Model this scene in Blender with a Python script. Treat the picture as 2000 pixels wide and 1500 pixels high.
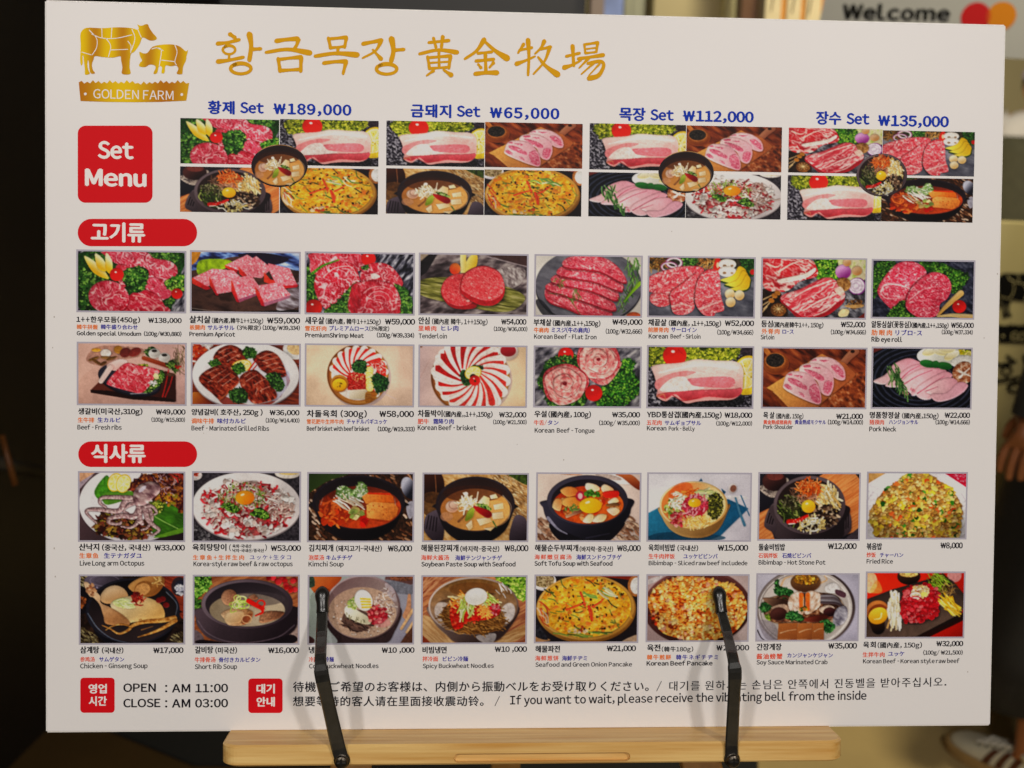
import bpy, bmesh, math, random
import numpy as np
from mathutils import Vector, Matrix, Euler

for o in list(bpy.data.objects): bpy.data.objects.remove(o, do_unlink=True)
sc = bpy.context.scene
col = sc.collection

# ---------------------------------------------------------------- camera
# The board is 0.80 x 0.60 m, leans back on its easel, and is seen almost square-on from about a metre.
LEAN = math.radians(12)
BOARD = Matrix.Translation((0, 0, 1.18)) @ Matrix.Rotation(math.pi / 2 - LEAN, 4, 'X')
FPX = 2246.0                                    # focal length in pixels of the 2000 x 1500 photograph
ra, rb, rc = 0.02865863, 0.05338499, -0.00860191
RCB = np.array(Matrix.Rotation(rc, 3, 'Z') @ Matrix.Rotation(rb, 3, 'Y') @ Matrix.Rotation(ra, 3, 'X'))
TCB = np.array([0.01697069, 0.00841433, -0.96529478])
CAM_B = -RCB.T @ TCB                            # camera position in the board's own frame
m4 = Matrix(RCB.T.tolist()).to_4x4(); m4.translation = Vector(CAM_B.tolist())
CAM = BOARD @ m4
cd = bpy.data.cameras.new('camera'); cam = bpy.data.objects.new('camera', cd); col.objects.link(cam)
cam.matrix_world = CAM
cd.sensor_width = 36; cd.lens = FPX / 2000 * 36
cd.clip_start = .05; cd.clip_end = 60
cd.dof.use_dof = True; cd.dof.focus_distance = .955; cd.dof.aperture_fstop = 5.6
sc.camera = cam

# ---------------------------------------------------------------- light: an indoor shop front under warm ceiling lamps, with unseen fill lamps added
w = bpy.data.worlds.new('World'); sc.world = w; w.use_nodes = True
w.node_tree.nodes['Background'].inputs[0].default_value = (1.0, .86, .66, 1)
w.node_tree.nodes['Background'].inputs[1].default_value = .05
def spot(name, loc, target, energy, size=100, radius=.05, colr=(1, .84, .70), blend=.6):
    l = bpy.data.lights.new(name, 'SPOT'); l.energy = energy; l.color = colr; l.spot_size = math.radians(size)
    l.spot_blend = blend; l.shadow_soft_size = radius
    o = bpy.data.objects.new(name, l); col.objects.link(o); o.location = loc
    o.rotation_euler = (Vector(target) - Vector(loc)).to_track_quat('-Z', 'Y').to_euler()
    return o
WARM = (1, .950, .895)
spot('ceiling_and_fill_light', (.95, -2.0, 2.55), (.1, 0, 1.0), 77, 100, .09, WARM)
spot('ceiling_and_fill_light', (-.95, -2.05, 2.55), (-.1, 0, 1.0), 71, 100, .09, WARM)
spot('ceiling_and_fill_light', (.1, -3.3, 2.45), (0, 0, .85), 118, 70, .25, WARM)  # soft fill lamp added behind the camera to even out the board
spot('shop_and_fill_light', (1.35, .95, 2.95), (1.25, 1.7, .4), 185, 85, .12, (1, .90, .62), .8)  # unseen lamp added to lift the floor, sign and standee
spot('shop_and_fill_light', (.95, 1.75, 2.9), (.85, 3.0, 1.6), 95, 80, .1, (1, .93, .74), .8)  # unseen lamp added to brighten the uprights at the back
spot('shop_and_fill_light', (1.6, 3.6, 2.75), (1.5, 5.2, .8), 300, 150, .12, (1, .93, .72))
sc.view_settings.view_transform = 'Standard'; sc.view_settings.look = 'None'
sc.view_settings.exposure = 0; sc.view_settings.gamma = 1; sc.view_settings.use_curve_mapping = False
sc.cycles.max_bounces = 6

# ---------------------------------------------------------------- helpers
def px_board(x, y, z=0.0):
    """The point of the plane z = const of the board's own frame that shows at pixel (x, y) of the photograph."""
    d = RCB.T @ np.array([(x - 1000) / FPX, -(y - 750) / FPX, -1.0])
    t = (z - CAM_B[2]) / d[2]
    p = CAM_B + d * t
    return Vector((p[0], p[1], z))
def at(x, y, depth):
    """The world point that shows at pixel (x, y) at a given depth along the camera's axis."""
    return CAM @ Vector(((x - 1000) / FPX * depth, -(y - 750) / FPX * depth, -depth))
def on_floor(x, y, z=0.0):
    o = CAM.translation; d = at(x, y, 1) - o
    return o + d * ((z - o.z) / d.z)
def tag(o, label=None, cat=None, group=None, kind=None):
    for k, v in (('label', label), ('category', cat), ('group', group), ('kind', kind)):
        if v: o[k] = v
    return o
def empty(name, loc=(0, 0, 0), rz=0):
    o = bpy.data.objects.new(name, None); col.objects.link(o); o.location = loc; o.rotation_euler = (0, 0, rz); o.empty_display_size = .05
    return o
def mesh(name, verts, faces, mats, parent=None, smooth=False, fm=None):
    me = bpy.data.meshes.new(name); me.from_pydata([tuple(v) for v in verts], [], faces)
    for m in (mats if isinstance(mats, (list, tuple)) else [mats]): me.materials.append(m)
    if fm is not None: me.polygons.foreach_set('material_index', fm)
    if smooth: me.polygons.foreach_set('use_smooth', [True] * len(me.polygons))
    o = bpy.data.objects.new(name, me); col.objects.link(o); o.parent = parent
    return o
def from_bm(name, bm, mat, parent=None, smooth=False):
    bmesh.ops.recalc_face_normals(bm, faces=bm.faces)
    me = bpy.data.meshes.new(name); bm.to_mesh(me); bm.free()
    for m in (mat if isinstance(mat, (list, tuple)) else [mat]): me.materials.append(m)
    if smooth: me.polygons.foreach_set('use_smooth', [True] * len(me.polygons))
    o = bpy.data.objects.new(name, me); col.objects.link(o); o.parent = parent
    return o
def add_box(bm, c, s, M=None, bev=0):
    r = bmesh.ops.create_cube(bm, size=1)
    bmesh.ops.scale(bm, vec=s, verts=r['verts']); bmesh.ops.translate(bm, vec=c, verts=r['verts'])
    vs = r['verts']
    if bev:
        ed = list({e for v in vs for e in v.link_edges})
        q = bmesh.ops.bevel(bm, geom=ed, offset=bev, segments=3, affect='EDGES', profile=.5)
        vs = list({v for f in q['faces'] for v in f.verts} | {v for v in vs if v.is_valid})
    if M is not None: bmesh.ops.transform(bm, matrix=M, verts=vs)
def box(name, c, s, mat, parent=None, M=None, bev=.002):
    bm = bmesh.new(); add_box(bm, c, s, M, bev); return from_bm(name, bm, mat, parent, False)
def add_loft(bm, rings, cap=True):
    """rings: lists of points, all the same length, joined one to the next."""
    R = [[bm.verts.new(p) for p in r] for r in rings]
    n = len(R[0])
    for a, b in zip(R, R[1:]):
        for i in range(n): bm.faces.new((a[i], a[(i + 1) % n], b[(i + 1) % n], b[i]))
    if cap: bm.faces.new(R[0][::-1]); bm.faces.new(R[-1])
def srgb(c):
    c = hx(c); return np.where(c <= .04045, c / 12.92, ((c + .055) / 1.055) ** 2.4)
def material(name, c, rough=.5, var=.0, sc_=20, metal=0, bump=0, spec=.5, coat=0, c2=None, stretch=(1, 1, 1)):
    m = bpy.data.materials.new(name); m.use_nodes = True; nt = m.node_tree; b = nt.nodes['Principled BSDF']
    c = srgb(c); b.inputs['Roughness'].default_value = rough; b.inputs['Metallic'].default_value = metal
    b.inputs['Specular IOR Level'].default_value = spec; b.inputs['Coat Weight'].default_value = coat
    b.inputs['Base Color'].default_value = (*c, 1)
    if var or bump or c2 is not None:
        tc = nt.nodes.new('ShaderNodeTexCoord'); mp = nt.nodes.new('ShaderNodeMapping'); mp.inputs['Scale'].default_value = stretch
        nz = nt.nodes.new('ShaderNodeTexNoise'); nz.inputs['Scale'].default_value = sc_; nz.inputs['Detail'].default_value = 5
        nt.links.new(tc.outputs['Object'], mp.inputs[0]); nt.links.new(mp.outputs[0], nz.inputs['Vector'])
        rp = nt.nodes.new('ShaderNodeValToRGB'); nt.links.new(nz.outputs['Fac'], rp.inputs[0])
        lo = c * (1 - var) if c2 is None else c; hi = np.clip(c * (1 + var), 0, 1) if c2 is None else srgb(c2)
        rp.color_ramp.elements[0].position = .3; rp.color_ramp.elements[1].position = .7
        rp.color_ramp.elements[0].color = (*lo, 1); rp.color_ramp.elements[1].color = (*hi, 1)
        nt.links.new(rp.outputs[0], b.inputs['Base Color'])
        if bump:
            bp = nt.nodes.new('ShaderNodeBump'); bp.inputs['Strength'].default_value = bump; bp.inputs['Distance'].default_value = .002
            nt.links.new(nz.outputs['Fac'], bp.inputs['Height']); nt.links.new(bp.outputs[0], b.inputs['Normal'])
    return m
# ---------------------------------------------------------------- printed pictures
# A small 2-D printing press: every food photograph on the board is printed in code into a colour array,
# which becomes the print (colour per point) of a flat sheet lying on the board.
def hx(c):
    if not isinstance(c, str): return np.asarray(c, float)
    return np.array([int(c[i:i + 2], 16) / 255 for i in (0, 2, 4)])

_tab = np.random.RandomState(5).rand(16, 128, 128)

def vnoise(x, y, sd):
    t = _tab[sd % 16]
    ix = np.floor(x).astype(int); iy = np.floor(y).astype(int)
    fx = x - ix; fy = y - iy
    fx = fx * fx * (3 - 2 * fx); fy = fy * fy * (3 - 2 * fy)
    ix = ix + sd * 17; iy = iy + sd * 29
    a = t[iy & 127, ix & 127]; b = t[iy & 127, (ix + 1) & 127]
    c = t[(iy + 1) & 127, ix & 127]; d = t[(iy + 1) & 127, (ix + 1) & 127]
    return (a + (b - a) * fx) * (1 - fy) + (c + (d - c) * fx) * fy

def fbm(x, y, sc, oc=3, rot=0., ax=1., sd=0):
    c, s_ = math.cos(math.radians(rot)), math.sin(math.radians(rot))
    u = (x * c + y * s_) / (sc * ax); v = (-x * s_ + y * c) / sc
    o = 0; w = 1; t = 0
    for i in range(oc):
        o = o + w * vnoise(u, v, sd + i * 3); t += w
        u = u * 2.03 + 11.3; v = v * 2.03 + 7.7; w *= .55
    return o / t

def box1(a, r, axis):
    r = int(r)
    if r < 1: return a
    p = [(0, 0)] * a.ndim; p[axis] = (r + 1, r)
    c = np.cumsum(np.pad(a, p, mode='edge'), axis=axis)
    n = a.shape[axis]
    hi = np.take(c, np.arange(2 * r + 1, 2 * r + 1 + n), axis=axis)
    lo = np.take(c, np.arange(0, n), axis=axis)
    return (hi - lo) / (2 * r + 1)

def blur(a, r):
    for _ in range(2):
        a = box1(box1(a, r, 0), r, 1)
    return a

def spline(pts, closed=True, n=6):
    p = np.asarray(pts, float)
    if closed: q = np.vstack([p[-1], p, p[0], p[1]])
    else: q = np.vstack([2 * p[0] - p[1], p, 2 * p[-1] - p[-2]])
    out = []
    t = np.linspace(0, 1, n, endpoint=False)[:, None]
    for i in range(1, len(q) - 2):
        a, b, c, d = q[i - 1], q[i], q[i + 1], q[i + 2]
        out.append(.5 * (2 * b + (c - a) * t + (2 * a - 5 * b + 4 * c - d) * t * t + (3 * b - a - 3 * c + d) * t ** 3))
    out = np.vstack(out)
    return out if closed else np.vstack([out, p[-1]])

# --- textures: functions of (x, y) giving a colour per point
def mix(a, b, t): return a + (b - a) * t[..., None]
def sst(t, a, b):
    t = np.clip((t - a) / (b - a), 0, 1); return t * t * (3 - 2 * t)
def tex(c, var=.12, sc=18, rot=0, ax=1, sd=0, oc=3):
    c = hx(c)
    def f(x, y):
        n = fbm(x, y, sc, oc, rot, ax, sd)
        return c * (1 + (n[..., None] - .5) * 2 * var * 1.6)
    return f
def duo(c1, c2, sc=20, lo=.4, hi=.6, rot=0, ax=1, sd=0, oc=3):
    c1, c2 = hx(c1), hx(c2)
    return lambda x, y: mix(c1, c2, sst(fbm(x, y, sc, oc, rot, ax, sd), lo, hi))
def ramp(cols, sc=14, rot=0, ax=1, sd=0, oc=3, lo=.22, hi=.78):
    cs = np.array([hx(c) for c in cols])
    def f(x, y):
        t = np.clip((fbm(x, y, sc, oc, rot, ax, sd) - lo) / (hi - lo), 0, 1) * (len(cs) - 1)
        i = np.clip(t.astype(int), 0, len(cs) - 2); k = (t - i)[..., None]
        return cs[i] * (1 - k) + cs[i + 1] * k
    return f
def meat(c='d42f3f', fat='ffd3cd', sc=26, amt=.5, rot=0, ax=1.6, sd=0, deep='a81428', fine=1.):
    c, fat, deep = hx(c), hx(fat), hx(deep)
    def f(x, y):
        wx = (fbm(x, y, sc * 1.6, 2, 0, 1, sd + 1) - .5) * sc * 2.2
        wy = (fbm(x, y, sc * 1.6, 2, 0, 1, sd + 2) - .5) * sc * 2.2
        r1 = 1 - np.abs(2 * fbm(x + wx, y + wy, sc, 2, rot, ax, sd + 3) - 1)
        r2 = 1 - np.abs(2 * fbm(x + wx * .6, y + wy * .6, sc * .42, 2, rot + 20, ax, sd + 4) - 1)
        base = mix(deep, c, sst(fbm(x, y, sc * 1.1, 3, rot, ax, sd + 5), .25, .6))
        v = .85 * sst(r1, .92 - .14 * amt, 1.) + fine * .5 * sst(r2, .86 - .16 * amt, 1.)
        v = v * (.55 + .9 * fbm(x, y, sc * 2.6, 2, 0, 1, sd + 7))
        return mix(base, fat, np.clip(v, 0, .9))
    return f
def grad(c1, c2, x0, y0, x1, y1, var=.03, sc=34, sd=0, g=1.):
    c1, c2 = hx(c1), hx(c2); d = (x1 - x0) ** 2 + (y1 - y0) ** 2
    def f(x, y):
        t = np.clip(((x - x0) * (x1 - x0) + (y - y0) * (y1 - y0)) / d, 0, 1) ** g
        return mix(c1, c2, t) * (1 + (fbm(x, y, sc, 3, 0, 1, sd)[..., None] - .5) * 2 * var)
    return f
def wood(c1, c2, rot=0, sc=9, ax=14, sd=0):
    return duo(c1, c2, sc, .25, .75, rot, ax, sd, 4)
def as_tex(t): return tex(t) if isinstance(t, str) else t

class Print:
    """One printed picture; shapes are given in the units of its box (x0, y0, x1, y1)."""
    def __init__(s, box, w, h, seed=1):
        s.x0, s.y0, s.x1, s.y1 = box
        s.W, s.H = w * 2, h * 2
        s.k = s.W / (s.x1 - s.x0); s.ky = s.H / (s.y1 - s.y0)
        xs = s.x0 + (np.arange(s.W) + .5) / s.k; ys = s.y0 + (np.arange(s.H) + .5) / s.ky
        s.X, s.Y = np.meshgrid(xs, ys)
        s.a = np.ones((s.H, s.W, 3)); s.r = np.random.RandomState(seed); s.sd = seed
    def bg(s, t): s.a[:] = as_tex(t)(s.X, s.Y)
    def win(s, x0, y0, x1, y1, m=0):
        i0 = max(0, int((x0 - m - s.x0) * s.k) - 2); i1 = min(s.W, int((x1 + m - s.x0) * s.k) + 3)
        j0 = max(0, int((y0 - m - s.y0) * s.ky) - 2); j1 = min(s.H, int((y1 + m - s.y0) * s.ky) + 3)
        return (slice(j0, j1), slice(i0, i1)) if i1 > i0 and j1 > j0 else None
    # masks
    def m_poly(s, pts, w):
        X, Y = s.X[w], s.Y[w]; xr = X[0]; yr = Y[:, 0]
        M = np.zeros(X.shape, bool); p = np.asarray(pts, float); q = np.roll(p, -1, 0)
        for (ax, ay), (bx, by) in zip(p, q):
            if ay == by: continue
            c = (ay > yr) != (by > yr)
            if c.any():
                j = np.nonzero(c)[0]
                xi = ax + (yr[j] - ay) * (bx - ax) / (by - ay)
                M[j] ^= xr[None, :] < xi[:, None]
        return M.astype(float)
    def m_ell(s, cx, cy, rx, ry, rot, w, wob=0):
        X, Y = s.X[w] - cx, s.Y[w] - cy
        c, n = math.cos(math.radians(rot)), math.sin(math.radians(rot))
        u = (X * c + Y * n) / rx; v = (-X * n + Y * c) / ry
        d = np.sqrt(u * u + v * v)
        if wob:
            th = np.arctan2(v, u); p1, p2, p3 = s.r.uniform(0, 6.28, 3)
            d = d * (1 + wob * (.5 * np.sin(2 * th + p1) + .6 * np.sin(3 * th + p2) + .45 * np.sin(5 * th + p3)))
        return np.clip(.5 + (1 - d) * min(rx, ry) * s.k, 0, 1)
    def m_line(s, pts, w0, w1, w):
        X, Y = s.X[w], s.Y[w]; p = np.asarray(pts, float); n = len(p) - 1
        best = np.full(X.shape, 1e9)
        for i in range(n):
            a, b = p[i], p[i + 1]; d = b - a; L = d @ d + 1e-9
            t = np.clip(((X - a[0]) * d[0] + (Y - a[1]) * d[1]) / L, 0, 1)
            r = (w0 + (w1 - w0) * (i + t) / n) / 2
            best = np.minimum(best, np.hypot(X - a[0] - t * d[0], Y - a[1] - t * d[1]) - r)
        return np.clip(.5 - best * s.k, 0, 1)
    # laying a shape down
    def lay(s, M, w, t, puff=0, k=.55, sh=0, so=(3, 5), sb=6, spec=0, bump=0, bs=8, rim=0, al=1., lx=-.35, ly=-.8, ew=6):
        t = as_tex(t); X, Y = s.X[w], s.Y[w]; sh *= .82; k *= .85
        if M.size == 0 or M.shape[0] < 4 or M.shape[1] < 4: return
        if sh:
            S = blur(M, max(1, sb * s.k))
            dy, dx = int(so[1] * s.ky), int(so[0] * s.k)
            S = np.pad(S, ((max(dy, 0), max(-dy, 0)), (max(dx, 0), max(-dx, 0))))[max(-dy, 0):max(-dy, 0) + M.shape[0], max(-dx, 0):max(-dx, 0) + M.shape[1]]
            s.a[w] *= (1 - sh * S * (1 - M))[..., None]
        col = t(X, Y)
        if puff or bump:
            h = np.zeros(M.shape)
            if puff:
                r = max(1, puff * s.k * .5); h = np.sqrt(np.clip(blur(M, r), 0, 1)) * M * r * 2
            if bump: h = h + bump * s.k * fbm(X, Y, bs, 3, 0, 1, s.sd + 9) * 4
            gy, gx = np.gradient(h)
            L = (-gx * lx - gy * ly) * -1
            L = -(gx * -lx + gy * -ly)
            L = L / np.sqrt(1 + gx * gx + gy * gy)
            col = col * (1 + k * np.clip(L, -1, .55))[..., None]
            if spec:
                sp = np.clip(L * 1.3 - .35, 0, 1) ** 2 * spec
                col = col + (1 - col) * np.clip(sp, 0, 1)[..., None]
        if rim:
            E = np.clip(M - blur(M, max(1, ew * s.k * .5)), 0, 1) * 2
            col = col * (1 - rim * E)[..., None] if rim > 0 else col + (1 - col) * (-rim * E)[..., None]
        m = (M * al)[..., None]
        s.a[w] = s.a[w] * (1 - m) + np.clip(col, 0, 1.0) * m
    def e(s, cx, cy, rx, ry=None, t='888888', rot=0, wob=0, **kw):
        ry = ry or rx; R = max(rx, ry); w = s.win(cx - R, cy - R, cx + R, cy + R, (16 if kw.get('sh') else 2) + wob * R)
        if w: s.lay(s.m_ell(cx, cy, rx, ry, rot, w, wob), w, t, **kw)
    def p(s, pts, t='888888', sm=True, **kw):
        q = spline(pts) if sm else np.asarray(pts, float)
        w = s.win(*q.min(0), *q.max(0), 16 if kw.get('sh') else 2)
        if w: s.lay(s.m_poly(q, w), w, t, **kw)
    def l(s, pts, w0, t='888888', w1=None, sm=True, **kw):
        q = spline(pts, False, 5) if sm and len(pts) > 2 else np.asarray(pts, float)
        w = s.win(*q.min(0), *q.max(0), w0 + (16 if kw.get('sh') else 2))
        if w: s.lay(s.m_line(q, w0, w0 if w1 is None else w1, w), w, t, **kw)
    def ring(s, cx, cy, rx, ry, th, t, **kw):
        w = s.win(cx - rx - th, cy - ry - th, cx + rx + th, cy + ry + th)
        if not w: return
        M = s.m_ell(cx, cy, rx + th / 2, ry + th / 2, 0, w) * (1 - s.m_ell(cx, cy, rx - th / 2, ry - th / 2, 0, w))
        s.lay(M, w, t, **kw)
    def spots(s, n, region):
        """n random points inside a region: ('e', cx, cy, rx, ry[, rot]) or a list of points."""
        out = []
        if region[0] == 'e':
            cx, cy, rx, ry = region[1:5]; rot = math.radians(region[5] if len(region) > 5 else 0)
            for _ in range(n):
                q = math.sqrt(s.r.rand()); th = s.r.rand() * 2 * math.pi
                u, v = rx * q * math.cos(th), ry * q * math.sin(th)
                out.append((cx + u * math.cos(rot) - v * math.sin(rot), cy + u * math.sin(rot) + v * math.cos(rot)))
        else:
            q = spline(region); w = s.win(*q.min(0), *q.max(0))
            if not w: return out
            M = s.m_poly(q, w) > .5; X, Y = s.X[w][M], s.Y[w][M]
            if len(X) == 0: return out
            i = s.r.randint(0, len(X), n); out = list(zip(X[i], Y[i]))
        out.sort(key=lambda z: z[1]); return out
    def bits(s, n, region, cols, r=(5, 9), asp=.7, **kw):
        kw.setdefault('puff', 4); kw.setdefault('wob', .15)
        for x, y in s.spots(n, region):
            q = s.r.uniform(*r); c = hx(cols[s.r.randint(len(cols))]) * s.r.uniform(.8, 1.12)
            s.e(x, y, q, q * s.r.uniform(asp, 1), lambda X, Y, c=c: np.broadcast_to(c, X.shape + (3,)), s.r.uniform(0, 180), **kw)
    def strands(s, n, region, cols, L=(30, 60), wd=(3, 5), ang=(0, 180), curl=.4, **kw):
        kw.setdefault('puff', 3)
        for x, y in s.spots(n, region):
            a = math.radians(s.r.uniform(*ang)); q = s.r.uniform(*L) / 2; c = hx(cols[s.r.randint(len(cols))]) * s.r.uniform(.82, 1.12)
            dx, dy = math.cos(a) * q, math.sin(a) * q; b = s.r.uniform(-curl, curl)
            s.l([(x - dx, y - dy), (x - dy * b, y + dx * b), (x + dx, y + dy)], s.r.uniform(*wd), lambda X, Y, c=c: np.broadcast_to(c, X.shape + (3,)), **kw)
    def leafy(s, pts, n=90, cols=('1c4a18', '2f7022', '4f9a2c', '7cbc3e'), r=(7, 13), base='12300f', **kw):
        q = spline(pts) if pts[0] != 'e' else None
        if q is not None: s.p(pts, tex(base, .3, 14), sh=.35)
        else: s.e(*pts[1:5], t=tex(base, .3, 14), sh=.35)
        s.bits(n, pts, cols[:2], r, .5, wob=.3)
        s.bits(n, pts, cols[1:], (r[0] * .6, r[1] * .7), .5, k=.9, wob=.3)
        s.bits(n // 2, pts, cols[-1:], (r[0] * .3, r[1] * .4), .5)
    def tomato(s, x, y, r, c='e0201c'):
        s.e(x, y, r, r * .97, tex(c, .06, 30), puff=r * .9, k=.5, sh=.5)
        s.e(x - r * .15, y - r * .35, r * .16, r * .12, 'fff0e8')
    def lemon(s, x, y, rx, ry, rot=0):
        s.e(x, y, rx, ry, 'f4c52c', rot, sh=.4)
        s.e(x, y, rx * .88, ry * .88, 'fdf3c8', rot); s.e(x, y, rx * .78, ry * .78, duo('f8dc6a', 'fbeb9c', 14), rot)
        for i in range(7):
            a = i * math.pi * 2 / 7 + .3; c, n = math.cos(math.radians(rot)), math.sin(math.radians(rot))
            u, v = rx * .8 * math.cos(a), ry * .8 * math.sin(a)
            s.l([(x, y), (x + u * c - v * n, y + u * n + v * c)], rx * .07, 'fdf6da', sm=False)
    def glow(s, cx, cy, rx, ry, amt):
        """The studio light of the photograph: brightens (or, negative, dims) softly round a point."""
        d = ((s.X - cx) / rx) ** 2 + ((s.Y - cy) / ry) ** 2
        s.a *= (1 + amt * np.exp(-d))[..., None]
    def wet(s, n, region, L=(10, 26), wd=(2, 4), al=.55, ang=(0, 180)):
        """Small wet highlights."""
        for x, y in s.spots(n, region):
            a = math.radians(s.r.uniform(*ang)); q = s.r.uniform(*L) / 2
            s.l([(x - math.cos(a) * q, y - math.sin(a) * q), (x + q * .2, y - q * .15), (x + math.cos(a) * q, y + math.sin(a) * q)], s.r.uniform(*wd), 'fff4ee', 1, al=s.r.uniform(.3, 1) * al)
    def finish(s):
        """Camera: lens softness, gentle contrast, uneven light and grain."""
        a = s.a; b = blur(a, 1); c = blur(a, 3); a = b + (b - c) * .25
        u = (s.X - s.x0) / (s.x1 - s.x0) - .5; v = (s.Y - s.y0) / (s.y1 - s.y0) - .5
        lf = fbm(s.X, s.Y, (s.x1 - s.x0) * .28, 2, 0, 1, s.sd) - .5
        gr = fbm(s.X, s.Y, 5., 2, 0, 1, s.sd + 1) - .5
        a = a * (1.04 + .28 * lf - .30 * (u * u + v * v) - .06 * v + .14 * gr)[..., None]
        a = np.clip(a, 0, 1); k = .35
        s.a = a * (1 - k) + k * (a * a * (3 - 2 * a))
    def out(s):
        s.finish()
        a = s.a.reshape(s.H // 2, 2, s.W // 2, 2, 3).mean((1, 3))
        return np.clip(a, 0, 1)
# ---------------------------------------------------------------- the dishes on the printed photographs
SLATE = ramp(['15141c', '3a3844', '77747f', 'b9b5bb'], 16, -50, 3, 2)
ROCK = ramp(['2a2830', '5c5862', '8f8a90', 'c9c3c2'], 34, -35, 2.2, 4)
CURLY = ('1e4218', '346425', '548a34', '86b24e')
FRILL = ('4a5a14', '7d8a1e', 'a9b02c', 'd3d04c')
BONE = 'fbeee2'

def pot(s, cx, cy, rx, ry, d, rim='3c3236', inner='1d161a', lip=.88, hl='8d8088', body='231c21'):
    """A round black pot seen from above at a slant: body below, rim ring, dark inside."""
    b = [(cx - rx * 1.04, cy), (cx - rx * .99, cy + d * .55), (cx - rx * .78, cy + ry * .62 + d * .8), (cx - rx * .4, cy + ry * .95 + d), (cx, cy + ry * 1.04 + d),
         (cx + rx * .4, cy + ry * .95 + d), (cx + rx * .78, cy + ry * .62 + d * .8), (cx + rx * .99, cy + d * .55), (cx + rx * 1.04, cy), (cx, cy - ry * .6)]
    s.p(b, grad(body, '0d0a0d', cx - rx, cy, cx + rx * .4, cy + ry + d), sh=.6, puff=30, k=.5)
    s.e(cx, cy, rx, ry, grad(hl, rim, cx - rx * .5, cy - ry, cx + rx * .3, cy + ry * .6), puff=8, k=.4)
    s.e(cx, cy, rx * (lip + .07), ry * (lip + .06), rim)
    s.e(cx, cy + 2, rx * lip, ry * lip, grad(inner, '3a2e30', cx, cy - ry, cx, cy + ry))

def d1(s):   # assorted marbled beef with curly greens
    s.bg(ramp(['1c1b26', '4b4853', '8c8892', 'e0dcdf'], 17, -60, 3, 2))
    s.p([(90, 330), (840, 320), (850, 500), (790, 730), (700, 800), (100, 800), (60, 560)], tex('1e4416', .4, 14))
    s.leafy([(70, 470), (300, 520), (180, 680), (140, 800), (90, 790), (60, 620)], 90, CURLY, (12, 22))
    s.leafy([(150, 330), (260, 325), (300, 450), (180, 470)], 40, CURLY, (10, 20))
    s.leafy([(590, 322), (820, 322), (810, 400), (660, 385)], 45, CURLY, (10, 20))
    m = meat('d63c52', 'ffdcdc', 34, .55, 60, 1.5, 1, 'b02138')
    s.p([(250, 322), (560, 318), (640, 370), (760, 390), (820, 440), (815, 520), (740, 545), (620, 530), (480, 470), (330, 410), (255, 350)], m, sh=.5, puff=14, rim=.12)
    s.p([(560, 560), (620, 520), (740, 550), (785, 600), (770, 670), (700, 700), (580, 620)], meat('d8415a', 'ffd6d6', 28, .5, 30, 1.5, 3), sh=.5, puff=12)
    s.p([(345, 440), (420, 425), (470, 480), (420, 600), (365, 560)], meat('cf3346', 'ffc9c9', 24, .3, 30, 1.5, 3), sh=.4, puff=12)
    s.p([(460, 660), (540, 620), (650, 650), (735, 740), (745, 800), (380, 800), (410, 700)], meat('c92740', 'ffc4bd', 36, .35, 20, 2, 6), sh=.5, puff=16)
    s.l([(480, 670), (600, 690), (720, 775)], 10, 'ffbdb0', 4, al=.7)
    s.e(290, 685, 158, 132, meat('d23a50', 'ffd0cc', 40, .45, 40, 1.3, 8), 10, sh=.6, puff=20, rim=.1)
    s.wet(60, [(255, 330), (560, 325), (810, 450), (740, 540), (620, 530), (360, 420)]); s.wet(40, ('e', 290, 685, 140, 110)); s.wet(40, ('e', 580, 720, 150, 60))
    s.leafy([(405, 480), (520, 440), (600, 480), (560, 620), (490, 645), (420, 590)], 70, CURLY, (10, 18))
    s.leafy([(720, 560), (870, 500), (880, 620), (800, 640)], 40, ('2f6a1c', '4f9328', '82b83a', 'b4d860'), (10, 18))
    s.leafy([(720, 700), (800, 680), (800, 730), (740, 750)], 16, CURLY, (9, 14))
    for a, b in (((100, 360), (290, 540)), ((185, 340), (270, 480)), ((270, 335), (310, 500))):
        mx, my = (a[0] + b[0]) / 2, (a[1] + b[1]) / 2
        s.p([a, (mx + 28, my - 14), b, (mx - 24, my + 42)], grad('fff4c0', 'efb51e', mx + 20, my - 20, mx - 16, my + 30), sh=.4, puff=10)
    s.tomato(352, 505, 54); s.tomato(820, 650, 44)

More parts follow.
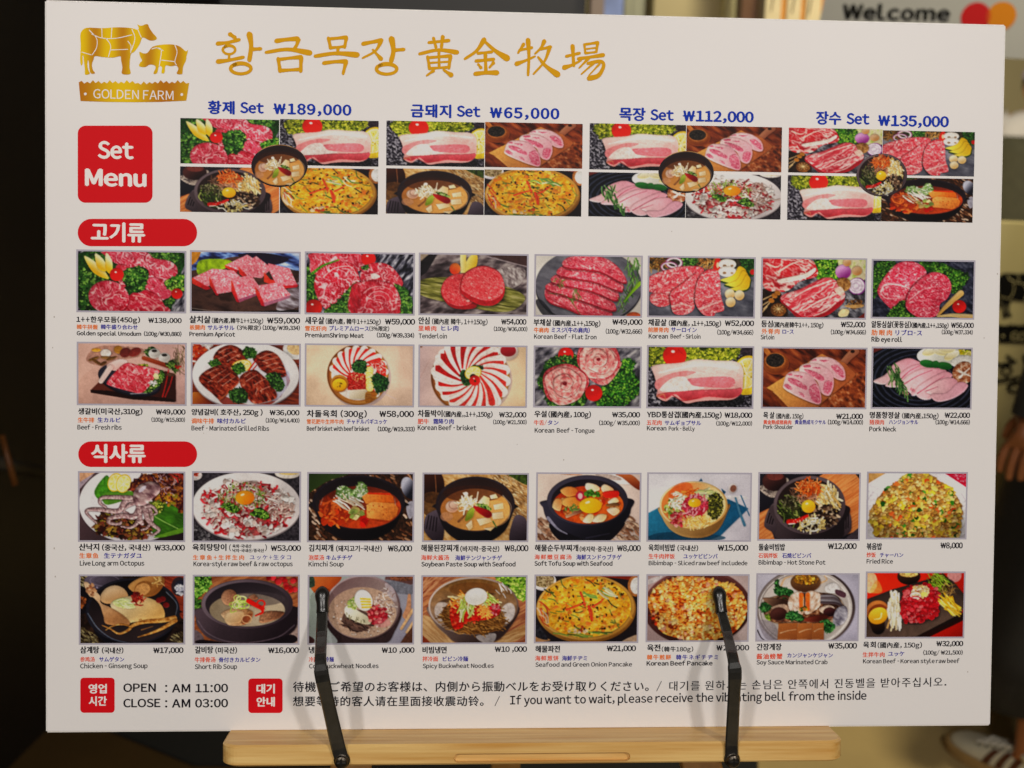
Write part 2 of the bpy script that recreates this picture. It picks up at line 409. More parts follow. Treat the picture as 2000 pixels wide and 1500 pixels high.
def d2(s):   # cubes of marbled beef on a dark dish
    s.bg(ramp(['2e1c18', '4a322c', '5a3d34', '38241e'], 60, 10, 2))
    s.p([(930, 320), (1790, 320), (1790, 470), (1300, 360), (930, 480)], ramp(['1a1d38', '3b4a86', '7fa0dc', 'd9e6ff'], 30, 10, 3, 5))
    s.p([(930, 320), (1010, 320), (980, 400), (930, 430)], 'd08a2c')
    s.p([(1300, 345), (1500, 330), (1690, 370), (1600, 420), (1400, 400)], '20182c')
    s.p([(1000, 400), (1200, 385), (1250, 430), (1010, 520)], tex('8fae1c', .2, 24))
    s.p([(930, 770), (1200, 800), (1790, 780), (1790, 830), (930, 830)], '191010')
    s.l([(940, 775), (1150, 798), (1500, 800)], 7, 'a08c80', 3)
    s.p([(1660, 640), (1790, 560), (1790, 740), (1600, 780)], ramp(['5a4a4a', '8d8088', 'd9d4dc'], 26, 20, 3, 3))
    mt = lambda sd: meat('ea6a78', 'ffeeee', 11, .8, sd * 30, 1.2, sd, 'd24a5c', 1.)
    def cube(top, front, sd):
        s.p(front, grad('e8452c', 'b3182a', front[0][0], front[0][1], front[2][0], front[2][1], .2, 14), sm=False, sh=.6)
        s.p(top, mt(sd), sm=False, puff=6, k=.3)
    cube([(1200, 430), (1370, 345), (1440, 390), (1300, 470)], [(1195, 430), (1300, 470), (1290, 490), (1200, 450)], 1)
    cube([(1300, 440), (1440, 355), (1560, 450), (1480, 530), (1380, 520)], [(1300, 440), (1385, 520), (1390, 560), (1310, 500)], 2)
    cube([(1530, 410), (1700, 450), (1760, 580), (1600, 590), (1540, 470)], [(1500, 480), (1550, 540), (1770, 580), (1755, 600), (1660, 610), (1500, 560)], 3)
    cube([(945, 535), (1100, 460), (1250, 470), (1200, 560), (1060, 600)], [(942, 535), (1060, 590), (1090, 620), (1050, 630), (945, 580)], 4)
    cube([(1080, 520), (1260, 470), (1340, 540), (1250, 640), (1140, 660)], [(1075, 525), (1130, 600), (1150, 670), (1130, 672), (1080, 590)], 5)
    cube([(1250, 540), (1400, 505), (1460, 590), (1440, 650), (1300, 700)], [(1245, 545), (1300, 640), (1310, 725), (1290, 722), (1250, 640)], 6)
    s.p([(1300, 700), (1440, 650), (1440, 670), (1310, 725)], 'a0506a', sm=False)
    cube([(1440, 590), (1620, 560), (1710, 660), (1690, 670), (1500, 725)], [(1430, 595), (1490, 680), (1510, 755), (1480, 748), (1440, 660)], 7)
    s.p([(1500, 725), (1700, 665), (1700, 685), (1505, 755)], 'a8687c', sm=False)

def d3(s):   # shrimp-cut marbled beef slices
    s.bg(ramp(['0c0c14', '24232e', '6c6a78', 'd8d6dc'], 22, -55, 3.2, 2))
    s.leafy([(38, 200), (150, 180), (140, 440), (30, 480)], 80, CURLY, (10, 20))
    s.p([(90, 62), (490, 62), (505, 200), (300, 230), (90, 240), (70, 130)], meat('d93a4c', 'ffd8d8', 30, .6, 60, 2, 1), sh=.5, puff=12)
    s.l([(90, 240), (180, 170), (310, 120)], 26, tex('4f8a22', .4, 8), 12)
    s.tomato(560, 105, 62)
    s.p([(510, 190), (600, 140), (720, 150), (810, 230), (850, 330), (720, 420), (540, 380), (490, 290)], meat('d0283a', 'ffd0cf', 34, .65, 30, 1.5, 3), sh=.55, puff=14)
    s.p([(580, 240), (620, 230), (660, 260), (600, 280)], 'ffdcd6', puff=6)
    s.p([(105, 340), (140, 220), (250, 150), (400, 140), (470, 220), (480, 320), (380, 420), (260, 520), (200, 540), (140, 460)], meat('cf2438', 'ffcfce', 40, .65, 50, 1.6, 5), sh=.6, puff=16)
    for q in ((190, 250, .8), (330, 300, 1.)):
        s.l([(180, 270), (280, 190), (420, 180), (470, 300)], 7, 'ffd4cc', 4, al=.8)
    s.leafy([(190, 575), (310, 470), (450, 320), (430, 580)], 120, CURLY, (10, 20))
    s.leafy([(780, 320), (880, 370), (930, 460), (910, 575), (820, 580), (830, 440)], 80, CURLY, (10, 20))
    s.p([(415, 370), (470, 310), (640, 290), (770, 330), (830, 440), (830, 530), (790, 580), (420, 580)], meat('d22a3c', 'ffcdcb', 40, .6, 60, 1.4, 7), sh=.6, puff=18)
    for rr in (60, 100, 150):
        t = np.linspace(-2.6, .9, 9)
        s.l([(650 + rr * math.cos(a), 470 + rr * .85 * math.sin(a)) for a in t], 8, 'ffd6ce', 3, al=.75)
    s.p([(415, 370), (480, 330), (500, 470), (450, 580), (415, 580)], tex('b8202f', .25, 12, 70, 4), al=.8)
    s.wet(70, ('e', 300, 340, 170, 170)); s.wet(70, ('e', 640, 450, 180, 120)); s.wet(40, ('e', 680, 260, 140, 90)); s.glow(300, 250, 300, 200, .12)
    s.tomato(102, 530, 72, 'd8241c')
    s.leafy([(500, 180), (550, 160), (560, 190), (515, 200)], 10, CURLY, (8, 14))

def d4(s):   # two round fillets on a leaf
    s.bg(ramp(['2e2426', '54474a', '8a7c7c', 'b8aca6'], 40, -20, 2.5, 3))
    s.p([(1006, 72), (1150, 72), (1060, 230), (1006, 270)], tex('1d181c', .3, 30), sm=False)
    s.p([(1006, 72), (1080, 72), (1006, 140)], 'b09c86', sm=False)
    s.p([(1560, 72), (1910, 72), (1910, 170)], 'a3534d' if 0 else '4a3230', sm=False)
    s.l([(1500, 72), (1910, 170)], 8, 'a8989a', 8, sm=False)
    s.p([(1650, 200), (1880, 190), (1850, 320), (1700, 360)], ramp(['6a5c5c', 'a89c98', 'e2dad4'], 16, 60, 2, 4), al=.8)
    s.p([(1006, 300), (1250, 270), (1500, 330), (1720, 340), (1890, 430), (1800, 540), (1640, 560), (1300, 500), (1006, 420)], ramp(['3c3c14', '6b6a2a', '94904a', 'bdb47a'], 12, 8, 9, 6), sh=.5)
    s.l([(1006, 350), (1400, 400), (1850, 450)], 6, 'a09a5c', 3)
    s.p([(1340, 72), (1390, 72), (1395, 230), (1345, 230)], grad('f8efb0', 'e6c85c', 1340, 72, 1395, 72), sm=False)
    s.p([(1395, 130), (1440, 72), (1485, 80), (1480, 160), (1440, 230), (1395, 230)], grad('f4e58a', 'e0b226', 1400, 100, 1490, 130), sh=.3)
    s.e(1298, 195, 46, 50, grad('ef8a3a', 'd63418', 1320, 150, 1280, 240), puff=30, sh=.4)
    m1 = meat('d8343c', 'ff9f98', 14, .5, 20, 1.2, 2, 'bb202c', 1.2)
    s.p([(1185, 360), (1250, 265), (1400, 235), (1500, 320), (1490, 500), (1420, 540), (1280, 530), (1200, 450)], 'a81a24', sh=.7, so=(4, 14), sb=14)
    s.e(1345, 375, 160, 140, m1, sh=.3, puff=14)
    s.p([(1340, 360), (1380, 230), (1520, 165), (1660, 210), (1715, 330), (1700, 440), (1620, 505), (1500, 500), (1380, 430)], 'b01c26', sh=.7, so=(6, 16), sb=14, puff=16)
    s.p([(1348, 350), (1390, 230), (1520, 168), (1655, 212), (1712, 320), (1690, 410), (1600, 465), (1490, 450), (1390, 400)], meat('e03c44', 'ffaaa2', 14, .55, 20, 1.2, 5, 'c4262f', 1.2), puff=14)
    s.e(1410, 470, 14, 10, 'f8b8b0'); s.e(1590, 440, 14, 10, 'f6aaa4')

def d5(s):   # flat iron slices on round slate
    s.bg(grad('f0e8dc', 'd8cfc4', 75, 85, 960, 600))
    s.e(520, 350, 448, 330, tex('23222a', .3, 40), 0, sh=.4)
    s.e(520, 338, 446, 320, ramp(['55535c', '6c6a72', '86848b'], 60, 20, 2, 1))
    s.p([(75, 480), (130, 470), (230, 600), (140, 597)], tex('23222a', .3, 12), al=.8)
    for i, q in reversed(list(enumerate(([(360, 92), (620, 90), (760, 170), (835, 285), (790, 300), (600, 210), (310, 175)], [(310, 165), (420, 180), (640, 220), (790, 290), (805, 365), (760, 375), (560, 300), (260, 245)],
                           [(270, 235), (440, 230), (650, 290), (755, 370), (770, 440), (720, 455), (540, 380), (215, 310)], [(215, 310), (330, 320), (560, 350), (690, 440), (750, 520), (700, 545), (480, 470), (170, 370)],
                           [(150, 410), (180, 350), (330, 340), (520, 400), (660, 480), (720, 580), (660, 600), (480, 590), (330, 530), (190, 480)])))):
        s.p([(x + 4, y + 14) for x, y in q], tex('8a1426', .2, 14), sh=.75, puff=8, so=(2, 10), sb=8)
        s.p(q, meat('cf3a4c', 'f8bcb8', 17, .6, 30, 1.9, i + 2, 'a8243a', 1.2), puff=12, k=.4)
    s.l([(170, 440), (300, 510), (460, 575), (650, 598)], 14, 'a01c2c', 8, al=.7)
    s.l([(180, 410), (330, 430), (450, 585)], 4, '3a6a22'); s.strands(14, ('e', 280, 310, 60, 50), ['4a7a2a', '6a9a3a'], (20, 50), (3, 5))
    s.strands(16, ('e', 410, 430, 50, 50), ['3a6a2a', '5a8a3a'], (20, 60), (3, 6), (30, 110))
    s.wet(120, [(360, 100), (620, 100), (820, 280), (740, 500), (660, 580), (330, 520), (180, 450), (240, 320)]); s.glow(480, 280, 300, 160, .14)
    s.l([(860, 120), (900, 260), (860, 380), (790, 520)], 8, '5b5a2a')
    s.strands(46, [(840, 110), (940, 100), (930, 300), (800, 530), (760, 500), (850, 330)], ['4c7a34', '6b9a46', '87b45c', '2f5a26'], (50, 100), (5, 8), (40, 130), .2)
    s.l([(950, 310), (880, 390), (820, 470)], 34, grad('a8d02c', '6a9a18', 850, 330, 900, 420), 14, puff=12, sh=.4)
    s.e(900, 600, 62, 40, 'd8622c', puff=24); s.bits(12, ('e', 800, 540, 40, 30), ['2a3a1a', '4a6a2a'], (3, 5))

def d6(s):   # sirloin slices with garnish
    s.bg(ramp(['4a4a56', '5b5b66', '6a6a74', '84838c'], 50, 20, 2, 1))
    s.p([(1037, 98), (1918, 98), (1918, 190), (1500, 170), (1037, 200)], tex('3a3426', .4, 20))
    s.strands(60, [(1037, 98), (1200, 98), (1180, 180), (1037, 210)], ['8a5a22', 'b88a48', '6a4418'], (30, 70), (5, 8))
    s.strands(60, [(1430, 110), (1600, 98), (1600, 200), (1470, 190)], ['c88a44', 'a86a2a', 'e0ae6a'], (30, 60), (4, 6))
    s.leafy([(1300, 98), (1430, 98), (1420, 160), (1310, 160)], 30, CURLY, (9, 16))
    s.leafy([(1800, 98), (1918, 98), (1918, 240), (1850, 220)], 40, ('1c3a18', '244e20', '3a6a2c', '4f8436'), (10, 18))
    s.ring(1245, 145, 60, 40, 18, 'e6d4dc'); s.ring(1245, 145, 70, 48, 7, 'a04a78'); s.ring(1205, 182, 62, 38, 16, 'e0ccd6'); s.ring(1205, 182, 70, 45, 7, '8a3a6a')
    s.e(1905, 215, 24, 24, 'd02020')
    s.p([(1575, 200), (1590, 110), (1630, 105), (1640, 190)], 'd42c20', puff=10); s.e(1610, 160, 12, 26, 'f4c8a0')
    s.e(1655, 155, 26, 20, 'd83a28')
    for x, y in ((1690, 150), (1690, 212)):
        s.e(x, y, 74, 46, 'f2e8dc', sh=.4, puff=20); s.e(x - 22, y + 14, 16, 12, '8a6a50'); s.e(x + 40, y + 14, 14, 10, '9a7a5c')
    for i in range(3):
        y = 60 * i
        s.p([(1630 + 40 * i, 290 + y * .6), (1740 + 30 * i, 240 + y * .7), (1790 + 30 * i, 165 + y * .6), (1850 + 18 * i, 210 + y * .6), (1800 + 30 * i, 290 + y * .6), (1700 + 20 * i, 320 + y * .5)], grad('f8e060', 'd8a818', 1640, 300, 1850, 200), sh=.5, puff=8)
        s.l([(1632 + 40 * i, 298 + y * .6), (1730 + 26 * i, 320 + y * .55), (1810 + 30 * i, 292 + y * .6), (1856 + 18 * i, 212 + y * .6)], 15, '26401c', 9)
    m = lambda sd, r: meat('d8404a', 'ffdcd6', 15, .6, r, 2.6, sd, 'b82436', 1.1)
    s.p([(1037, 270), (1200, 200), (1350, 170), (1490, 190), (1470, 330), (1330, 470), (1060, 400), (1037, 380)], m(1, -40), sh=.6, puff=16)
    s.p([(1045, 440), (1080, 405), (1200, 420), (1215, 500), (1130, 525), (1060, 490)], m(3, 0), sh=.6, puff=14)
    s.p([(1220, 400), (1300, 330), (1430, 230), (1470, 300), (1420, 430), (1415, 540), (1340, 590), (1250, 580), (1222, 500)], m(4, -40), sh=.85, puff=18, so=(-8, 4), sb=8)
    s.p([(1425, 400), (1450, 280), (1520, 200), (1600, 205), (1630, 270), (1640, 420), (1670, 540), (1600, 570), (1580, 598), (1500, 590), (1430, 500)], m(6, -20), sh=.9, puff=18, so=(-9, 4), sb=8)
    s.l([(1235, 520), (1320, 500), (1400, 520)], 20, 'ffd8cc', 10, al=.7); s.l([(1470, 540), (1560, 500), (1640, 470)], 22, 'ffd8cc', 10, al=.7)
    s.l([(1240, 560), (1330, 545), (1400, 555)], 10, 'ffd0c4', 6, al=.7)
    s.wet(110, [(1060, 290), (1350, 190), (1600, 220), (1640, 420), (1600, 560), (1440, 560), (1250, 560), (1080, 480)]); s.glow(1400, 280, 260, 150, .12)
    for x, y in ((1715, 405), (1795, 415), (1722, 475)):
        s.e(x, y, 42, 44, grad('fff0cc', 'c89a58', x - 10, y - 30, x + 20, y + 40), sh=.5, puff=16)

def d7(s):   # loin block with onions and mushrooms
    s.bg(ramp(['2c2a30', '48464e', '7c7a82', 'a8a6aa'], 26, 40, 2, 1))
    s.p([(700, 65), (950, 65), (950, 230), (800, 240), (690, 160)], ramp(['c8b890', 'e8e0b8', 'b8c860'], 50, 0, 1, 3))
    s.leafy([(520, 65), (700, 65), (700, 230), (560, 240)], 80, ('2c6418', '4a8a20', '74aa2c', 'a4cc48'), (10, 18))
    s.p([(88, 65), (450, 62), (540, 140), (535, 215), (400, 260), (300, 340), (180, 350), (95, 300)], meat('cf2c34', 'ffdcd0', 44, .7, 20, 2.5, 2, 'a01c26'), sh=.5, puff=20)
    s.p([(210, 250), (320, 220), (440, 190), (520, 140), (525, 175), (450, 230), (330, 262), (240, 275)], 'ffe6d8', puff=10)
    s.l([(220, 180), (330, 110), (430, 80)], 16, 'ffd8c8', 6); s.l([(120, 110), (200, 140), (260, 100)], 18, 'ffc8b8', 6)
    s.p([(88, 340), (160, 350), (240, 360), (300, 560), (88, 570)], tex('2a1c14', .4, 20))
    for (x, y, r) in ((760, 170, 66), (875, 160, 44), (790, 90, 36)):
        c = ('b03aa0', '7a1a6c') if r == 66 else ('d8a070', 'a8703c')
        s.e(x, y, r, r * .95, grad('f0b8e8' if r == 66 else 'f0c8a0', c[1], x - r * .4, y - r * .6, x + r * .4, y + r * .8), sh=.5, puff=24)
    s.e(880, 295, 74, 74, '8a3a8a', sh=.5)
    for i, r in enumerate((66, 54, 43, 32, 20)): s.e(876 - i * 2, 292, r, r, ('f0e4ee', 'dcc4d8')[i % 2])
    s.e(760, 280, 66, 60, ramp(['6a4422', '9a6a38', 'c49458'], 14, 0, 1, 5), sh=.5, puff=24)
    m = meat('d8404c', 'ffd8d0', 30, .75, -38, 4.5, 5, 'b22a38')
    s.p([(235, 410), (400, 330), (590, 225), (640, 250), (690, 240), (720, 290), (760, 330), (775, 420), (700, 500), (600, 560), (400, 570), (330, 520)], 'a01c28', sh=.65, puff=14)
    s.p([(240, 400), (400, 325), (600, 225), (690, 240), (720, 290), (770, 340), (770, 400), (640, 480), (500, 560), (420, 560)], m, puff=20)
    for q in ([(350, 400), (480, 320), (660, 250)], [(430, 510), (560, 430), (760, 340)], [(520, 555), (620, 510), (700, 440)]):
        s.l(q, 10, 'ffe0d4', 16, al=.8)
    s.p([(690, 330), (740, 300), (775, 350), (740, 380)], 'fbe0c8', al=.8)
    for q in ([(95, 420), (170, 380), (215, 350)], [(88, 470), (150, 430)], [(100, 500), (140, 460), (180, 400)], [(88, 530), (130, 480)]):
        s.l(q, 9, 'e0bc88')
    for x, y in ((215, 360), (165, 425), (190, 385)): s.e(x, y, 26, 20, 'b8742c', 30, puff=10, sh=.4)
    s.e(225, 505, 66, 58, tex('7a4c22', .3, 12), sh=.5, puff=26)
    for a in range(0, 180, 36):
        c, n = math.cos(math.radians(a)), math.sin(math.radians(a)); s.l([(225 - 45 * c, 498 - 36 * n), (225 + 45 * c, 498 + 36 * n)], 6, 'e8cc98', sm=False, al=.8)
    s.strands(26, ('e', 850, 450, 80, 40), ['5a3414', '8a5a28', 'b88a50'], (20, 50), (6, 10)); s.bits(26, ('e', 850, 420, 80, 60), ['1c1614', '3a2c24'], (3, 6))
    s.p([(725, 530), (760, 490), (815, 500), (800, 550), (740, 560)], 'f0d8a0', puff=10, sh=.4); s.p([(780, 460), (930, 450), (920, 475), (820, 480)], 'c89a60', puff=6)
    s.p([(890, 570), (950, 520), (950, 572)], '8a2c22', sm=False)

def d8(s):   # two rib eye slices with greens, garlic and tomato
    s.bg(ramp(['12131e', '262838', '3c3e50', '5a5c6c'], 22, 30, 1.6, 2))
    s.leafy([(1040, 120), (1180, 82), (1210, 130), (1100, 260), (1040, 400), (1030, 260)], 80, ('1c3a16', '2e5a1e', '4a8028', '78a83c'), (9, 17))
    s.leafy([(1420, 82), (1560, 90), (1700, 140), (1820, 200), (1800, 260), (1720, 350), (1660, 330), (1600, 190), (1480, 170)], 130, ('1c3a16', '2e5a1e', '4a8028', '78a83c'), (9, 17))
    m = lambda sd, r: meat('d02c46', 'ffd4d4', 15, .55, r, 2., sd, 'ab1c34', 1.)
    s.p([(1065, 350), (1110, 240), (1220, 110), (1340, 85), (1440, 130), (1470, 200), (1400, 300), (1320, 380), (1310, 430), (1220, 510), (1130, 450)], m(1, 0), sh=.6, puff=16)
    s.l([(1095, 350), (1130, 290), (1240, 290), (1330, 320)], 15, 'ffd8d4', 8, al=.85); s.l([(1095, 370), (1150, 410), (1290, 400)], 10, 'ffd0cc', 5, al=.8)
    s.wet(60, ('e', 1270, 300, 170, 180)); s.wet(70, ('e', 1490, 390, 160, 180)); s.glow(1340, 240, 220, 160, .14)
    s.leafy([(1250, 440), (1300, 430), (1310, 520), (1400, 565), (1160, 568), (1170, 520)], 70, ('1c3a16', '2e5a1e', '4a8028', '88b848'), (9, 17))
    s.p([(1305, 420), (1350, 310), (1450, 210), (1540, 175), (1640, 210), (1682, 300), (1650, 400), (1590, 450), (1575, 540), (1480, 575), (1390, 560), (1310, 490)], m(4, 0), sh=.9, puff=18, so=(-9, 4), sb=8)
    s.l([(1330, 420), (1460, 320), (1600, 300)], 9, 'ffd4d0', 4, al=.7)
    s.l([(1580, 540), (1640, 470), (1760, 355)], 20, grad('fbe6b0', 'd8a050', 1600, 400, 1660, 480), 54, sh=.5, puff=14)
    s.l([(1570, 555), (1700, 545), (1868, 560)], 16, grad('fbe6b4', 'd0a058', 1700, 520, 1700, 580), 50, sh=.5, puff=14)
    s.tomato(1750, 470, 58)

def d9(s):   # raw ribs on a black plate on a wooden tray
    s.bg(grad('e8b8a6', 'd4a9a0', 58, 300, 962, 100))
    s.p([(58, 400), (300, 250), (962, 300), (962, 590), (58, 590)], grad('d9a896', 'c49a92', 58, 400, 962, 590, .1, 40), al=.7)
    s.p([(160, 140), (250, 90), (440, 90), (600, 110), (600, 170), (420, 210), (260, 260), (130, 220)], tex('9a6a58', .3, 20), al=.6)
    for (x, y, w, h, r, c) in ((210, 125, 50, 16, 0, 'd89a3a'), (290, 150, 56, 34, 0, 'ece0d4'), (395, 120, 46, 34, 0, 'a8742c'), (455, 145, 60, 40, -25, '6a2a26'), (535, 140, 70, 34, -25, '7a2c26'), (300, 190, 70, 14, 5, '8a6438'),
                               (340, 195, 60, 12, -20, '6a4a26'), (190, 200, 60, 12, -20, '7a5628'), (215, 228, 60, 12, 30, '6a4622'), (270, 240, 40, 14, -30, '5a3a1c')):
        s.e(x, y, w * .8, h, c, r, sh=.5, puff=12)
    s.leafy([(620, 140), (680, 90), (720, 130), (660, 180)], 18, ('2a4a22', '4a6a32', '6a8a42', '8aa85a'), (8, 14))
    for x, y in ((700, 150), (785, 185)):
        s.e(x, y, 50, 42, grad('f4f0ea', 'a09890', x - 20, y - 30, x + 30, y + 30), sh=.5, puff=20); s.e(x, y - 22, 24, 12, '2a2422')
    s.l([(610, 190), (830, 260)], 34, grad('b8552c', '6a2414', 700, 190, 690, 250), 38, sm=False, sh=.5, puff=10)
    s.leafy([(800, 240), (900, 200), (900, 300), (830, 270)], 26, ('2a3a1c', '3f5a24', '6a8a3a', '8aa84a'), (9, 16))
    s.strands(40, [(870, 120), (962, 100), (962, 280), (900, 290)], ['6a5a48', '8a7a5a', '4a3a2a'], (50, 110), (3, 5), (40, 110)); s.bits(10, ('e', 900, 265, 30, 14), ['b02a20'], (7, 10))
    s.p([(160, 470), (260, 370), (800, 300), (880, 330), (885, 560), (520, 540)], grad('6a3226', '3a1a14', 300, 400, 800, 560), sm=False, sh=.5)
    s.p([(160, 465), (300, 470), (860, 540), (880, 565), (520, 545), (165, 490)], '26110e', sm=False)
    s.e(490, 380, 270, 130, '1b1a24', 14, sh=.5); s.e(490, 370, 262, 122, '2f2d3a', 14)
    s.leafy([(640, 440), (720, 300), (780, 310), (770, 390), (660, 480), (610, 480)], 60, ('2c4a1c', '4a7428', '7a9a3c', 'b0c86a'), (8, 15)); s.leafy([(570, 250), (640, 245), (640, 280), (580, 270)], 12, FRILL, (8, 12))
    s.p([(300, 250), (400, 200), (470, 215), (440, 280), (380, 300), (330, 290)], grad('f6d8d0', 'dba79e', 380, 200, 380, 290), sh=.4, puff=12)
    s.l([(330, 270), (250, 390)], 48, grad('f6dcd2', 'c9928a', 270, 320, 330, 350), 42, sm=False, sh=.5, puff=16)
    m = meat('dc3a4c', 'ffc4c0', 22, .7, 35, 2.6, 3, 'b8202e')
    s.p([(300, 400), (370, 310), (460, 235), (560, 250), (740, 290), (700, 360), (650, 440), (580, 490), (470, 470), (330, 430)], m, sh=.55, puff=14, bump=1.2, bs=18)
    for i in range(5): s.l([(340 + 66 * i, 420 + 14 * i), (400 + 66 * i, 345 + 10 * i), (440 + 66 * i, 270 + 8 * i)], 8, '9a1828', 4, al=.5)
    s.e(715, 345, 22, 28, 'f0dca0', -20, sh=.3); s.bits(12, ('e', 685, 400, 34, 24), ['f4f0e8', 'e8e0d8'], (8, 13))
    for q in ([(820, 290), (800, 400), (770, 520)], [(858, 330), (830, 430), (792, 520)]): s.l(q, 9, 'b02420', 12, sh=.4)
    s.e(840, 330, 38, 16, '5a3a28', 0); s.l([(500, 496), (640, 490)], 8, 'c8c4cc', 3, sm=False)

def d10(s):  # grilled glazed ribs on a white plate
    s.bg(wood('a4482a', '6a2818', 10, 12, 10, 2)); s.p([(1027, 75), (1200, 75), (1150, 130), (1027, 230)], 'c9c0bc')
    s.bits(50, ('e', 1070, 140, 80, 70), ['c83c1c', 'e0602c', 'a82412'], (12, 22)); s.ring(1070, 140, 100, 88, 12, 'e8e4e0')
    s.e(1900, 110, 110, 90, 'f2eeea', sh=.4); s.e(1905, 100, 80, 60, tex('f0c890', .2, 20)); s.p([(1030, 490), (1120, 500), (1180, 590), (1027, 590)], grad('c87a30', '8a3416', 1030, 500, 1140, 590))
    s.e(1478, 340, 452, 292, grad('b9b0b4', '8f8488', 1300, 60, 1600, 640), sh=.6, sb=20)
    s.e(1478, 335, 448, 285, grad('fbf8f6', 'e4dedd', 1300, 60, 1600, 640)); s.e(1478, 345, 372, 232, grad('f4eff0', 'd7cfd6', 1300, 60, 1600, 640))
    s.p([(1250, 500), (1500, 590), (1740, 540), (1800, 470), (1850, 380), (1800, 300), (1820, 430), (1700, 580), (1480, 620), (1290, 590)], '8a2a1c', al=.85)
    s.p([(1640, 480), (1820, 300), (1845, 400), (1800, 480), (1720, 560)], 'b8b4cc', al=.7)
    g = lambda sd, r: ramp(['35100a', '6a1f12', '96341e', 'b4543a', 'dba28c'], 15, r, 2.2, sd, 3, .2, .9)
    def rib(pts, sd, r, l):
        s.p(pts, g(sd, r), sh=.6, puff=34, k=.7, bump=1.6, bs=14, spec=.25)
        for (a, b) in l: s.l([a, ((a[0] + b[0]) / 2 + 8, (a[1] + b[1]) / 2 - 8), b], 7, 'e6b9a8', 4, al=.75)
    rib([(1210, 170), (1260, 110), (1350, 80), (1440, 120), (1490, 200), (1400, 240), (1320, 280), (1215, 210)], 1, 20, [((1250, 150), (1330, 110)), ((1290, 180), (1390, 130)), ((1320, 220), (1430, 160)), ((1250, 200), (1290, 190))])
    rib([(1540, 190), (1640, 125), (1740, 160), (1800, 260), (1815, 340), (1740, 350), (1620, 300), (1570, 240)], 4, 10, [((1600, 190), (1700, 150)), ((1620, 220), (1740, 190)), ((1650, 260), (1760, 230)), ((1700, 290), (1780, 270))])
    s.leafy([(1450, 130), (1500, 100), (1560, 130), (1550, 180), (1490, 190)], 30, ('1c3a16', '2c5a20', '4a7a2c', '6a9a3c'), (10, 16)); s.leafy([(1175, 230), (1230, 205), (1265, 240), (1200, 270)], 20, ('1c3a16', '2c5a20', '4a7a2c', '6a9a3c'), (10, 16))
    s.lemon(1440, 260, 86, 52, -15); s.leafy([(1370, 270), (1430, 235), (1470, 280), (1420, 330), (1370, 320)], 30, ('1c3a16', '2c5a20', '4a7a2c', '6a9a3c'), (10, 16))
    s.l([(1500, 300), (1540, 240), (1570, 200)], 14, 'd42a1c', 8); s.l([(1530, 300), (1570, 250)], 12, 'c0241a', 8)
    rib([(1085, 360), (1160, 290), (1290, 250), (1390, 320), (1420, 390), (1350, 470), (1270, 550), (1190, 490), (1110, 420)], 7, 30, [((1150, 330), (1250, 280)), ((1190, 370), (1310, 290)), ((1240, 400), (1350, 320)), ((1280, 430), (1390, 350)), ((1160, 400), (1200, 390))])
    s.l([(1260, 545), (1340, 480), (1420, 400)], 16, 'c06a44', 8, al=.8)
    rib([(1430, 350), (1540, 290), (1620, 340), (1700, 420), (1740, 520), (1660, 560), (1540, 575), (1450, 460)], 10, 60, [((1470, 350), (1530, 310)), ((1480, 390), (1580, 330)), ((1550, 420), (1640, 370)), ((1600, 470), (1690, 430)), ((1560, 500), (1570, 440))])
    s.leafy([(1650, 340), (1720, 310), (1770, 340), (1800, 420), (1760, 470), (1690, 420)], 50, ('1c3016', '2c4a20', '3f6a2c', '5a8a3c'), (10, 16)); s.leafy([(1340, 480), (1420, 450), (1490, 490), (1480, 570), (1370, 560)], 46, ('1c3016', '2c4a20', '3f6a2c', '5a8a3c'), (10, 16))

def plate_wood(s, cx, cy, rx, ry):
    s.e(cx + 16, cy + 18, rx + 6, ry + 4, '9a8a98', al=.5); s.e(cx, cy, rx, ry, grad('b0742c', '6a3a14', cx + rx * .5, cy + ry, cx - rx, cy - ry * .3), sh=.4)
    s.e(cx + 2, cy - 2, rx * .96, ry * .955, grad('d89a4c', '8a4a20', cx + rx * .5, cy + ry, cx - rx, cy - ry * .3)); s.e(cx, cy - 3, rx * .9, ry * .9, 'b87838')

def slice_(s, cx, cy, a, r0, r1, w, bend=.35, red='d8281c', two=True):
    c = lambda r, da=0: (cx + r * math.cos(math.radians(a + da)), cy + r * math.sin(math.radians(a + da)))
    mid = (r0 + r1) / 2
    s.l([c(r0, 0), c(mid, bend * 40), c(r1, bend * 60)], w * .6, 'fff0e6', w * 1.25, sh=.35, sb=4, so=(2, 3))
    s.l([c(r0 + 12, 4), c(mid, bend * 40 + 7), c(r1 - 10, bend * 60 + 6)], w * .2, tex(red, .2, 10), w * .8)
    if two: s.l([c(r0 + 20, -2), c(mid, bend * 40 - 3), c(r1, bend * 60 - 4)], 3, 'e8a090', 4, al=.8)

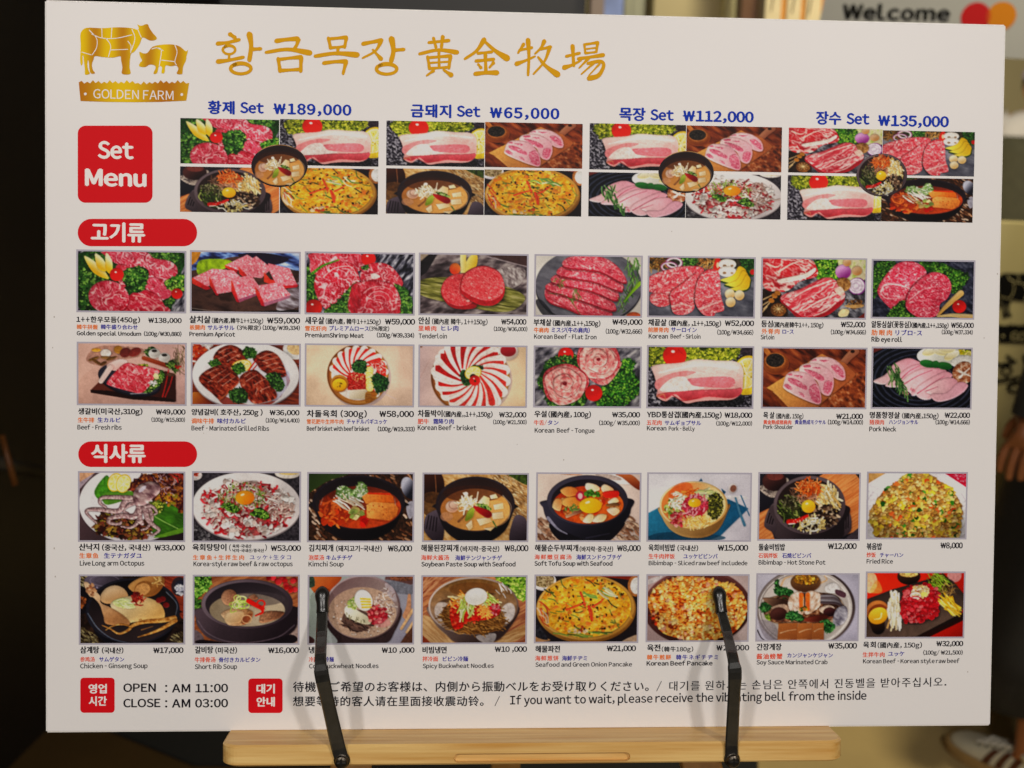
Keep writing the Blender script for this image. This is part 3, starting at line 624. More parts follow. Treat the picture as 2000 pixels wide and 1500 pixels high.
def d11(s):  # brisket with seasoned raw beef on a round wooden tray
    s.bg(grad('fbd6b4', 'ecc8b0', 38, 300, 937, 200, .05, 60)); s.l([(820, 120), (850, 250), (880, 340)], 8, 'e0b09c', 4, al=.5); s.l([(640, 470), (800, 540)], 10, 'd8c8d8', 4, al=.5)
    plate_wood(s, 472, 335, 258, 258)
    s.e(472, 330, 222, 222, tex('fbe8dc', .1, 20))
    for a in range(150, 372, 18): slice_(s, 480, 330, a, 62, 222, 48, .7, 'd22a20')
    s.p([(560, 230), (690, 220), (705, 340), (640, 350), (600, 270)], tex('d0281e', .3, 12), puff=8, al=.9); s.strands(20, ('e', 640, 280, 70, 60), ['fff0e6'], (20, 50), (3, 5))
    s.p([(385, 350), (440, 310), (530, 330), (550, 460), (410, 465), (390, 420)], 'a81c14', sh=.4); s.strands(130, [(385, 350), (440, 310), (530, 330), (550, 460), (410, 465), (390, 420)], ['d8342a', 'b81c16', 'ea6a5a'], (18, 34), (6, 9), (0, 180), .4)
    s.bits(30, ('e', 470, 350, 60, 34), ['f8d8a0', 'f0c070'], (3, 6))
    s.p([(405, 465), (545, 455), (545, 540), (405, 540)], grad('fff2dc', 'd8c4a0', 405, 465, 480, 545), sm=False, sh=.4)
    s.p([(545, 480), (640, 480), (600, 560), (540, 570)], wood('b87420', '8a5214', 0, 10, 3, 3), al=.9)
    s.e(585, 300, 40, 30, 'f4e8dc', puff=12)
    for y in (300, 350, 400, 440): s.lemon(568 + (y - 300) * .05, y, 34, 38)
    s.leafy([(430, 240), (480, 205), (540, 225), (530, 310), (470, 315), (430, 290)], 60, ('14301a', '1e4420', '2c5a28', '4a7a38'), (8, 14), base='0c2010'); s.leafy([(595, 350), (640, 320), (725, 370), (715, 450), (640, 485), (610, 430)], 70, ('14301a', '1e4420', '2c5a28', '4a7a38'), (8, 14), base='0c2010')
    s.e(318, 410, 74, 74, grad('e0a040', '8a4a12', 270, 340, 370, 480), sh=.6, puff=14); s.e(316, 412, 62, 60, '9a5a18'); s.e(318, 420, 60, 52, grad('f4c02c', 'd89410', 300, 380, 330, 470)); s.bits(10, ('e', 320, 425, 34, 26), ['5a4a10', '8a6a14'], (4, 7))

def d12(s):  # brisket fanned on a round tray
    s.bg(grad('d9b9b4', 'f8d4a8', 1003, 400, 1895, 560, .05, 60)); s.l([(1010, 360), (1060, 260), (1090, 200)], 5, 'c89a90', 3, al=.6); s.e(1012, 96, 12, 10, '7a4a20')
    s.e(1742, 130, 88, 80, grad('fbf6f0', 'b8a090', 1700, 80, 1790, 210), sh=.4); s.e(1742, 118, 74, 54, 'e8dcd4'); s.e(1744, 125, 66, 50, grad('c82838', '8a0c1c', 1740, 80, 1740, 170))
    plate_wood(s, 1428, 360, 330, 300)
    s.e(1428, 350, 300, 270, tex('fbe6d8', .1, 20))
    for i, a in enumerate(range(20, 380, 19)):
        f = math.sin(math.radians(a)); left = math.cos(math.radians(a)) < .2
        slice_(s, 1440, 340, a, 60, 300 - 26 * abs(f), 74, .75, 'cc1f1a' if left else 'd83a30', True)
    for a in (150, 172, 195, 215): slice_(s, 1440, 340, a, 90, 300, 72, .6, 'b8181a', False)
    s.leafy([(1345, 310), (1390, 300), (1430, 400), (1390, 425), (1355, 390)], 40, ('14301a', '1e4420', '2c5a28', '4a7a38'), (8, 13), base='0c2010'); s.leafy([(1440, 262), (1510, 258), (1530, 285), (1460, 290)], 20, ('14301a', '1e4420', '2c5a28', '4a7a38'), (8, 12), base='0c2010')
    s.lemon(1450, 318, 72, 56, -20); s.e(1450, 350, 26, 24, '2a1a14'); s.tomato(1465, 382, 46); s.e(1468, 388, 10, 8, '2a3a14')
def rose(s, cx, cy, r, sd):
    s.e(cx, cy, r, r * .95, meat('c43a42', 'ffb0a8', 22, .5, 20, 1.4, sd), wob=.06, sh=.7, puff=24)
    for i in range(7):
        q = r * (.93 - .125 * i); a = i * 2.2 + sd; o_ = r * .07
        s.e(cx + o_ * math.cos(a), cy + o_ * math.sin(a), q, q * .93, ramp(['c85a5c', 'e88884', 'f8b4a8', 'fcccc0'], 20, i * 40, 1.5, sd + i), i * 50, wob=.07, sh=.75, so=(int(5 * math.cos(a + 1)), int(5 * math.sin(a + 1))), sb=6, puff=12, k=.7, rim=-.16)
    s.e(cx, cy, r * .1, r * .08, '7a1420')
    s.bits(30, ('e', cx, cy, r * .85, r * .8), ['6a1a1c', 'a83038'], (2, 4)); s.wet(30, ('e', cx, cy, r * .8, r * .8), (10, 24), (3, 5), .5)

def d13(s):  # beef tongue roses on curly greens
    s.bg(ROCK)
    s.leafy([(190, 180), (300, 140), (420, 150), (520, 380), (470, 580), (200, 580), (150, 470), (90, 380), (130, 280)], 170, CURLY, (11, 20))
    s.leafy([(760, 230), (830, 170), (900, 200), (890, 280), (940, 350), (948, 440), (890, 520), (800, 580), (620, 583), (560, 500), (640, 400), (720, 330)], 220, ('1c4a18', '2f7022', '56a02c', '93d046'), (11, 20))
    s.tomato(325, 140, 64); s.leafy([(270, 160), (350, 150), (370, 190), (280, 190)], 12, CURLY, (9, 14))
    s.p([(500, 250), (780, 190), (740, 320), (650, 400), (530, 350)], meat('e07070', 'ffc8b8', 26, .6, 10, 2, 5), sh=.5, puff=18)
    rose(s, 600, 180, 178, 2); rose(s, 320, 390, 186, 1)
    s.tomato(563, 467, 72)

def d14(s):  # pork belly block with tomato and lemon
    s.bg(ramp(['0e0c12', '2a2630', '6a6670', 'c9c5ca'], 12, 0, 1, 3, 2))
    s.leafy([(1030, 75), (1750, 75), (1740, 170), (1560, 200), (1380, 190), (1160, 220), (1030, 230)], 230, FRILL, (11, 22), base='2a3410')
    s.p([(1820, 75), (1905, 75), (1905, 150), (1800, 130)], tex('3a3038', .4, 12)); s.tomato(1250, 150, 98, 'e4261a'); s.l([(1280, 100), (1330, 150)], 10, 'a01410', 4, al=.5)
    s.lemon(1850, 300, 120, 160, 20); s.bits(5, ('e', 1850, 300, 50, 80), ['c8a020'], (7, 10)); s.p([(1800, 440), (1905, 420), (1905, 470), (1820, 480)], 'f0c830')
    s.p([(1150, 510), (1300, 540), (1780, 500), (1800, 570), (1500, 590), (1180, 590)], '060508', al=.7)
    s.p([(1060, 250), (1130, 225), (1300, 210), (1430, 180), (1620, 190), (1760, 195), (1820, 250), (1825, 350), (1815, 450), (1740, 520), (1560, 530), (1450, 540), (1350, 555), (1250, 500), (1180, 540), (1105, 500), (1110, 440), (1085, 330)], grad('fbdcd2', 'e49a94', 1400, 180, 1400, 520, .06, 30), sh=.6, puff=22, k=.4)
    s.p([(1095, 370), (1200, 310), (1330, 280), (1430, 290), (1330, 330), (1230, 370), (1110, 440)], tex('e88484', .12, 22), al=.9); s.p([(1400, 255), (1520, 240), (1760, 280), (1780, 320), (1600, 310), (1430, 280)], tex('f4b8b0', .1, 22), al=.8)
    s.p([(1360, 350), (1480, 335), (1700, 325), (1760, 370), (1710, 420), (1500, 415), (1380, 400)], tex('e87880', .14, 18), al=.95)
    s.p([(1160, 470), (1300, 450), (1480, 440), (1740, 430), (1810, 420), (1810, 470), (1730, 510), (1540, 500), (1440, 520), (1330, 530), (1260, 480), (1180, 520), (1110, 490)], grad('e0606a', 'b03038', 1400, 430, 1400, 540, .15, 18), puff=10)
    s.l([(1120, 300), (1300, 255), (1500, 225), (1780, 250)], 16, 'fff2ea', 22, al=.8); s.wet(60, [(1100, 260), (1430, 200), (1800, 240), (1800, 420), (1300, 440)], (20, 50), (3, 6), .5, (-20, 10)); s.glow(1450, 260, 300, 120, .1)
    s.p([(1130, 440), (1220, 350), (1330, 330), (1400, 400), (1500, 425), (1350, 450), (1200, 460)], 'fdeee4', al=.9); s.l([(1240, 490), (1330, 535), (1450, 510)], 10, '8a1c22', 4, al=.7); s.l([(1110, 500), (1160, 480), (1180, 530)], 14, 'c8785a', 6)

def d15(s):  # pork shoulder slices on a cutting board
    s.bg(ramp(['3a1810', '6a2e1a', '8a4022', 'a85a30'], 40, 35, 3, 2)); s.p([(730, 330), (960, 280), (960, 580), (640, 580)], ramp(['3a1a12', '74351c', 'a45428', 'd89a70'], 26, 50, 1.5, 4), al=.8)
    s.l([(100, 66), (150, 130)], 40, 'c87a3a', 40, sm=False); s.e(200, 200, 108, 92, grad('b86a34', '6a3014', 150, 120, 240, 290), sh=.5, puff=14); s.e(192, 180, 96, 76, '8a4a20'); s.e(192, 172, 86, 66, 'b8703a'); s.e(192, 170, 76, 58, ramp(['0e0c0c', '2a2420', '4a4038'], 8, 0, 1, 2))
    s.l([(760, 190), (810, 130), (860, 85)], 60, grad('b88060', '8a4a34', 760, 100, 840, 190), 66, sh=.5); s.e(838, 88, 18, 14, '2a1410')
    s.p([(125, 405), (580, 110), (640, 140), (770, 185), (870, 280), (850, 310), (600, 520), (560, 570), (300, 572)], grad('e8a858', 'a85c34', 200, 300, 700, 500, .1, 14), sm=False, sh=.6)
    s.p([(125, 405), (180, 435), (310, 572), (260, 572)], '7a3c1a', sm=False)
    s.l([(190, 430), (640, 150)], 3, 'c88a44', 3, sm=False, al=.6); s.l([(180, 440), (260, 500)], 6, 'f0c07a', 6, sm=False, al=.6)
    def sl(q, sd):
        s.p(q, grad('f6d4d0', 'dc9aa4', q[0][0], q[0][1], q[4][0], q[4][1], .1, 16), sh=.6, puff=16, so=(4, 8))
    def red(q): s.p(q, meat('cf5a72', 'f8d0d0', 12, .5, 30, 1.5, 3, 'b8405c'), puff=5)
    sl([(480, 180), (540, 140), (660, 145), (760, 220), (780, 320), (720, 330), (600, 260), (480, 215)], 1); red([(560, 165), (640, 165), (600, 180)]); red([(660, 215), (710, 205), (760, 260), (770, 315), (700, 270)]); red([(490, 175), (530, 155), (540, 170)])
    sl([(395, 260), (420, 205), (540, 190), (660, 260), (685, 370), (650, 465), (580, 440), (540, 340), (440, 290)], 2); red([(425, 215), (480, 205), (490, 225), (440, 230)]); red([(500, 230), (560, 225), (570, 240)]); red([(430, 245), (520, 260), (600, 310), (590, 345), (530, 320)]); red([(610, 350), (660, 340), (675, 380), (645, 450), (600, 430)])
    sl([(265, 370), (290, 290), (350, 260), (470, 280), (545, 360), (580, 460), (570, 540), (480, 520), (350, 460), (270, 410)], 3); red([(295, 290), (330, 280), (335, 300)]); red([(350, 295), (420, 300), (410, 320)]); red([(300, 320), (370, 330), (460, 390), (450, 420), (380, 390), (320, 360)]); red([(480, 400), (540, 370), (570, 460), (570, 530), (500, 500)]); red([(270, 385), (300, 370), (340, 410), (310, 420)]); red([(390, 440), (430, 450), (440, 490)])

def d16(s):  # pork neck slices on a black plate
    s.bg('141622'); X, Y = s.X, s.Y; r = np.hypot((X - 1420) / 1.5, Y - 330)
    s.a[:] = mix(hx('0d0f18'), hx('3a3e50'), sst(np.sin(r / 5.5) + .8 * fbm(X, Y, 30, 2), .6, 1.4))
    s.p([(1025, 66), (1120, 66), (1025, 110)], '6a2a26', sm=False); s.e(1590, 130, 200, 90, grad('f8f6ec', 'c8c8b8', 1500, 60, 1600, 200), sh=.4)
    for x, y, rr in ((1500, 90, -20), (1590, 90, 10), (1680, 120, -30), (1640, 70, 0)): s.e(x, y, 70, 34, grad('fffbe8', 'd8c890', x, y - 30, x, y + 30), rr, puff=10)
    s.bits(14, ('e', 1800, 95, 50, 34), ['e0c81c', 'b8c030', 'f0e080'], (14, 24)); s.e(1770, 170, 100, 50, 'ece8e0', -10, puff=20); s.e(1780, 270, 90, 100, ramp(['7a3a20', 'b8724a', 'f0d8c4'], 16, 0, 1, 4), 30, sh=.4, puff=30)
    for q in ([(1750, 310), (1830, 230)], [(1750, 260), (1845, 300)]): s.l(q, 22, 'fbf0e4', 8, sm=False)
    p1 = lambda q, a='fbd0d0', b='e09aa6': s.p(q, grad(a, b, q[0][0], q[0][1], q[3][0], q[3][1], .08, 18), sh=.5, puff=16, k=.5)
    p1([(1030, 350), (1130, 290), (1200, 200), (1310, 150), (1390, 170), (1420, 200), (1300, 260), (1240, 300), (1130, 375)])
    p1([(1130, 380), (1240, 290), (1330, 220), (1430, 195), (1500, 220), (1400, 290), (1300, 380), (1200, 400)], 'f8c0c4')
    p1([(1270, 370), (1300, 310), (1420, 240), (1560, 230), (1640, 260), (1560, 340), (1440, 400), (1380, 470), (1330, 440)])
    p1([(1380, 450), (1400, 390), (1500, 320), (1620, 260), (1690, 290), (1640, 340), (1560, 400), (1520, 490), (1440, 500)], 'f8c4c8')
    p1([(1460, 420), (1540, 350), (1660, 310), (1730, 340), (1720, 420), (1640, 450), (1530, 460)])
    p1([(1520, 450), (1640, 440), (1740, 350), (1820, 370), (1790, 430), (1700, 490), (1590, 520), (1530, 500)], 'f8bcc4', 'e8a4b4')
    for q in ([(1290, 370), (1400, 300), (1520, 250)], [(1400, 450), (1500, 380), (1620, 300)], [(1260, 330), (1330, 260), (1420, 210)], [(1470, 430), (1570, 390)]): s.l(q, 9, 'a83a54', 4, al=.75)
    s.bits(8, ('e', 1340, 440, 60, 26), ['e88a98', 'f8c0c8'], (12, 18))
    for x, y, rr in ((1480, 195, 10), (1620, 212, 8), (1545, 200, 40)): s.e(x, y, 66 if rr < 30 else 30, 32, grad('2e7a34', '124a1e', x, y - 30, x, y + 30), rr, puff=12, sh=.4)
    s.l([(1180, 260), (1230, 370), (1360, 500)], 8, '4a5a2a', 4); s.strands(34, [(1140, 260), (1240, 230), (1260, 340), (1340, 470), (1290, 450), (1180, 350)], ['3f6a34', '6a9450', '2a4a24', '88ac6a'], (70, 110), (8, 12), (40, 110), .15)

def egg(s, x, y, rx, ry, a='fbd23a', b='e08a10'):
    s.e(x, y, rx, ry, grad(a, b, x - rx * .4, y - ry * .6, x + rx * .5, y + ry * .8), sh=.5, puff=rx * .7, k=.35); s.e(x - rx * .25, y - ry * .4, rx * .22, ry * .14, 'fff6d8', -20, al=.85)

def tentacle(s, pts, w, w1=8):
    s.l(pts, w * 1.25, '5a3c40', w1 * 1.2, sh=.5); s.l(pts, w * 1.15, ramp(['7a5a5c', 'ac8c8c', 'd8bcb6'], 12, 0, 1, 2), w1 * .8, puff=w * .5, k=.7, spec=.5)
    q = spline(pts, False, 6)
    for (x, y) in q[::2]: s.e(x + 4, y + w * .22, 4.5, 4, 'ecd8d4', al=.8)

def d17(s):  # octopus on leaves
    s.bg(grad('5a4448', '2a1e24', 68, 400, 950, 632)); s.p([(68, 58), (200, 58), (140, 100), (68, 140)], 'eab08a', sm=False); s.p([(68, 140), (200, 60), (68, 200)], 'b8a4ae', sm=False)
    s.e(520, 320, 455, 330, grad('fbf8f8', 'd4ccd2', 200, 60, 700, 640), sh=.5); s.e(540, 320, 380, 265, grad('e4dfe2', 'f8f4f4', 300, 100, 700, 600))
    s.p([(200, 200), (300, 80), (340, 200), (280, 290), (215, 270)], tex('4a8a24', .2, 14), puff=12, sh=.3)
    s.p([(620, 360), (760, 310), (950, 380), (950, 530), (860, 580), (720, 600), (640, 470)], tex('3c6a1c', .25, 24, 20, 3), puff=16, sh=.4); s.p([(700, 600), (950, 520), (950, 560), (780, 600)], '6a9a2c')
    s.l([(660, 400), (780, 470), (900, 530)], 7, 'a8cc70'); s.p([(280, 230), (520, 215), (520, 260), (300, 330)], '5a8a2c')
    for c in ((370, 140), (440, 150)): s.lemon(c[0], c[1], 62, 80, 20)
    lf = ('3a1418', '5a2420', '8a4028', 'a8642c'); s.leafy([(520, 140), (620, 80), (800, 58), (950, 70), (950, 380), (830, 300), (720, 330), (640, 230), (520, 210)], 150, lf, (14, 28), base='2a1014')
    s.bits(30, ('e', 820, 270, 90, 60), ['8a7a1c', 'a89a2c', 'c8862c'], (8, 16)); s.strands(30, ('e', 800, 160, 130, 90), ['c8a4ac', 'e0c0c8', '4a141c'], (30, 70), (4, 7)); s.strands(10, ('e', 900, 90, 60, 30), ['c83a2a'], (60, 90), (5, 8), (10, 50))
    s.leafy([(200, 520), (260, 400), (420, 440), (640, 480), (660, 560), (580, 620), (420, 610), (300, 590), (220, 560)], 100, ('2a1814', '4a2a1c', '6a4a24', '9a8a2c'), (12, 24), base='1c100c')
    s.leafy([(620, 330), (760, 300), (770, 380), (660, 410)], 40, ('4a5a1c', '7a8a2c', 'a8b43c', 'c8cc5c'), (10, 16))
    s.bits(60, [(200, 520), (260, 400), (640, 480), (660, 560), (580, 620), (300, 590)], ['7a3a28', '9a5a34', '4a1c18', 'b08a3c'], (12, 24), .4, wob=.35, sh=.5, puff=8)
    T = tentacle
    T(s, [(560, 300), (470, 340), (440, 380), (480, 400)], 34, 14); T(s, [(600, 320), (560, 470), (500, 520), (420, 510)], 36, 14); T(s, [(640, 320), (680, 440), (640, 520), (590, 540)], 34, 12)
    T(s, [(560, 280), (460, 290), (400, 380), (250, 370), (150, 370), (130, 400), (210, 480)], 46, 16); T(s, [(500, 270), (380, 265), (260, 270), (240, 310), (290, 350)], 34, 18); T(s, [(600, 290), (540, 420), (440, 420), (330, 440), (320, 480), (400, 490), (420, 470)], 50, 14)
    T(s, [(610, 300), (640, 440), (690, 500), (740, 540), (690, 580), (640, 580)], 40, 12); T(s, [(620, 340), (680, 340), (720, 390), (700, 410)], 26, 14); T(s, [(560, 300), (580, 440), (600, 490), (560, 470)], 36, 18)
    s.p([(520, 250), (560, 170), (660, 130), (740, 150), (745, 220), (680, 280), (620, 330), (540, 330)], ramp(['5a3a3e', '86666a', 'b0908e', 'd0b8b4'], 30, 30, 2, 3), puff=40, k=.9, spec=.6, sh=.5); s.e(600, 195, 40, 16, 'd8d0e0', -40, al=.8)

def d18(s):  # raw beef and octopus with egg yolk on a white plate
    s.bg(ramp(['201c22', '3a343a', '4c464c'], 14, 0, 1, 2)); s.bits(60, [(1037, 500), (1150, 560), (1200, 635), (1037, 635)], ['8a8688', '2a262a', '5a565a'], (8, 14)); s.e(1050, 80, 60, 44, 'e8dcd8'); s.bits(12, ('e', 1050, 68, 30, 16), ['c8442a'], (8, 12)); s.e(1830, 60, 110, 46, 'e8dcd0'); s.e(1840, 60, 80, 16, 'e8c878')
    s.e(1485, 345, 462, 294, grad('c0b4b4', '8a7e80', 1300, 60, 1600, 640), sh=.5); s.e(1485, 340, 456, 286, grad('fbf5f2', 'ddd2d0', 1200, 100, 1700, 620)); s.e(1490, 350, 385, 232, 'ece0dc')
    R = ('e', 1490, 370, 370, 235)
    s.e(1490, 370, 360, 225, tex('a03838', .3, 20), al=.85)
    s.strands(170, R, ['b81c28', 'd83038', '8a1420', 'c84850'], (40, 70), (14, 22), (0, 180), .5, sh=.3, puff=8)
    s.strands(170, R, ['e8d4cc', 'f8ece4', 'c8a8a0', 'b8988e'], (24, 50), (13, 22), (0, 180), .7, sh=.35, puff=8)
    s.strands(40, ('e', 1780, 330, 110, 120), ['d8b8ac', 'f0dcd4', 'a88478'], (50, 90), (11, 18), sh=.4, puff=8); s.strands(40, ('e', 1200, 290, 90, 80), ['c8202c', 'e04048', 'f0dcd4'], (30, 60), (14, 20), sh=.4, puff=8)
    for x, y in ((1200, 350), (1190, 400), (1320, 490), (1500, 480), (1360, 560), (1660, 540), (1820, 270), (1350, 130)): s.bits(8, ('e', x, y, 52, 34), ['f6eae2', 'fff8f2', 'dcc4ba'], (18, 28), puff=12, sh=.35)
    s.strands(110, ('e', 1440, 260, 200, 100), ['6a8a2c', '8aae44', 'f0ece0', 'd8dcb0', '4a6a24'], (40, 80), (4, 7)); s.leafy([(1280, 340), (1340, 310), (1420, 360), (1390, 400), (1300, 360)], 24, ('3a5a1c', '5a8a2c', '7aaa3c', 'a0c85c'), (8, 14)); s.leafy([(1520, 400), (1600, 350), (1680, 430), (1640, 450), (1560, 430)], 24, ('3a5a1c', '5a8a2c', '7aaa3c', 'a0c85c'), (8, 14))
    s.bits(26, ('e', 1470, 180, 160, 50), ['3a2a20', 'd8c8b8', '8aa04c'], (6, 11)); egg(s, 1470, 268, 80, 60, 'f8a828', 'd86a0c')

def woven(s, pts, cols, n=140, L=(26, 44), wd=(14, 20)): s.strands(n, pts, cols, L, wd, (20, 60), .2, sh=.5, puff=9)

def d19(s):  # kimchi stew in a black pot
    s.bg(tex('3a2418', .4, 16)); woven(s, [(58, 200), (300, 80), (600, 65), (937, 65), (937, 635), (58, 635)], ['6a3c24', '8a5a3a', 'b88a68', '4a2818', 'd8b8a0'], 330)
    s.p([(58, 65), (390, 65), (220, 130), (110, 200), (58, 220)], grad('2a3c18', '3a4a20', 58, 65, 300, 200)); s.e(900, 185, 60, 96, grad('c8c8d8', '1c1c28', 860, 150, 930, 200), -20, sh=.5); s.p([(880, 330), (937, 300), (937, 420), (900, 440)], 'a8a4b0')
    pot(s, 480, 310, 382, 228, 86, '241c24', '1a1216', .95, '6a6070'); s.e(490, 350, 345, 180, grad('8a2a0c', 'c8481a', 300, 200, 520, 520, .2, 24)); s.e(520, 250, 320, 120, '1c1014', al=.35)
    s.bits(70, ('e', 300, 420, 150, 90), ['c83c10', 'e05a1c', 'a82c0a', 'f07a34'], (18, 34), .4, sh=.3, spec=.3); s.strands(20, ('e', 240, 330, 90, 50), ['b84a1a', 'd86a2c', '8a2c0c'], (50, 90), (14, 20))
    s.leafy([(300, 200), (350, 170), (440, 200), (490, 130), (550, 180), (520, 270), (420, 300), (310, 260)], 80, ('5a7a3c', '88a860', 'c0d4a0', 'eaf0d8'), (10, 18), base='4a6a30'); s.strands(24, ('e', 400, 320, 110, 50), ['f8ecd8', 'fff8ec', 'e0c8a8'], (70, 130), (9, 13), (20, 60), .2, sh=.3)
    s.p([(505, 260), (560, 225), (740, 228), (770, 260), (780, 310), (540, 320)], grad('f09a4c', 'd8641c', 540, 220, 700, 320, .15, 16), sm=False, sh=.4); s.l([(560, 232), (740, 238)], 14, 'd8300c', 14, sm=False)
    s.p([(545, 330), (590, 305), (780, 315), (815, 360), (800, 420), (740, 465), (550, 445)], grad('f4a85c', 'd8742c', 560, 310, 760, 460, .2, 14), sm=False, sh=.5); s.p([(545, 440), (740, 462), (735, 480), (550, 458)], 'a83c10', sm=False); s.bits(14, ('e', 650, 370, 90, 50), ['8a2c08', 'c85a20'], (3, 6))
    s.bits(16, ('e', 470, 400, 70, 44), ['c8a868', '8a9a4c', 'e0d090', 'a89a58'], (16, 26), sh=.3); s.bits(5, ('e', 505, 470, 40, 30), ['b81008', 'd82010'], (20, 30), sh=.4, spec=.5); s.l([(180, 330), (260, 290), (300, 270)], 16, 'c85a24', 10)
    for q in (160, 790): s.l([(q, 330), (q + (20 if q < 400 else -10), 270)], 6, 'e8e4ec', 3, sm=False, al=.6)

def d20(s):  # soybean paste stew
    s.bg(ramp(['a87a44', 'c89a60', 'e0bc88'], 18, 30, 2, 3)); woven(s, [(1600, 70), (1907, 70), (1907, 520), (1800, 480), (1700, 200)], ['b88a58', 'd8b080', '8a6238', 'e8ccA0'], 200, (20, 36), (7, 10)); s.e(1100, 170, 110, 150, grad('4a2418', '1c0c0a', 1060, 70, 1150, 260)); s.l([(1130, 70), (1140, 200), (1135, 260)], 5, 'b87a4c'); s.p([(1750, 70), (1907, 70), (1907, 160), (1800, 110)], tex('3a4a1c', .5, 18))
    s.p([(1040, 240), (1180, 240), (1150, 420), (1037, 400)], tex('5a3a1c', .3, 20), al=.8)
    for q in ([(1040, 500), (1070, 410), (1200, 380), (1200, 633), (1120, 633), (1050, 560)], [(1800, 430), (1880, 430), (1907, 500), (1895, 633), (1760, 633)]): s.p(q, grad('6a5c68', '2a2028', q[0][0], 400, q[2][0], 620), sh=.5)
    for i in range(4): s.l([(1062 + i * 26, 530 + i * 8), (1082 + i * 22, 420 + i * 6)], 9, '1c141a', 9, sm=False)
    pot(s, 1470, 325, 325, 232, 90, '2c2228', '2a1a18', .95, '7a6c74'); s.e(1470, 370, 292, 178, grad('a86a34', 'e8a85c', 1300, 250, 1520, 540, .1, 40)); s.e(1640, 400, 120, 110, 'f0b46c', al=.5); s.e(1450, 235, 250, 70, '3a1c12', al=.6)
    T = lambda q: s.p(q, grad('fdf0d0', 'e0b478', q[0][0], q[0][1], q[2][0], q[2][1] + 20), sm=False, sh=.35, puff=5)
    T([(1490, 310), (1540, 250), (1590, 270), (1585, 330), (1530, 370)]); T([(1620, 330), (1700, 310), (1710, 360), (1630, 370)]); T([(1600, 400), (1700, 385), (1710, 440), (1620, 450)]); T([(1590, 250), (1640, 235), (1660, 270), (1600, 280)]); T([(1480, 450), (1590, 430), (1610, 470), (1510, 505)]); T([(1390, 500), (1440, 455), (1450, 520), (1420, 545)]); T([(1540, 530), (1640, 510), (1600, 550)])
    s.e(1275, 345, 55, 50, grad('e8ccb8', 'b8846a', 1250, 300, 1300, 390), sh=.3, puff=16); s.e(1230, 430, 54, 40, 'c8906c', al=.7); s.ring(1290, 330, 40, 34, 8, 'a87a68')
    s.strands(60, ('e', 1400, 320, 80, 60), ['f8ecc8', 'fff8e0', 'd8bc88'], (40, 80), (8, 12)); s.l([(1430, 330), (1395, 240)], 9, 'fbf2d8', 9, sm=False); s.e(1390, 235, 18, 14, 'fff8e8'); s.l([(1480, 290), (1492, 220)], 9, 'fbf2d8', 7, sm=False)
    s.l([(1330, 470), (1380, 420), (1390, 380)], 22, '8a5a34', 8); s.p([(1385, 450), (1410, 380), (1460, 350), (1450, 430), (1400, 465)], grad('b8c84c', '6a7a1c', 1400, 360, 1440, 450), sh=.4, puff=10); s.leafy([(1480, 320), (1560, 330), (1600, 370), (1540, 370)], 16, ('6a8a2c', '8aa84c', 'b0c870', 'd8e0a0'), (7, 11))
    s.p([(1450, 340), (1510, 350), (1590, 380), (1610, 420), (1570, 440), (1490, 390)], grad('b81c1c', '7a0c10', 1480, 340, 1560, 440), sh=.4, puff=12); s.l([(1620, 470), (1650, 520)], 14, '5a7a3c', 8, sm=False); s.l([(1700, 250), (1770, 340), (1750, 450)], 7, 'fbe0b8', 3, al=.6)

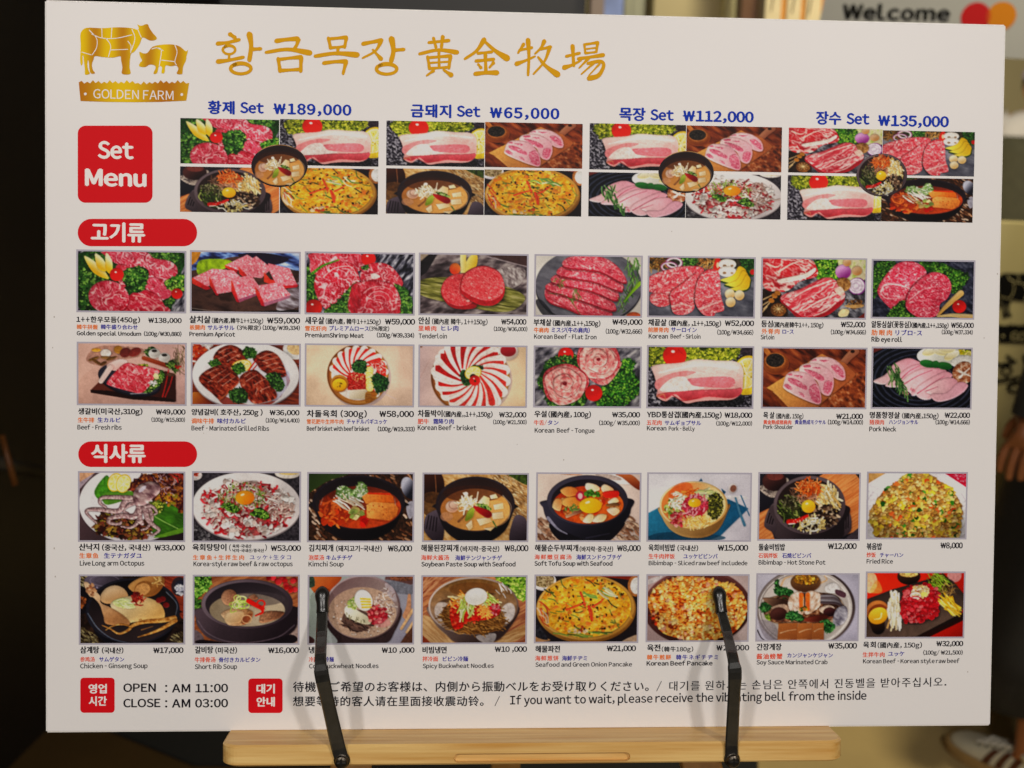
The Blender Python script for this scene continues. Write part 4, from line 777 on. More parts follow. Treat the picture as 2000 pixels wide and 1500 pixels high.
def d21(s):  # soft tofu stew with egg
    s.bg(grad('f4dccc', 'e0c6ba', 90, 70, 948, 630)); s.e(770, 105, 130, 44, 'f4ece8', 12, sh=.3); s.e(680, 90, 120, 20, 'b8a49a', 12); s.p([(740, 68), (860, 68), (948, 140), (948, 200), (900, 180), (800, 100)], grad('c8703a', '7a2c10', 850, 70, 840, 180), sh=.4); s.p([(270, 68), (460, 68), (400, 82)], 'd8a080')
    woven(s, [(130, 450), (300, 560), (700, 600), (880, 440), (890, 632), (120, 632)], ['a8785c', 'c89c80', '8a5a40', 'e0bca0'], 130, (36, 60), (14, 20))
    s.p([(140, 360), (170, 290), (840, 270), (872, 370), (840, 450), (740, 560), (520, 632), (330, 610), (190, 480)], grad('3a3646', '14121c', 300, 300, 600, 630), sh=.5, puff=30); s.p([(190, 490), (400, 590), (560, 620), (820, 480), (740, 600), (640, 640), (300, 640)], '15121a'); s.l([(180, 440), (260, 530), (340, 575)], 26, 'a8a4b8', 10, al=.8); s.l([(500, 610), (700, 570)], 10, '4a4658', 6, al=.6)
    s.e(508, 290, 338, 212, grad('4a4454', '2a2632', 300, 80, 700, 480), puff=10); s.e(510, 300, 305, 186, grad('1a141c', '3a2a30', 400, 100, 500, 400)); s.e(515, 330, 295, 160, grad('b8380c', 'e0641c', 300, 200, 600, 480, .2, 24))
    B = lambda q, a='f8c888', b='d88a3c': s.p(q, grad(a, b, q[0][0], q[0][1], q[2][0], q[2][1] + 10, .08), sh=.45, puff=14)
    s.bits(60, ('e', 515, 330, 270, 140), ['d8501c', 'f07a2c', 'b82c0c', 'e8a060'], (14, 26), sh=.3, spec=.3)
    B([(280, 210), (340, 175), (410, 190), (420, 240), (340, 260)], 'f8b86c', 'd0702c'); B([(285, 310), (340, 265), (430, 270), (440, 330), (370, 360)], 'fbc070', 'd87a24'); B([(215, 350), (240, 280), (290, 290), (280, 380)], 'fbd8a0', 'e0904c')
    B([(490, 190), (500, 145), (580, 160), (610, 200), (540, 220)], 'fdf0dc', 'f0c498'); B([(620, 190), (650, 155), (720, 190), (730, 240), (660, 240)], 'fbe0c0', 'd8a070'); B([(640, 220), (760, 210), (760, 260), (660, 270)], 'e0301c', 'b81a0c'); B([(680, 300), (740, 265), (770, 300), (700, 320)], 'fdecd0', 'e8b880'); B([(670, 370), (740, 350), (780, 380), (730, 420)], 'fdf0d8', 'f0c48c')
    B([(470, 470), (520, 405), (560, 420), (540, 480)], 'fdf4d8', 'f0cc8c'); B([(550, 470), (600, 410), (670, 415), (640, 470)], 'fdf4d8', 'f0cc8c'); B([(330, 440), (340, 390), (430, 360), (460, 390), (390, 420)], 'c8a080', '7a4a34'); B([(660, 330), (740, 310), (780, 330), (700, 345)], '9a6a3c', '5a3a20')
    s.e(447, 255, 38, 42, 'b81c3c', sh=.4); s.e(447, 255, 20, 26, 'f0b8b0'); s.bits(34, ('e', 555, 238, 70, 32), ['3f7a1c', '5a9a2c', '2a5a14', '88b84c'], (10, 16), sh=.3); s.strands(14, ('e', 370, 360, 60, 26), ['7a9a4c', '5a7a34'], (30, 50), (8, 12)); s.bits(9, ('e', 340, 395, 30, 20), ['d87a3c'], (8, 12)); egg(s, 533, 335, 94, 66, 'fbc82c', 'e8960c')

def d22(s):  # raw beef bibimbap in a brass bowl
    s.bg(grad('ece8ec', 'cfc8d2', 1032, 68, 1885, 630)); s.p([(1032, 400), (1125, 350), (1640, 290), (1700, 280), (1870, 360), (1640, 590), (1540, 630), (1060, 630), (1032, 600)], grad('2a7a9a', '1a5a7c', 1032, 400, 1700, 600, .1, 20), sm=False, sh=.3); s.p([(1032, 600), (1200, 560), (1640, 590), (1600, 630), (1050, 630)], '123c54', al=.7)
    s.p([(1450, 130), (1470, 105), (1485, 130)], '2a5a7a', sm=False); s.p([(1640, 190), (1680, 220), (1660, 250)], '1c4a6a', sm=False); s.e(1735, 190, 36, 42, grad('f0e8e4', 'a89a98', 1710, 160, 1760, 230), 20, sh=.4); s.e(1740, 190, 26, 30, '8a5a48', 20); s.p([(1690, 250), (1850, 260), (1840, 280), (1700, 275)], 'ece8e8')
    s.l([(1760, 270), (1800, 400), (1840, 500)], 14, '4a7a94', 24, sm=False, sh=.3); s.l([(1805, 250), (1880, 420)], 10, '3a6a8a', 10, sm=False)
    s.p([(1128, 350), (1150, 440), (1220, 540), (1340, 600), (1500, 605), (1620, 540), (1690, 400), (1695, 320), (1400, 450)], grad('c8a068', '7a5428', 1200, 400, 1640, 600), sh=.5, puff=24)
    s.e(1410, 330, 284, 200, grad('f4dca8', 'c89858', 1200, 150, 1600, 500), puff=6); s.e(1410, 330, 268, 188, grad('d87a3c', 'f8e0a0', 1300, 180, 1600, 260)); s.e(1300, 220, 110, 70, 'd85a28', al=.7, rot=-30)
    s.bits(40, ('e', 1230, 370, 80, 76), ['8aa83c', 'c0d070', '5a7a24', 'e8ecc8'], (10, 20), .3, sh=.3); s.strands(40, ('e', 1280, 290, 70, 60), ['f0ecd8', 'fffbe8', 'c8c8a0'], (40, 70), (8, 12)); s.strands(40, ('e', 1395, 235, 70, 36), ['e8702c', 'f08a3c', 'd85a18'], (30, 60), (6, 9)); s.strands(20, ('e', 1500, 240, 70, 40), ['e8e4b0', 'c8d088'], (60, 90), (12, 18), (-40, 0))
    s.leafy([(1530, 270), (1600, 230), (1650, 300), (1640, 400), (1580, 450), (1530, 390)], 90, ('2a2c14', '4a4a1c', '7a7a24', 'b8b04c'), (8, 16), base='1c1c0c')
    s.bits(80, ('e', 1300, 450, 100, 60), ['d83c48', 'e86a70', 'b8242f', 'f0a8a0'], (9, 16), sh=.3); s.strands(90, ('e', 1440, 470, 110, 50), ['f0c070', 'e8a848', 'fbe0a0'], (40, 80), (6, 9)); s.e(1425, 335, 108, 86, 'b02030', sh=.4); s.strands(110, ('e', 1425, 335, 106, 86), ['d8405a', 'e8707c', 'b82038', 'f0a0a4'], (26, 46), (9, 14), sh=.25); egg(s, 1418, 312, 54, 38)

def bibim(s, cx, cy, k=1.):  # toppings of the stone pot bibimbap, around (cx, cy)
    f = lambda x, y: (cx + x * k, cy + y * k)
    E = lambda x, y, a, b: ('e', *f(x, y), a * k, b * k)
    q = lambda *v: tuple(z * k for z in v)
    s.strands(70, E(-140, 30, 100, 110), ['3a4a1c', '6a7a34', '222c10', 'a0a85c'], q(50, 90), q(9, 14), (20, 90), .5, sh=.4); s.strands(40, E(-130, -40, 80, 70), ['4a4428', '8a8464', '2a2618'], q(50, 80), q(7, 10)); s.strands(26, E(-80, -130, 70, 40), ['6a4a38', '8a6a58', '3a2418'], q(60, 100), q(6, 9))
    s.strands(110, E(150, -70, 90, 100), ['f8dc9c', 'fbecc4', 'e8b868', 'f0cc80'], q(70, 120), q(11, 16), (20, 100), .4, sh=.4); s.strands(90, E(0, -150, 86, 66), ['f07a34', 'e0601c', 'fba060', 'c84c14'], q(60, 100), q(8, 12), sh=.4)
    s.bits(110, E(140, 80, 110, 90), ['6a4c38', 'a8886c', '3a261c', 'd8bc9c', '1c1210'], q(11, 22), .4, sh=.4); s.strands(60, E(30, 150, 110, 54), ['fbf0d0', 'fffbe8', 'f0d890', 'd8b870'], q(50, 90), q(10, 15), sh=.4); s.strands(30, E(-10, -60, 90, 40), ['8a5a44', 'b88a70'], q(40, 70), q(6, 9))
    s.bits(12, E(0, 165, 80, 30), ['2a1a10'], q(9, 15), .4); s.l([f(-160, 130), f(-90, 120), f(-10, 80)], 44 * k, tex('d01c14', .2, 8), 24 * k, sh=.4, puff=10); s.l([f(-160, 150), f(-110, 145)], 12 * k, 'fbe0d8', 8 * k, sm=False); s.bits(10, E(-90, 115, 60, 20), ['f0a890', '8a0c0a'], q(5, 8))
    egg(s, *f(0, 0), 58 * k, 56 * k)

def d23(s):  # hot stone pot bibimbap
    s.bg('1c1a22'); s.p([(560, 66), (895, 66), (895, 540), (700, 622), (62, 622), (62, 400), (300, 280)], wood('e89a5c', 'c8703a', -35, 10, 16, 3), sm=False); s.p([(62, 66), (590, 66), (420, 180), (62, 400)], grad('2c2a34', '17151c', 62, 66, 300, 300), sm=False); s.p([(800, 600), (895, 520), (895, 622), (790, 622)], '4a4048', sm=False); s.p([(860, 66), (895, 66), (895, 110)], '1c181c', sm=False)
    s.p([(70, 170), (280, 100), (300, 180), (180, 270), (80, 220)], ramp(['4a4040', 'a8988c', 'd8c8b8'], 14, 0, 1, 3)); s.e(185, 130, 100, 84, grad('6a3a34', '1c0e10', 140, 70, 220, 200), sh=.5, puff=30); s.e(190, 90, 70, 34, '7a3c34')
    for q in ([(105, 500), (150, 350), (210, 340), (270, 622), (200, 622), (170, 560)], [(770, 370), (815, 390), (835, 480), (820, 560), (720, 622), (680, 600)]): s.p(q, grad('6a5a5e', '3a2e34', q[0][0], 350, q[2][0], 600), sh=.5)
    for i in range(3): s.l([(130 + 20 * i, 480 + 6 * i), (150 + 20 * i, 400 + 6 * i)], 10, '1c1418', 10, sm=False); s.l([(772 + 18 * i, 410), (770 + 18 * i, 540 - 10 * i)], 9, '1c1418', 9, sm=False)
    s.p([(180, 330), (210, 500), (240, 622), (720, 622), (770, 480), (780, 330)], grad('4c3e42', '221a1e', 250, 400, 600, 620), sh=.4); s.e(480, 330, 300, 248, grad('6e5e62', '4a3c40', 300, 100, 700, 560), puff=8); s.e(475, 328, 266, 218, '2a1c1a')
    bibim(s, 472, 342, 1.)

def d24(s):  # fried rice
    s.bg(grad('f4eef2', 'e4dce4', 985, 62, 1802, 610)); s.p([(985, 62), (1130, 62), (985, 150)], 'c8985c', sm=False); s.p([(1620, 62), (1802, 62), (1802, 180)], 'c01c3c', sm=False); s.bits(40, [(1680, 70), (1795, 70), (1795, 150)], ['f0c8d0'], (3, 4))
    s.e(1390, 380, 500, 330, 'f6f0f4', sh=.2); s.ring(1390, 390, 430, 305, 7, 'ddd2da')
    M = [(1050, 560), (1000, 440), (1040, 330), (1110, 220), (1240, 120), (1340, 62), (1480, 66), (1600, 150), (1720, 250), (1770, 380), (1750, 500), (1690, 610), (1110, 610)]
    s.p(M, tex('9a6428', .3, 14), sh=.3); s.bits(900, M, ['d8a04c', 'e0b464', 'c48c40', 'e8c480', 'a87030'], (12, 20), .5, sh=.35, puff=7)
    s.bits(64, M, ['f0d04c', 'e8c038', 'f4dc70'], (24, 44), .45, wob=.28, sh=.45, puff=16); s.bits(30, M, ['e8541c', 'f07030'], (16, 26), .6, sh=.45, puff=8); s.bits(36, M, ['4a8a2c', '2f6a1c', '1c4a14'], (15, 24), .6, sh=.45, puff=8); s.bits(300, M, ['dcaa58', 'e8c47c', 'c89444', 'a87434'], (11, 18), .5, sh=.35, puff=7)
    s.wet(90, M, (8, 18), (3, 5), .5); s.glow(1390, 240, 320, 200, .22); s.glow(1060, 560, 200, 160, -.25); s.glow(1720, 560, 200, 160, -.25)

def d25(s):  # ginseng chicken soup
    s.bg(tex('2a1c16', .5, 20)); woven(s, [(75, 66), (200, 66), (200, 130), (75, 200)], ['c8b888', '8a7a50', 'e0d8b0'], 40, (20, 30), (7, 10)); woven(s, [(75, 500), (200, 560), (240, 632), (75, 632)], ['a89a70', '5a4a30', '7a6a44'], 50, (26, 40), (9, 13)); woven(s, [(830, 600), (950, 540), (950, 632)], ['a89a70', '5a4a30'], 24, (26, 40), (9, 13)); s.p([(650, 66), (950, 66), (950, 420), (880, 330), (760, 150)], wood('a8482c', '7a2c1a', 20, 10, 8, 2))
    s.e(280, 110, 170, 74, grad('6a6070', '3a323c', 200, 60, 340, 180), sh=.5); s.ring(280, 105, 120, 46, 5, '8a8090'); s.ring(280, 105, 80, 30, 4, '4a424e'); s.bits(16, ('e', 280, 170, 150, 12), ['8a8294'], (7, 9))
    s.e(910, 155, 66, 80, '3a2a30', sh=.4); s.e(920, 165, 52, 64, '2a2a3a'); s.bits(30, ('e', 920, 180, 40, 46), ['fbfbff', 'e0e0ec', 'c8c8d8'], (9, 15)); s.e(75, 270, 80, 120, '171318'); s.bits(18, ('e', 90, 280, 30, 50), ['8a4a24', 'b86a34', '5a2c14'], (10, 18))
    pot(s, 520, 360, 385, 270, 50, '23222c', '120e10', .96, '6a7484', '1a1a24'); s.l([(140, 380), (220, 500), (340, 590), (480, 630)], 9, '7a8aa0', 5, al=.8); s.l([(800, 200), (890, 300), (880, 400)], 8, '8a98a8', 5, al=.7)
    s.p([(480, 150), (560, 90), (660, 66), (780, 80), (770, 160), (700, 230), (600, 240), (520, 200)], grad('d8a060', '7a4a20', 560, 70, 700, 230), sh=.4, puff=20); s.e(610, 170, 80, 60, '8a5a2c', -20); s.e(600, 180, 66, 50, 'c89058', -20); s.strands(14, ('e', 740, 110, 40, 50), ['e8c080', 'b88a4c'], (40, 70), (6, 9))
    C = grad('fbe8bc', 'c89a5c', 400, 200, 660, 460, .06, 30)
    s.p([(240, 260), (280, 180), (360, 145), (440, 170), (480, 240), (420, 280), (300, 300)], grad('f2d0a8', 'b88858', 330, 150, 380, 290), sh=.5, puff=34)
    s.p([(330, 300), (420, 250), (560, 230), (680, 260), (760, 310), (790, 400), (740, 440), (560, 450), (460, 460), (380, 400)], C, sh=.5, puff=50, k=.6, spec=.2)
    s.p([(105, 130), (140, 120), (190, 180), (240, 230), (250, 290), (330, 330), (430, 390), (490, 450), (470, 480), (300, 470), (270, 400), (240, 310), (190, 250), (150, 230)], grad('f0c8a0', 'b07c50', 200, 200, 330, 440, .1, 20), sh=.55, puff=26); s.bits(14, ('e', 170, 190, 40, 50), ['c8946c', '9a6444'], (10, 16))
    s.p([(350, 280), (430, 250), (500, 280), (540, 330), (470, 340), (380, 320)], tex('dce49c', .1, 14), sh=.3, puff=12); s.ring(425, 290, 34, 20, 9, 'b8c868'); s.strands(20, ('e', 450, 300, 80, 34), ['e8f0b8', 'c8d480'], (40, 70), (7, 10), (0, 40)); s.strands(26, ('e', 560, 270, 50, 44), ['a82018', 'c83c2c', '7a1410'], (30, 60), (6, 9)); s.bits(5, ('e', 540, 215, 30, 16), ['7a1c1c'], (14, 20), sh=.4, spec=.5)
    for x, y in ((770, 260), (800, 310), (740, 270)): s.e(x, y, 28, 24, '6a1818', sh=.4, puff=14, spec=.5)
    for q, w in (([(870, 420), (760, 440), (620, 450), (520, 480), (480, 520), (400, 550), (330, 510), (260, 480)], 44), ([(500, 490), (420, 470), (340, 490), (290, 520)], 14), ([(880, 440), (760, 510), (660, 550), (560, 580)], 36)): s.l(q, w, ramp(['8a5420', 'c88a44', 'e8b870'], 14, 0, 2, 4), 7, sh=.5, puff=12)
    s.bits(10, ('e', 650, 440, 90, 20), ['7a4a1c'], (4, 6)); s.l([(590, 520), (690, 490)], 6, 'c88a44', 3, sm=False)

def d26(s):  # short rib soup
    s.bg(wood('b8784c', '8a4c2c', -25, 12, 8, 3)); s.leafy([(1043, 68), (1180, 68), (1170, 160), (1100, 230), (1043, 260)], 60, ('2c5a1c', '4a8a2c', '74aa3c', 'a0cc5c'), (10, 20)); s.leafy([(1043, 270), (1100, 280), (1090, 360), (1043, 350)], 20, ('2c5a1c', '4a7a2c', '5a8a3c', '80ac4c'), (9, 16)); s.bits(16, [(1600, 68), (1920, 68), (1920, 180), (1840, 190), (1720, 110)], ['c81c20', 'e0343a', 'a01014'], (20, 28), .9, wob=0, sh=.6, spec=.7, puff=16); s.p([(1860, 480), (1920, 440), (1920, 635), (1800, 635)], 'a89088'); s.p([(1043, 520), (1110, 560), (1130, 635), (1043, 635)], '6a5c60')
    s.p([(1060, 420), (1110, 330), (1870, 320), (1915, 420), (1890, 520), (1760, 600), (1500, 650), (1200, 600), (1090, 510)], grad('5a4a52', '241a20', 1100, 340, 1700, 640), sh=.5, puff=20); s.p([(1110, 600), (1500, 640), (1860, 560), (1840, 640), (1130, 640)], '1c141a')
    s.l([(1075, 440), (1150, 540), (1300, 610), (1500, 628), (1750, 580), (1890, 480)], 10, '7a6a74', 8, al=.7)
    s.e(1490, 300, 385, 206, grad('7c6c74', '3a2e36', 1200, 100, 1700, 500), puff=10); s.e(1490, 302, 352, 182, grad('2a2228', '3e3438', 1400, 120, 1500, 400)); s.e(1490, 352, 318, 138, grad('8a7a64', 'b8a68c', 1300, 250, 1500, 490, .06, 30)); s.e(1560, 260, 250, 60, '4a4044', al=.5)
    mm = lambda q, sd, a='b88a6c', b='7a4e38': s.p(q, grad(a, b, q[0][0], q[0][1], q[3][0], q[3][1], .2, 14), sh=.5, puff=24, bump=1.5, bs=12, k=.7)
    mm([(1270, 250), (1300, 190), (1360, 180), (1400, 220), (1390, 290), (1310, 310)], 1); mm([(1500, 240), (1550, 220), (1580, 260), (1520, 270)], 2); mm([(1610, 380), (1680, 360), (1800, 370), (1760, 420), (1640, 460), (1590, 450)], 3, 'a87a5c', '6a4430'); mm([(1270, 380), (1350, 340), (1480, 340), (1540, 380), (1480, 470), (1340, 480), (1300, 430)], 4, 'e0b890', '94643e')
    s.p([(1300, 420), (1330, 370), (1440, 360), (1460, 400), (1420, 460), (1320, 460)], grad('ecccA0', 'c09468', 1320, 370, 1420, 460), puff=14); s.p([(1440, 440), (1470, 395), (1535, 385), (1500, 450), (1460, 475)], '8a4a2c', puff=10); s.ring(1485, 430, 40, 34, 8, 'd8ac80')
    for i in range(9): s.ring(1420 + s.r.uniform(-40, 44), 280 + s.r.uniform(-34, 34), s.r.uniform(26, 44), s.r.uniform(18, 32), 7, ('c8e070', '9ac43c', 'e0f0a8')[i % 3])
    s.l([(1400, 360), (1350, 370), (1370, 300)], 6, 'a8d04c'); s.l([(1500, 275), (1560, 310), (1620, 340)], 40, 'd81c14', 34, sh=.5, puff=14, spec=.5); s.ring(1605, 300, 32, 28, 14, 'e02418'); s.l([(1600, 330), (1620, 370), (1560, 400)], 26, 'c81810', 12, puff=8)

def d27(s):  # cold buckwheat noodles
    s.bg(grad('a8b4a8', '9a94a8', 62, 200, 937, 632)); s.p([(62, 70), (330, 70), (250, 180), (200, 230), (100, 200)], grad('d87a3c', 'a8481c', 100, 70, 220, 220)); s.p([(62, 80), (100, 75), (110, 150), (62, 160)], tex('3a4a3c', .3, 12)); s.e(840, 90, 140, 60, '6a4a48', sh=.5); s.e(850, 80, 110, 30, tex('7a4a34', .4, 10)); s.p([(700, 100), (937, 150), (937, 220), (760, 200)], '7a7a84'); s.p([(62, 570), (110, 600), (100, 632), (62, 632)], '4a2c2c')
    s.p([(830, 632), (937, 470), (937, 632)], '6a4434', sm=False); s.l([(905, 230), (900, 330), (880, 400)], 26, 'c08a68', 60, sh=.3); s.l([(937, 350), (840, 510)], 26, 'e0b080', 22, sm=False, sh=.5); s.l([(945, 450), (885, 540)], 24, 'e8bc8c', 20, sm=False, sh=.5)
    s.p([(215, 440), (300, 600), (330, 640), (680, 640), (780, 540), (830, 330), (500, 300)], '3a2a2c', sh=.5); s.e(515, 330, 315, 270, grad('b8a4a8', '5a4444', 300, 100, 760, 560), sh=.4); s.e(512, 330, 302, 256, grad('7a6060', '94807c', 350, 100, 600, 300)); s.e(510, 375, 286, 214, grad('b0907c', 'c4a690', 300, 250, 700, 580, .12, 14)); s.p([(700, 130), (770, 170), (800, 280), (740, 250)], 'c8bcc4', al=.6)
    s.bits(120, ('e', 520, 400, 260, 170), ['d8c4b8', 'f0e4dc', 'a88c7c', '8a6c5c'], (5, 10), .4, sh=.2); s.strands(60, ('e', 700, 300, 90, 130), ['ece0dc', '8a6a60', 'c8b0a8'], (24, 44), (5, 8)); s.e(470, 440, 130, 90, '4a3430', 10, al=.8); s.strands(60, ('e', 470, 470, 110, 60), ['3a2824', '5a4038', '7a5c50'], (60, 100), (6, 9), (0, 50))
    s.p([(360, 340), (400, 310), (480, 360), (560, 410), (580, 465), (520, 470), (420, 430), (375, 400)], grad('f8f4e0', 'd0c8a8', 400, 320, 500, 460), sh=.5, puff=10); s.strands(14, [(370, 380), (560, 460), (520, 470), (400, 430)], ['8a8468'], (16, 26), (5, 7), (60, 110)); s.bits(46, ('e', 435, 300, 46, 50), ['c0d070', '8aa84c', 'e8ecb8'], (9, 15), .3); s.e(635, 400, 80, 70, 'a8202c', 20, sh=.4); s.bits(70, ('e', 635, 390, 80, 80), ['c8283a', 'a0182a', 'e08a80', 'd85a60'], (10, 18), sh=.3)
    s.e(680, 460, 70, 40, 'e08088', al=.4); s.e(520, 270, 72, 92, grad('ffffff', 'd8d0c0', 500, 190, 540, 360), -24, sh=.5, puff=20); s.e(532, 285, 54, 66, 'f8f4ec', -24)
    for i in range(4): s.l([(495 + 5 * i, 258 + 24 * i), (575 + 2 * i, 262 + 22 * i)], 15, 'f4c02c', 15, sm=False)

def d28(s):  # spicy buckwheat noodles in a metal bowl
    s.bg(wood('c88a5c', '94543a', -30, 12, 8, 3)); s.p([(1027, 72), (1200, 72), (1100, 180), (1027, 220)], ramp(['7a3420', 'b87a54', 'd8a47c'], 10, -40, 6, 2)); s.p([(1027, 400), (1200, 480), (1300, 628), (1027, 628)], wood('d8b080', 'b88a5c', 40, 10, 8, 4)); s.p([(1600, 628), (1895, 470), (1895, 560), (1760, 628)], wood('d8b080', 'a87848', -20, 10, 8, 4)); s.leafy([(1640, 72), (1895, 72), (1895, 260), (1800, 230), (1720, 130)], 60, ('4a7a24', '74a42c', '98c43c', 'c4e06c'), (16, 28)); s.p([(1027, 560), (1100, 628), (1027, 628)], '8a3a20', sm=False)
    s.p([(1080, 320), (1130, 460), (1230, 560), (1330, 628), (1600, 628), (1740, 530), (1830, 320), (1450, 400)], grad('8a746c', '3a2a28', 1150, 350, 1500, 640), sh=.5, puff=20); s.p([(1480, 570), (1640, 550), (1620, 628), (1540, 628)], 'd8d4d4', al=.6)
    s.e(1455, 318, 378, 244, grad('d0c0b8', '6a5248', 1200, 100, 1700, 540), sh=.2); s.e(1455, 320, 364, 230, grad('7a5428', 'a88c7c', 1450, 90, 1450, 520, .2, 30)); s.e(1200, 370, 70, 90, 'd8d4d8', al=.6, rot=-20); s.e(1740, 380, 60, 90, 'ece8ec', al=.7, rot=20); s.e(1450, 180, 200, 60, '6a3c14', al=.5); s.e(1400, 250, 240, 20, '2a1a10', -8, al=.5); s.strands(10, ('e', 1700, 190, 60, 50), ['f0f0f8'], (40, 80), (4, 8), (40, 80))
    s.p([(1190, 370), (1250, 300), (1400, 260), (1600, 270), (1700, 400), (1720, 460), (1640, 530), (1440, 555), (1280, 520), (1200, 450)], tex('6a4420', .3, 12), sh=.5); s.strands(240, [(1190, 380), (1300, 300), (1640, 300), (1720, 460), (1640, 530), (1440, 550), (1280, 520), (1200, 450)], ['7a5024', '9a6c34', '5a3814', 'b88848'], (60, 110), (6, 9), (-20, 60), .4)
    s.p([(1260, 330), (1300, 260), (1380, 210), (1560, 210), (1640, 260), (1680, 370), (1580, 430), (1400, 450), (1360, 500), (1290, 510), (1260, 420)], tex('b81c14', .25, 14), sh=.3, puff=12); s.bits(90, [(1260, 330), (1300, 260), (1640, 260), (1680, 370), (1580, 430), (1360, 500), (1280, 500)], ['d8281c', 'a8140c', 'c83c20', 'e0603c'], (9, 16), .5, sh=.2)
    s.strands(90, [(1270, 290), (1340, 210), (1580, 220), (1650, 290), (1600, 360), (1480, 330), (1330, 340)], ['fbc878', 'f8a84c', 'f0dca8', 'e88a34'], (50, 100), (10, 16), (-30, 60), .3, sh=.3); s.strands(26, ('e', 1380, 350, 70, 60), ['d0dc88', 'a8bc54', 'f0f0c0'], (60, 100), (10, 14), (60, 120), .2, sh=.3); s.strands(16, ('e', 1590, 270, 60, 40), ['d0dc88', 'a8c050'], (50, 80), (9, 12), (20, 60)); s.bits(40, ('e', 1630, 350, 50, 50), ['d83040', 'c01c2c', 'f08a90'], (9, 15), sh=.3); s.strands(16, ('e', 1560, 370, 60, 40), ['f8a04c'], (40, 80), (10, 14))
    s.e(1475, 240, 94, 72, grad('fffefa', 'c8c4bc', 1450, 180, 1500, 310), -8, sh=.5, puff=34, k=.3)

def d29(s):  # seafood green onion pancake
    s.bg('241c20'); s.p([(75, 560), (200, 600), (140, 620), (75, 620)], 'b88a60'); s.p([(800, 620), (928, 560), (928, 620)], 'b89a80'); s.p([(560, 66), (928, 66), (928, 110), (780, 90)], '8a2c18'); s.p([(75, 480), (120, 500), (180, 600), (75, 570)], ramp(['14121a', '3a3840'], 14))
    s.e(140, 110, 104, 80, 'ece4e8', sh=.4); s.e(140, 100, 90, 64, ramp(['3a2c1c', '8a7448', 'd8c49c', '5a3a20'], 12, 0, 1, 4)); s.e(910, 150, 66, 90, 'b8743c', sh=.4); s.e(920, 150, 54, 70, 'f8f4ee')
    s.e(498, 345, 418, 288, grad('d8a050', '8a5a20', 300, 100, 600, 640), sh=.5); s.e(498, 335, 405, 270, grad('e8b868', 'c08a3c', 300, 100, 700, 600)); s.l([(100, 400), (200, 540), (400, 610), (600, 605), (800, 520), (900, 380)], 10, '9a6a2c', 10, al=.7)
    R = ('e', 492, 325, 375, 248)
    s.e(492, 325, 382, 255, ramp(['d8801c', 'eca428', 'f4b838', 'fbd468'], 26, 0, 1.4, 2), sh=.45, bump=2.4, bs=14, puff=14)
    s.bits(90, R, ['f4bc40', 'eea42c', 'f8cc60', 'e6941c'], (16, 32), .5, puff=8, al=.55, wob=.3); s.bits(40, R, ['e06a20', 'f0883c'], (12, 22), .5, al=.7); s.strands(30, R, ['4a6230', '6a8a3c', '2a3c24', '98a84c'], (50, 110), (8, 13), (-10, 60), .35, al=.85); s.bits(70, R, ['e86a28', 'd8842c'], (10, 20), .5, al=.6, wob=.3); s.wet(70, R, (10, 24), (3, 5), .45); s.bits(80, R, ['3a2a14', '5a3a14', '1c140c'], (6, 12), .4, puff=2)
    s.strands(8, ('e', 480, 550, 220, 22), ['4a6230', '6a8a3c'], (80, 130), (10, 14), (0, 20), .15, al=.85); s.strands(8, ('e', 150, 370, 30, 100), ['f0d0b0', 'c8502c'], (90, 130), (9, 13), (40, 80)); s.strands(8, ('e', 620, 220, 120, 30), ['e8e4b8', '7aa04c'], (80, 130), (12, 16), (10, 40)); s.bits(8, ('e', 430, 510, 100, 30), ['b84a20', 'e8c8a0'], (12, 20))
    for q in ([(448, 205), (475, 270), (490, 325)], [(335, 350), (420, 315), (495, 295)], [(550, 325), (600, 295), (640, 262)], [(520, 320), (545, 370), (550, 440)], [(515, 320), (530, 380), (540, 435)]): s.l(q, 16, 'd8301c', 11, sh=.4, puff=5); s.l(q, 3, 'f0a060', 2, al=.8)

def d30(s):  # beef pancake on a brown plate
    s.bg(grad('b89a98', 'c8b4b0', 1025, 63, 1865, 610)); s.p([(1025, 100), (1150, 63), (1100, 110), (1025, 140)], 'd8ccca'); s.e(1440, 330, 450, 320, grad('7a4a44', '3a1c1a', 1300, 60, 1500, 640), sh=.5); s.e(1440, 322, 425, 290, '5a302c'); s.l([(1600, 590), (1760, 520), (1850, 420)], 12, 'c8b0b0', 6, al=.7)
    q = [(1030, 270), (1080, 170), (1180, 100), (1330, 66), (1520, 80), (1640, 120), (1760, 150), (1830, 230), (1860, 330), (1830, 450), (1720, 560), (1500, 606), (1300, 590), (1150, 540), (1080, 430), (1040, 340)]
    s.p(q, ramp(['8a300c', 'c85e1c', 'e89038', 'f4b45c', 'fbd890'], 22, 20, 1.5, 3, 4, .28, .74), sh=.6, puff=20, bump=3.2, bs=13, k=.85); s.bits(110, q, ['f6bc60', 'f0a848', 'fbd890', 'e8923c'], (14, 30), .45, sh=.25, puff=10, wob=.32, al=.8); s.bits(60, q, ['c0501c', 'd06428', 'a83c14'], (8, 20), .35, al=.6, wob=.35); s.wet(110, q, (8, 22), (3, 5), .5); s.glow(1350, 220, 300, 160, .14); s.glow(1450, 560, 300, 110, -.15); s.bits(50, q, ['5a2c10', '7a4a18', '4a5a1c'], (5, 10), .4); s.bits(30, q, ['e8a090', 'f0b8a0'], (12, 20), .5, al=.7); s.bits(120, q, ['fbd890', 'f8c870'], (8, 16), .5, sh=.2, puff=6)
    s.bits(14, ('e', 1090, 410, 50, 60), ['4a1c10', '7a2c14', 'd83c14'], (9, 16))

